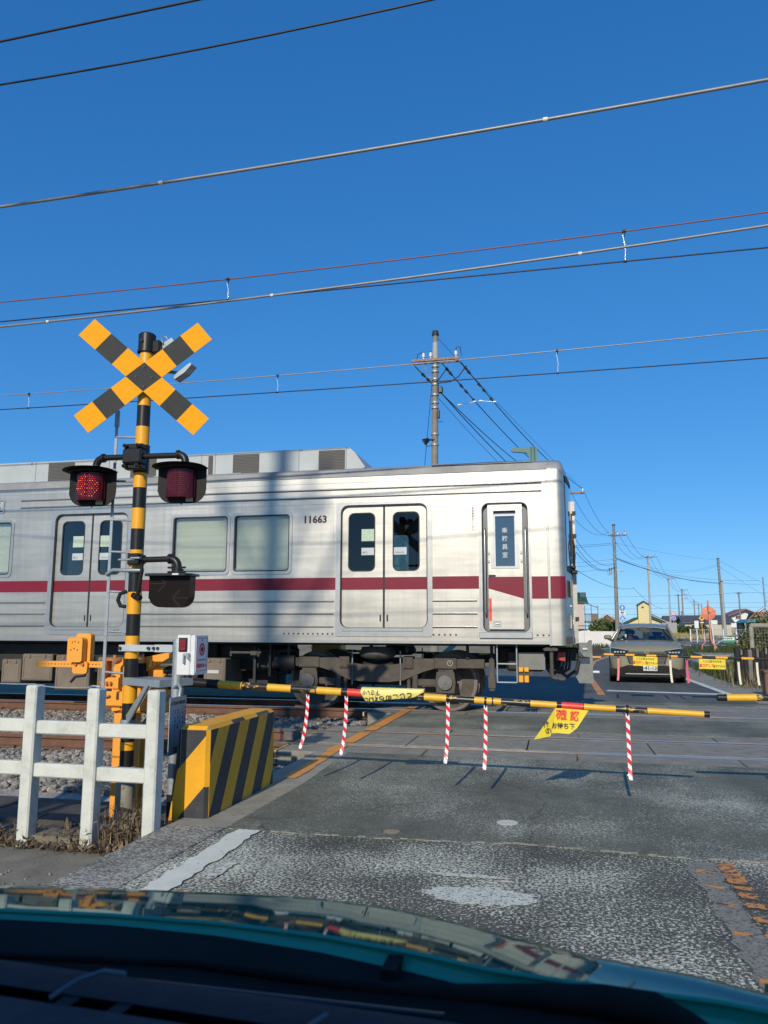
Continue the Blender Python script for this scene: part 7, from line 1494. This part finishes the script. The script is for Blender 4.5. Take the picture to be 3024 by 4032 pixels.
# no parking signs on the pale pole
xs_, ys_ = 20.35, 149.6; s2 = signpost(xs_, 149.8, 4.4, .05, m_polel, 'red-ringed speed disc above a blue no-parking disc')
mb = MB(); mb.prism(circ(xs_, 4.0, .40, 20), XZ, ys_ - .01, ys_); a = obj('speed_disc', mb, m_white, s2); mb = MB(); mb.ring(circ(xs_, 4.0, .41, 20), circ(xs_, 4.0, .32, 20), XZ, ys_ - .02, ys_ - .01); obj('red_ring', mb, m_inkr, a); text('sign_lettering', '20', .42, (xs_, ys_ - .02, 4.0), m_blue, a, bold=.008)
mb = MB(); mb.prism(circ(xs_, 3.12, .40, 20), XZ, ys_ - .01, ys_); a = obj('parking_disc', mb, m_blue, s2); mb = MB(); mb.ring(circ(xs_, 3.12, .41, 20), circ(xs_, 3.12, .33, 20), XZ, ys_ - .02, ys_ - .01); mb.prism([(xs_ - .28, 3.34), (xs_ - .22, 3.40), (xs_ + .28, 2.90), (xs_ + .22, 2.84)], XZ, ys_ - .02, ys_ - .01); obj('red_ring', mb, M('white_red', (.75, .45, .42), .5), a)
s3 = signpost(21.3, 127, 2.7, .05, m_yel, 'yellow diamond warning sign on a yellow post beside the grass'); mb = MB(); mb.prism([(21.3, 2.35), (21.75, 2.85), (21.3, 3.3), (20.85, 2.85)], XZ, 126.9, 126.93); a = obj('diamond_plate', mb, m_yel, s3); mb = MB(); mb.box(21.18, 21.42, 126.87, 126.89, 2.75, 2.95); mb.box(21.25, 21.35, 126.87, 126.89, 2.95, 3.08); obj('sign_symbol', mb, m_ink, a); mb = MB(); mb.box(21.05, 21.55, 126.9, 126.93, 2.1, 2.25); obj('sub_plate', mb, m_white, s3)
# round mirror seen from behind
m_mor = M('faded_orange_mirror', (.72, .25, .14), .6, var=.1, scale=5)
cm = thing('traffic_mirror', 'orange back of a round traffic mirror on a bent orange post', 'traffic mirror', (8.5, 47, GZ))
xm, ym, zm = 8.24, 47.0, 2.11
mb = MB(); rows = []
for i in range(7): rr5 = .375 * i / 6; rows.append([(xm + rr5 * math.cos(a), ym - .09 + .09 * (i / 6) ** 2, zm + rr5 * math.sin(a)) for a in [k * PI / 16 for k in range(33)]])
mb.grid(rows); mb.ring(circ(xm, zm, .378, 32), circ(xm, zm, .355, 32), XZ, ym - .02, ym + .04)
for k in range(6): a = k * PI / 3 + .3; mb.tube([(xm + .08 * math.cos(a), ym - .095, zm + .08 * math.sin(a)), (xm + .35 * math.cos(a), ym - .03, zm + .35 * math.sin(a))], .007, 4)
obj('mirror_back', mb, m_mor, cm)
mb = MB(); mb.tube([(xm - .02, ym - .14, 2.82), (xm, ym - .14, 2.1), (xm + .03, ym - .14, 1.3), (xm + .05, ym - .14, .72), (xm + .10, ym - .14, .50), (xm + .28, ym - .14, .25), (xm + .35, ym - .14, .08), (xm + .36, ym - .14, GZ)], .048, 12); obj('mirror_post', mb, m_mor, cm)
mb = MB(); mb.box(xm - .02, xm + .06, ym - .20, ym - .14, zm - .01, zm + .05); mb.box(xm - .035, xm - .02, ym - .2, ym - .12, zm - .1, zm + .45); obj('bracket', mb, m_dark, cm)
c2_ = thing('orange_post', 'thin bent orange post standing under the round mirror', 'post', (8.0, 48.5, GZ)); mb = MB(); mb.tube([(8.28, 48.5, 1.78), (8.27, 48.5, 1.2), (8.28, 48.5, .60), (8.22, 48.5, .45), (8.10, 48.5, .32), (8.06, 48.5, .12), (8.05, 48.5, GZ)], .03, 10); obj('tube', mb, m_mor, c2_)
mb = MB(); mb.cyl((9.05, 50, GZ), (8.9, 50, 1.75), .04, n=10); mb.box(8.93, 9.25, 50, 50.03, 1.5, 1.75); obj('white_marker_post', mb, m_white, label='leaning white marker post right of the mirror', category='post')
mb = MB(); mb.box(11.95, 12.3, 75, 75.04, 1.3, 1.95); mb.cyl((12.1, 75, -.2), (12.1, 75, 1.2), .03, n=6); obj('back_of_sign', mb, m_white, label='white rectangular sign behind the round mirror post', category='sign')
# green notice board and white fence at the factory plot
nb = thing('notice_board', 'green and white notice board on the white mesh fence', 'notice board', (14.7, 75, 0)); mb = MB(); mb.box(14.22, 15.25, 75, 75.04, .04, .56); obj('board', mb, M('board_green', (.02, .26, .15), .5), nb); mb = MB(); mb.box(14.24, 15.2, 74.985, 74.995, .25, .52); bp_ = obj('board_face', mb, m_white, nb); text('board_lettering', '東武自動車', .17, (14.62, 74.98, .38), m_ink, bp_, bold=.004); mb = MB(); mb.cyl((14.3, 75.02, -.3), (14.3, 75.02, .05), .03, n=6); mb.cyl((15.1, 75.02, -.3), (15.1, 75.02, .05), .03, n=6); obj('board_leg', mb, m_dark, nb)
wf = thing('mesh_fence', 'white steel fence with gate posts beyond the mirror', 'fence', (14, 82, 0))
for x in (12.6, 13.2, 13.9, 14.6, 15.6, 16.8, 18.2): mb = MB(); mb.box(x, x + .10, 82, 82.1, -.3, 1.25); obj('post', mb, m_white, wf)
mb = MB(); 
for k in range(60): mb.box(12.6 + k * .1, 12.615 + k * .1, 82.02, 82.04, 0, 1.15)
for z in (.05, .6, 1.15): mb.box(12.6, 18.3, 82.0, 82.03, z, z + .04)
obj('fence_panel', mb, m_polel, wf)
mb = MB(); mb.box(13.0, 13.28, 74, 74.3, -.3, 1.25, b=.03); obj('gate_pier', mb, m_dark, label='dark square gate pier beside the white fence', category='gate pier')
# ------------------------------------------------------------------ walls and buildings
lw = thing('boundary_wall', 'long low white wall behind the oncoming car', 'wall', (-2, 60, -.3)); m_ww = M('white_wall', (.70, .68, .63), .85, var=.06, scale=2, col2=(.5, .48, .44), c2cov=.38, c2scale=5)
for k in range(20): x = -35 + k * 2.05; mb = MB(); mb.box(x + .004, x + 2.046, 60, 60.15, -.3, 1.04, b=.01); obj('panel', mb, m_ww, lw)
fwall = thing('boundary_wall', 'pale concrete block wall behind the yellow roadside grass', 'wall', (24, 170, -.3))
for k in range(12): x = 17 + k * 2.3; mb = MB(); mb.box(x, x + 2.28, 170 + k * 2.2, 170.2 + k * 2.2, -.3, 1.6, b=.01); obj('panel', mb, m_conc, fwall)
def gable(name, label, x0, x1, y0, y1, ze, zr, wallm, roofm, ridge='x', over=.35, wins=(), door=None, trim=None, cat='house'):
    t = thing(name, label, cat, ((x0 + x1) / 2, y0, GZ)); mb = MB()
    if ridge == 'y':
        P = [(x0, GZ), (x1, GZ), (x1, ze), ((x0 + x1) / 2, zr - .08), (x0, ze)]; mb.prism(P, XZ, y0, y1)
    else:
        ym_ = (y0 + y1) / 2; P = [(y0, GZ), (y1, GZ), (y1, ze), (ym_, zr - .08), (y0, ze)]; mb.prism(P, YZ, x0, x1)
    obj('wall', mb, wallm, t); mb = MB(); h = .14
    if ridge == 'y':
        xm_ = (x0 + x1) / 2; k = (zr - ze) / (xm_ - x0); o_ = over
        for s, xe in ((-1, x0 - o_), (1, x1 + o_)): mb.prism([(xe, ze - k * o_), (xm_, zr), (xm_, zr + h), (xe, ze - k * o_ + h)], XZ, y0 - o_, y1 + o_)
    else:
        ym_ = (y0 + y1) / 2; k = (zr - ze) / (ym_ - y0); o_ = over
        for ye in (y0 - o_, y1 + o_): mb.prism([(ye, ze - k * o_), (ym_, zr), (ym_, zr + h), (ye, ze - k * o_ + h)], YZ, x0 - o_, x1 + o_)
        n = int((x1 - x0) / .45)
        for i in range(n + 1): xx = x0 - o_ + (x1 - x0 + 2 * o_) * i / n; mb.add([(xx - .03, y0 - o_, ze - k * o_ + h), (xx + .03, y0 - o_, ze - k * o_ + h), (xx + .03, ym_, zr + h), (xx - .03, ym_, zr + h), (xx, y0 - o_, ze - k * o_ + h + .06), (xx, ym_, zr + h + .06)], [(0, 4, 5, 3), (4, 1, 2, 5), (0, 1, 4)])
    rf_ = obj('roof', mb, roofm, t)
    for (a, b, c_, d_) in wins:
        mb = MB(); mb.box(a, b, y0 - .03, y0 + .01, c_, d_); w = obj('window', mb, m_dark, t); mb = MB(); mb.ring([(a - .06, c_ - .06), (b + .06, c_ - .06), (b + .06, d_ + .06), (a - .06, d_ + .06)], [(a, c_), (b, c_), (b, d_), (a, d_)], XZ, y0 - .06, y0); mb.box((a + b) / 2 - .03, (a + b) / 2 + .03, y0 - .05, y0 - .02, c_, d_); obj('frame', mb, m_white, w)
    return t
m_pink = M('beige_plaster', (.55, .46, .40), .85, var=.06, scale=2); m_grt = M('green_roof_tile', (.030, .085, .065), .5, var=.2, scale=5); m_cream = M('cream_yellow_wall', (.70, .59, .30), .8, var=.05, scale=1.5); m_brn = M('brown_siding', (.24, .115, .07), .8, var=.12, scale=2); m_rbr = M('red_brown_roof', (.30, .13, .10), .6, var=.15, scale=3); m_gryr = M('grey_roof', (.10, .10, .105), .6, var=.2, scale=3)
h1 = gable('house', 'two-storey beige house with green tiled roof and steel balcony', -5.5, 3.75, 118, 125, 5.1, 6.45, m_pink, m_grt, 'x', .45)
# the visible gable end projects at its right corner
h1b = MB(); h1b.prism([(3.5, 5.0), (4.55, 4.85), (4.05, 6.42), (3.3, 6.5)], XZ, 119.5, 121); obj('gable_eave', h1b, m_grt, h1)
mb = MB(); m_bal = M('balcony_brown', (.16, .12, .10), .6)
for x in (3.8, 4.7, 5.62): mb.box(x, x + .10, 116.4, 116.5, GZ, 4.5)
mb.box(3.8, 5.72, 116.4, 118, 2.05, 2.3); mb.box(3.8, 5.72, 116.4, 116.45, 3.25, 3.35); mb.box(4.7, 5.7, 116.42, 116.46, 2.35, 3.25)
for k in range(12): mb.box(3.85 + k * .075, 3.88 + k * .075, 116.4, 116.44, 2.3, 3.3)
mb.tube([(3.6, 116.4, 4.9), (4.6, 116.4, 4.6), (5.2, 116.4, 4.35), (5.7, 116.4, 4.2)], .06, 5); obj('balcony', mb, m_bal, h1)
mb = MB(); mb.box(2.5, 8.2, 113, 117, 1.55, 1.68); 
for x in (2.6, 4.6, 6.2, 8.0): mb.box(x, x + .08, 113, 113.1, GZ, 1.55)
obj('carport', mb, m_bal, label='flat brown carport roof beside the beige house', category='carport')
gable('shed', 'small brown house with white-edged gable roof', 6.75, 8.65, 130, 134, 2.75, 3.45, m_brn, M('white_roof', (.6, .6, .58), .6), 'y', .28, cat='shed')
gable('shed', 'dark-roofed low house right behind the brown one', 8.2, 9.6, 136, 140, 2.5, 3.1, m_brn, m_gryr, 'y', .3, cat='shed')
# yellow building with a tower
yb_ = thing('yellow_building', 'pale yellow building with a gabled tower and green roofs', 'building', (14, 150, GZ)); s_ = 2.5
def sy(x): return x * s_
def zy(z): return 1.24 + (z - 1.24) * s_
mb = MB(); mb.prism([(sy(5.71), GZ), (sy(6.49), GZ), (sy(6.49), zy(2.93)), (sy(6.10), zy(3.17)), (sy(5.71), zy(2.93))], XZ, 149, 151.5); tw = obj('tower', mb, m_cream, yb_)
mb = MB(); mb.prism([(sy(5.66), zy(2.90)), (sy(6.10), zy(3.18)), (sy(6.54), zy(2.90)), (sy(6.54), zy(2.95)), (sy(6.10), zy(3.24)), (sy(5.66), zy(2.95))], XZ, 148.6, 151.8); obj('roof', mb, m_grt, tw); mb = MB(); mb.prism(circ(sy(6.03), zy(2.80), .22, 16) , XZ, 148.93, 148.99); mb.box(sy(6.03) - .22, sy(6.03) + .22, 148.93, 148.99, zy(2.70), zy(2.80)); obj('round_vent', mb, m_galv, tw)
for k in range(6): mb = MB(); xx = sy(5.71) + k * .32; mb.box(xx - .012, xx + .012, 148.985, 149.0, GZ, zy(2.92)); obj('siding_joint', mb, M('joint_cream', (.6, .5, .2), .8), tw)  # darker cream strips mark the siding joints
mb = MB(); mb.prism([(sy(4.9), GZ), (sy(5.71), GZ), (sy(5.71), zy(2.0)), (sy(4.9), zy(1.62))], XZ, 150, 158); mb.prism([(sy(6.49), GZ), (sy(7.75), GZ), (sy(7.75), zy(1.75)), (sy(6.55), zy(2.33)), (sy(6.49), zy(2.33))], XZ, 153, 162); mb.prism([(sy(6.49), GZ), (sy(7.4), GZ), (sy(7.4), zy(1.66)), (sy(6.49), zy(2.03))], XZ, 151, 153); obj('wall', mb, m_cream, yb_)
mb = MB(); mb.prism([(sy(4.82), zy(1.60)), (sy(5.71), zy(2.02)), (sy(5.71), zy(2.07)), (sy(4.82), zy(1.66))], XZ, 149.5, 158); mb.prism([(sy(6.49), zy(2.36)), (sy(6.6), zy(2.40)), (sy(7.9), zy(1.78)), (sy(7.9), zy(1.70)), (sy(6.6), zy(2.31))], XZ, 152.5, 162); mb.prism([(sy(6.49), zy(2.04)), (sy(7.5), zy(1.66)), (sy(7.5), zy(1.72)), (sy(6.49), zy(2.12))], XZ, 150.5, 153); obj('roof', mb, m_grt, yb_)
mb = MB(); mb.prism([(sy(6.55), zy(2.33)), (sy(7.92), zy(1.70)), (sy(7.92), zy(1.67)), (sy(6.55), zy(2.29))], XZ, 152.3, 152.5); mb.box(sy(6.5), sy(7.7), 148, 150, zy(1.38), zy(1.58)); obj('white_fascia', mb, m_white, yb_)
mb = MB(); mb.box(sy(7.2), sy(8.2), 147, 149, GZ, 2.3); obj('annex', mb, M('grey_panel', (.32, .32, .31), .6), yb_)
# right-hand houses
s_ = 200 / 75
def zw(z): return 1.24 + (z - 1.24) * s_
wh_ = thing('house', 'white two-storey house with red-brown gable roof and twin window', 'house', (42, 200, GZ))
X = lambda x: x * s_
mb = MB(); mb.prism([(X(15.0), GZ), (X(17.9), GZ), (X(17.9), zw(2.2)), (X(16.2), zw(2.93)), (X(15.0), zw(2.38))], XZ, 200, 210); obj('wall', mb, M('white_render', (.74, .75, .76), .8, var=.03), wh_)
mb = MB(); mb.prism([(X(14.72), zw(2.42)), (X(16.2), zw(3.02)), (X(18.1), zw(2.2)), (X(18.1), zw(2.13)), (X(16.2), zw(2.93)), (X(14.72), zw(2.34))], XZ, 198.5, 211); obj('roof', mb, m_rbr, wh_)
for a in (15.42, 15.62): mb = MB(); mb.box(X(a), X(a + .16), 199.9, 199.98, zw(2.13), zw(2.38)); w = obj('window', mb, m_dark, wh_); mb = MB(); mb.ring([(X(a) - .08, zw(2.13) - .08), (X(a + .16) + .08, zw(2.13) - .08), (X(a + .16) + .08, zw(2.38) + .08), (X(a) - .08, zw(2.38) + .08)], [(X(a), zw(2.13)), (X(a + .16), zw(2.13)), (X(a + .16), zw(2.38)), (X(a), zw(2.38))], XZ, 199.85, 199.92); obj('frame', mb, m_white, w)
mb = MB(); mb.cyl((X(17.2), 199, zw(2.72)), (X(17.75), 199, zw(3.1)), .3, n=10); obj('solar_tank', mb, m_galv, wh_)
rh2 = thing('house', 'house with reddish corrugated roof rising behind the shrub', 'house', (31, 130, GZ)); mb = MB(); mb.prism([(28.7, 1), (29.95, 3.78), (36, 3.2), (36, GZ), (28.7, GZ)], XZ, 132, 136); obj('wall', mb, m_dark, rh2)
mb = MB(); mb.add([(28.4, 131, 2.45), (29.9, 131, 3.95), (29.9, 131, 3.75), (28.55, 131, 2.4)], [(0, 1, 2, 3)]); 
for k in range(16): x0 = 29.9 + k * .4; mb.prism([(x0, 3.9), (x0 + .34, 3.9), (x0 + 1.2, 2.4), (x0 + .86, 2.4)], XZ, 130.9 + (k % 2) * .08, 131.2)
obj('roof', mb, m_rbr, rh2)
mb = MB(); mb.prism([(16.9, 1.75), (22.5, 2.25), (22.5, 2.45), (18.3, 2.35), (16.9, 1.85)], XZ, 95, 101); mb.box(17.2, 22, 96, 100, GZ, 1.7); 
ts = thing('shed', 'open shed with a teal blue roof right of the poles', 'shed', (19, 96, GZ)); mb = MB(); mb.prism([(20.6, 1.95), (21.2, 2.35), (24.6, 2.5), (24.6, 1.95)], XZ, 96, 101); obj('roof', mb, M('teal_roof', (.06, .24, .27), .5, var=.1), ts); mb = MB(); mb.box(20.7, 24.6, 98, 100.5, GZ, 1.95); obj('wall', mb, m_gryr, ts); mb = MB(); mb.box(20.65, 20.8, 96.1, 96.2, GZ, 1.95); obj('post', mb, m_galv, ts)
for k, (x0, x1, y, ze, zr, lab) in enumerate(((30, 37, 215, 2.9, 4.6, 'dark hipped-roof house beyond the yellow grass'), (38, 50, 300, 4.2, 5.8, 'long low cream house far past the bend'), (52, 63, 330, 4.0, 5.6, 'distant dark-roofed house behind the mirror'), (24.5, 33, 165, 2.5, 3.6, 'low dark-roofed warehouse behind the white sign'), (66, 80, 340, 4.5, 6.2, 'distant grey house left of the leaning pole'), (-22, -12, 150, 5, 6.6, 'grey-roofed house hidden beyond the train'), (46, 56, 260, 4.0, 5.4, 'small grey-roofed house near the white house'))):
    gable('house', lab, x0, x1, y, y + 8, ze, zr, M('cream_render', (.55, .50, .38), .85, var=.05), m_gryr, 'x', .6, wins=[(x0 + 1.2, x0 + 2.6, .9, 2.0)])
# car parked behind the wall (only its roof and glass show)
pc = thing('parked_car', 'white parked car whose roof shows above the low wall', 'car', (5.6, 100, 0)); mb = MB()
for s, w, z0, z1 in (): pass
rows = []
for x, zb, zt in ((-2.0, .3, .75), (-1.9, .3, .95), (-1.1, .3, 1.02), (-.6, .3, 1.42), (-.1, .3, 1.52), (1.0, .3, 1.52), (1.6, .3, 1.40), (1.95, .3, 1.0), (2.0, .35, .8)): rows.append([(4.6 + x, 100 + y, z) for y, z in ((-.8, zb), (-.85, (zb + min(zt, 1)) / 2), (-.8, min(zt, .95)), (-.68, zt - .05), (-.5, zt), (.5, zt), (.68, zt - .05), (.8, min(zt, .95)), (.8, zb))])
mb.grid(rows); obj('body', mb, m_white, pc); mb = MB(); mb.prism([(4.6 - .95, 1.08), (4.6 - .5, 1.38), (4.6 + .9, 1.40), (4.6 + 1.35, 1.10)], XZ, 99.16, 99.2); obj('side_window', mb, m_rub, pc)
for x in (3.3, 5.9): mb = MB(); mb.cyl((x, 99.15, .0), (x, 99.4, .0), .32, n=20); obj('wheel', mb, m_rub, pc)
# dry embankment behind the tracks, seen below the train
mb = MB(); mb.grid([[(x, y, z + .04 * math.sin(x * .8)) for y, z in ((23.5, -.40), (26, -.30), (29, .15), (32, .55), (34, .55), (42, -.35))] for x in range(-45, 0, 2)]); obj('dry_bank', mb, m_field, kind='structure')
# poles behind the viewer whose shadows fall on the train and the crossbuck
bk = upole('p', 'pole beside the road behind the viewer with transformers', -5.42, -17, 18.5, .2, [(17.2, -.9, .9, m_rst, (-.8, .3, .8)), (15.9, -.7, .7, m_rst, ())], lean=0)
mb = MB(); mb.cyl((-5.0, -17, 13.6), (-5.0, -17, 14.7), .22, n=18); mb.cyl((-5.8, -17, 13.9), (-5.8, -17, 14.5), .16, n=18); obj('transformer', mb, m_galv, bk)
for P_ in ([(-4.7, -17, 18.2), (-4.9, -17, 17.0), (-5.3, -17, 15.6)], [(-4.3, -17, 16.8), (-4.7, -17, 15.8), (-5.3, -17, 15.0)], [(-6.3, -17, 17.6), (-5.9, -17, 16.6), (-5.5, -17, 15.8)]): mb = MB(); mb.tube(P_, .05, 6); obj('cable_loop', mb, m_black, bk)
# ------------------------------------------------------------------ the viewer's own car
own = thing('own_car', 'teal green car bonnet and dark navy dashboard nearest the viewer', 'car', (-.36, .8, 0))
m_teal = bpy.data.materials.new('teal_paint'); m_teal.use_nodes = True
_N = m_teal.node_tree.nodes; _L = m_teal.node_tree.links; _N.clear()
_o = _N.new('ShaderNodeOutputMaterial'); _d = _N.new('ShaderNodeBsdfDiffuse'); _d.inputs[0].default_value = (.004, .10, .075, 1); _g = _N.new('ShaderNodeBsdfGlossy'); _g.inputs[0].default_value = (.82, 1, .98, 1); _g.inputs['Roughness'].default_value = .035
_f = _N.new('ShaderNodeFresnel'); _f.inputs[0].default_value = 1.42; _m = _N.new('ShaderNodeMath'); _m.operation = 'MULTIPLY'; _m.inputs[1].default_value = .62; _x = _N.new('ShaderNodeMixShader')
_n = _N.new('ShaderNodeTexNoise'); _n.inputs['Scale'].default_value = 3; _b = _N.new('ShaderNodeBump'); _b.inputs['Strength'].default_value = .03; _b.inputs['Distance'].default_value = .02; _L.new(_n.outputs[0], _b.inputs['Height']); _L.new(_b.outputs[0], _g.inputs['Normal'])
_L.new(_f.outputs[0], _m.inputs[0]); _L.new(_m.outputs[0], _x.inputs[0]); _L.new(_d.outputs[0], _x.inputs[1]); _L.new(_g.outputs[0], _x.inputs[2]); _L.new(_x.outputs[0], _o.inputs[0])
m_dash = M('dashboard_navy', (.028, .030, .038), .8, spec=.15, var=.15, scale=60, bump=.1, bscale=300)
m_cowl = M('cowl_black', (.030, .022, .019), .8, spec=.1, var=.2, scale=8)
qx = [-1.3, -.907, -.758, -.549, -.387, -.295, -.206, -.121, -.040, .039, .139, .214, .42]; qm = [.39, .3631, .3541, .3442, .3384, .3373, .3416, .3535, .3675, .381, .3916, .4059, .44]
lx = [-1.1, -.72, -.614, -.486, -.358, -.242, -.142, -.069, .009, .079, .123, .16, .34]; ly = [.73, .796, .813, .827, .831, .821, .80, .779, .769, .762, .759, .749, .70]
Z0 = .93; AS = .17; DZ = 1.2394 - Z0
def hood(x, y):
    yl_ = float(np.interp(x, lx, ly)); t = y - yl_; q = x / max(y, .3); m_ = float(np.interp(q, qx, qm)); w_ = float(np.interp(x, [-.1, .2], [0, 1]))
    s1 = .222 - .12 * w_; s2 = .135 - .12 * w_; av = (s1 + s2) / 2
    te = max(.012, (1.2394 - Z0 - m_ * yl_) / (m_ - av))
    if t <= te: return Z0 - s1 * t + (s1 - s2) * t * t / (2 * te)
    ze = Z0 - av * te; u = t - te; k = 5.0
    if u < .04: return ze - s2 * u - k * u * u
    z = ze - s2 * .04 - k * .0016 - (s2 + 2 * k * .04) * (u - .04); return max(z, .42) if u > .6 else max(z, ze - .06 - .5 * u)
mb = MB(); xsH = [-1.08 + 1.45 * i / 90 for i in range(91)]; tH = [0, .006] + [.012 * k for k in range(1, 26)] + [.36, .43, .5, .58, .68, .8, .92]
mb.grid([[(x, np.interp(x, lx, ly) + t, hood(x, np.interp(x, lx, ly) + t)) for t in tH] for x in xsH]); hd = obj('bonnet', mb, m_teal, own)
# rolled rear lip of the bonnet and its inner flange, sky light painted in as brighter teal
mb = MB(); rows = []
for x in xsH:
    yl_ = float(np.interp(x, lx, ly)); z = hood(x, yl_); k_ = float(np.interp(x, [-.8, -.45, -.15, .2], [.15, .3, .75, 1.0])); rows.append([(x, yl_ + .0, z), (x, yl_ - .002, z - .0004), (x, yl_ - .0035, z - .0018), (x, yl_ - .0035, z - .003), (x, yl_ - .001, z - .005), (x, yl_ - .004 - .010 * k_, z - .005 - .010 * k_), (x, yl_ - .005 - .012 * k_, z - .008 - .012 * k_)])
mb.grid(rows); obj('bonnet_lip', mb, M('teal_edge_skylit', (.0, .34, .21), .3, spec=.4, coat=.4, var=0), hd)
# body in front: fenders, bumper
mb = MB(); 
for s, x in ((-1, -1.09), (1, .37)):
    mb.prism([(.60, .92), (.9, .84), (1.3, .74), (1.6, .62), (1.72, .45), (1.72, .22), (1.45, .2), (1.40, .42), (1.2, .56), (.98, .56), (.78, .42), (.73, .2), (-2.4, .2), (-2.4, .95), (.3, .95)], YZ, x - .03, x + .03)
mb.box(-1.08, .36, 1.66, 1.76, .22, .50, b=.03); obj('fender', mb, m_teal, own)
for s, x in ((-1, -1.0), (1, .28)):
    for yy in (1.09, -1.5): mb = MB(); mb.cyl((x - .08, yy, .28), (x + .08, yy, .28), .28, n=24); obj('wheel', mb, m_rub, own)
# cowl panel and wiper
mb = MB(); xsC = [-1.05 + 1.4 * i / 40 for i in range(41)]
mb.grid([[(x, float(np.interp(x, lx, ly)) - .004 - .009 * float(np.interp(x, [-.8, -.45, -.15, .2], [.15, .3, .75, 1.0])) - d, .9235 - .011 * float(np.interp(x, [-.8, -.45, -.15, .2], [.15, .3, .75, 1.0])) - .1 * d + (.004 * math.sin(d * 60))) for d in (0, .01, .03, .06, .1, .15, .2)] for x in xsC]); cw = obj('cowl_panel', mb, m_cowl, own)
mb = MB(); W_ = [(-1.0, .70, .913), (-.6, .735, .914), (-.36, .765, .914), (-.15, .752, .914), (-.03, .745, .924), (.03, .74, .928), (.07, .735, .927), (.095, .73, .920), (.14, .70, .905)]
mb.tube(W_, [.004, .004, .005, .006, .010, .013, .014, .011, .008], 8); mb.box(-.17, -.155, .765, .80, .915, .925); obj('wiper_arm', mb, m_cowl, own)
mb = MB(); mb.tube([(-.95, .66, .915), (-.5, .70, .922), (-.1, .69, .925)], .0025, 5); obj('wiper_blade', mb, M('rubber_sheen', (.05, .05, .055), .35), own)
# dashboard with defroster slots
edge = [(-1.02, .70), (-.52, .69), (-.33, .68), (-.15, .67), (-.01, .66), (.09, .645), (.2, .62), (.33, .57)]
mb = MB(); mb.grid([[(x, y - d * 1.0, .932 + .010 * math.sin(min(1, d / .05) * PI / 2) + .02 * d) for d in (0, .004, .012, .03, .066)] for x, y in edge]); mb.grid([[(x, y, .932 - dd) for dd in (0, .05)] for x, y in edge]); dsh = obj('dashboard_front', mb, m_dash, own)
def dashstrip(nm, x0, x1, d0, d1, z0, z1, m=m_dash):
    mb = MB(); pts = [x0 + (x1 - x0) * i / 12 for i in range(13)]; ex = [e[0] for e in edge]; ey = [e[1] for e in edge]
    mb.grid([[(x, float(np.interp(x, ex, ey)) - d0 - (d1 - d0) * k / 3, z0 + (z1 - z0) * k / 3) for k in range(4)] for x in pts]); return obj(nm, mb, m, own)
dashstrip('defroster_slot', -1.0, .32, .066, .084, .915, .915, m_rub)
dashstrip('dashboard_bridge', -.40, -.385, .065, .086, .9425, .9435); dashstrip('dashboard_bridge', -.352, -.338, .065, .086, .9425, .9435)
mb = MB(); mb.box(-1.02, .33, .35, .60, .90, .912); obj('defroster_duct', mb, m_rub, own)
dashstrip('dashboard_top', -1.02, .33, .084, .42, .944, .985, M('dashboard_grey', (.055, .052, .060), .8, spec=.15, var=.15, scale=60, bump=.1, bscale=300))
mb = MB(); mb.tube([(-.405, .603, .946), (-.39, .618, .955), (-.372, .626, .960), (-.352, .625, .960)], .0022, 6); obj('reflection_streak', mb, M('reflection_grey', (.16, .16, .17), .5), own); mb = MB(); mb.tube([(-.195, .585, .948), (-.175, .605, .956)], .002, 6); obj('reflection_streak', mb, M('reflection_grey', (.16, .16, .17), .5), own)  # pale curved tubes stand in for reflections above the slots
# cabin: roof, pillars, rear and seats shade the dashboard
mb = MB(); mb.prism([(.05, 1.375), (.0, 1.405), (-2.3, 1.46), (-2.5, 1.35), (-2.5, .3), (-2.44, .3), (-2.44, 1.32), (-2.28, 1.42)], YZ, -1.07, .35); obj('cabin_roof', mb, m_teal, own)
mb = MB()
for x in (-1.07, .35): mb.box(x - .02, x + .02, -2.4, .3, .2, .98); mb.box(x - .02, x + .02, -.9, -.8, .98, 1.40); mb.tube([(x, .62, .93), (x, .35, 1.18), (x, .05, 1.38)], .03, 6); mb.box(x - .02, x + .02, -2.45, -2.2, .98, 1.40)
mb.box(-1.05, .33, -2.4, .6, .22, .28); obj('cabin_side', mb, m_teal, own)
for x in (-.72, 0): mb = MB(); mb.box(x - .24, x + .24, -.75, -.6, .3, 1.12, b=.05); mb.box(x - .24, x + .24, -.65, -.15, .3, .55, b=.06); mb.box(x - .12, x + .12, -.75, -.66, 1.14, 1.34, b=.03); obj('seat', mb, m_dash, own)
mb = MB(); mb.box(-1.02, .32, .1, .5, .5, .93, b=.03); obj('dashboard_body', mb, m_dash, own)
# lettering becomes plain mesh
bpy.context.view_layer.update(); DG = bpy.context.evaluated_depsgraph_get()
for o in [o for o in COL.objects if o.type == 'FONT']:
    me = bpy.data.meshes.new_from_object(o.evaluated_get(DG)); n = bpy.data.objects.new(o.name + '_', me); COL.objects.link(n)
    n.parent = o.parent; n.location = o.location; n.rotation_euler = o.rotation_euler; n.scale = o.scale
    nm = o.name.split('.')[0]; bpy.data.objects.remove(o); n.name = nm
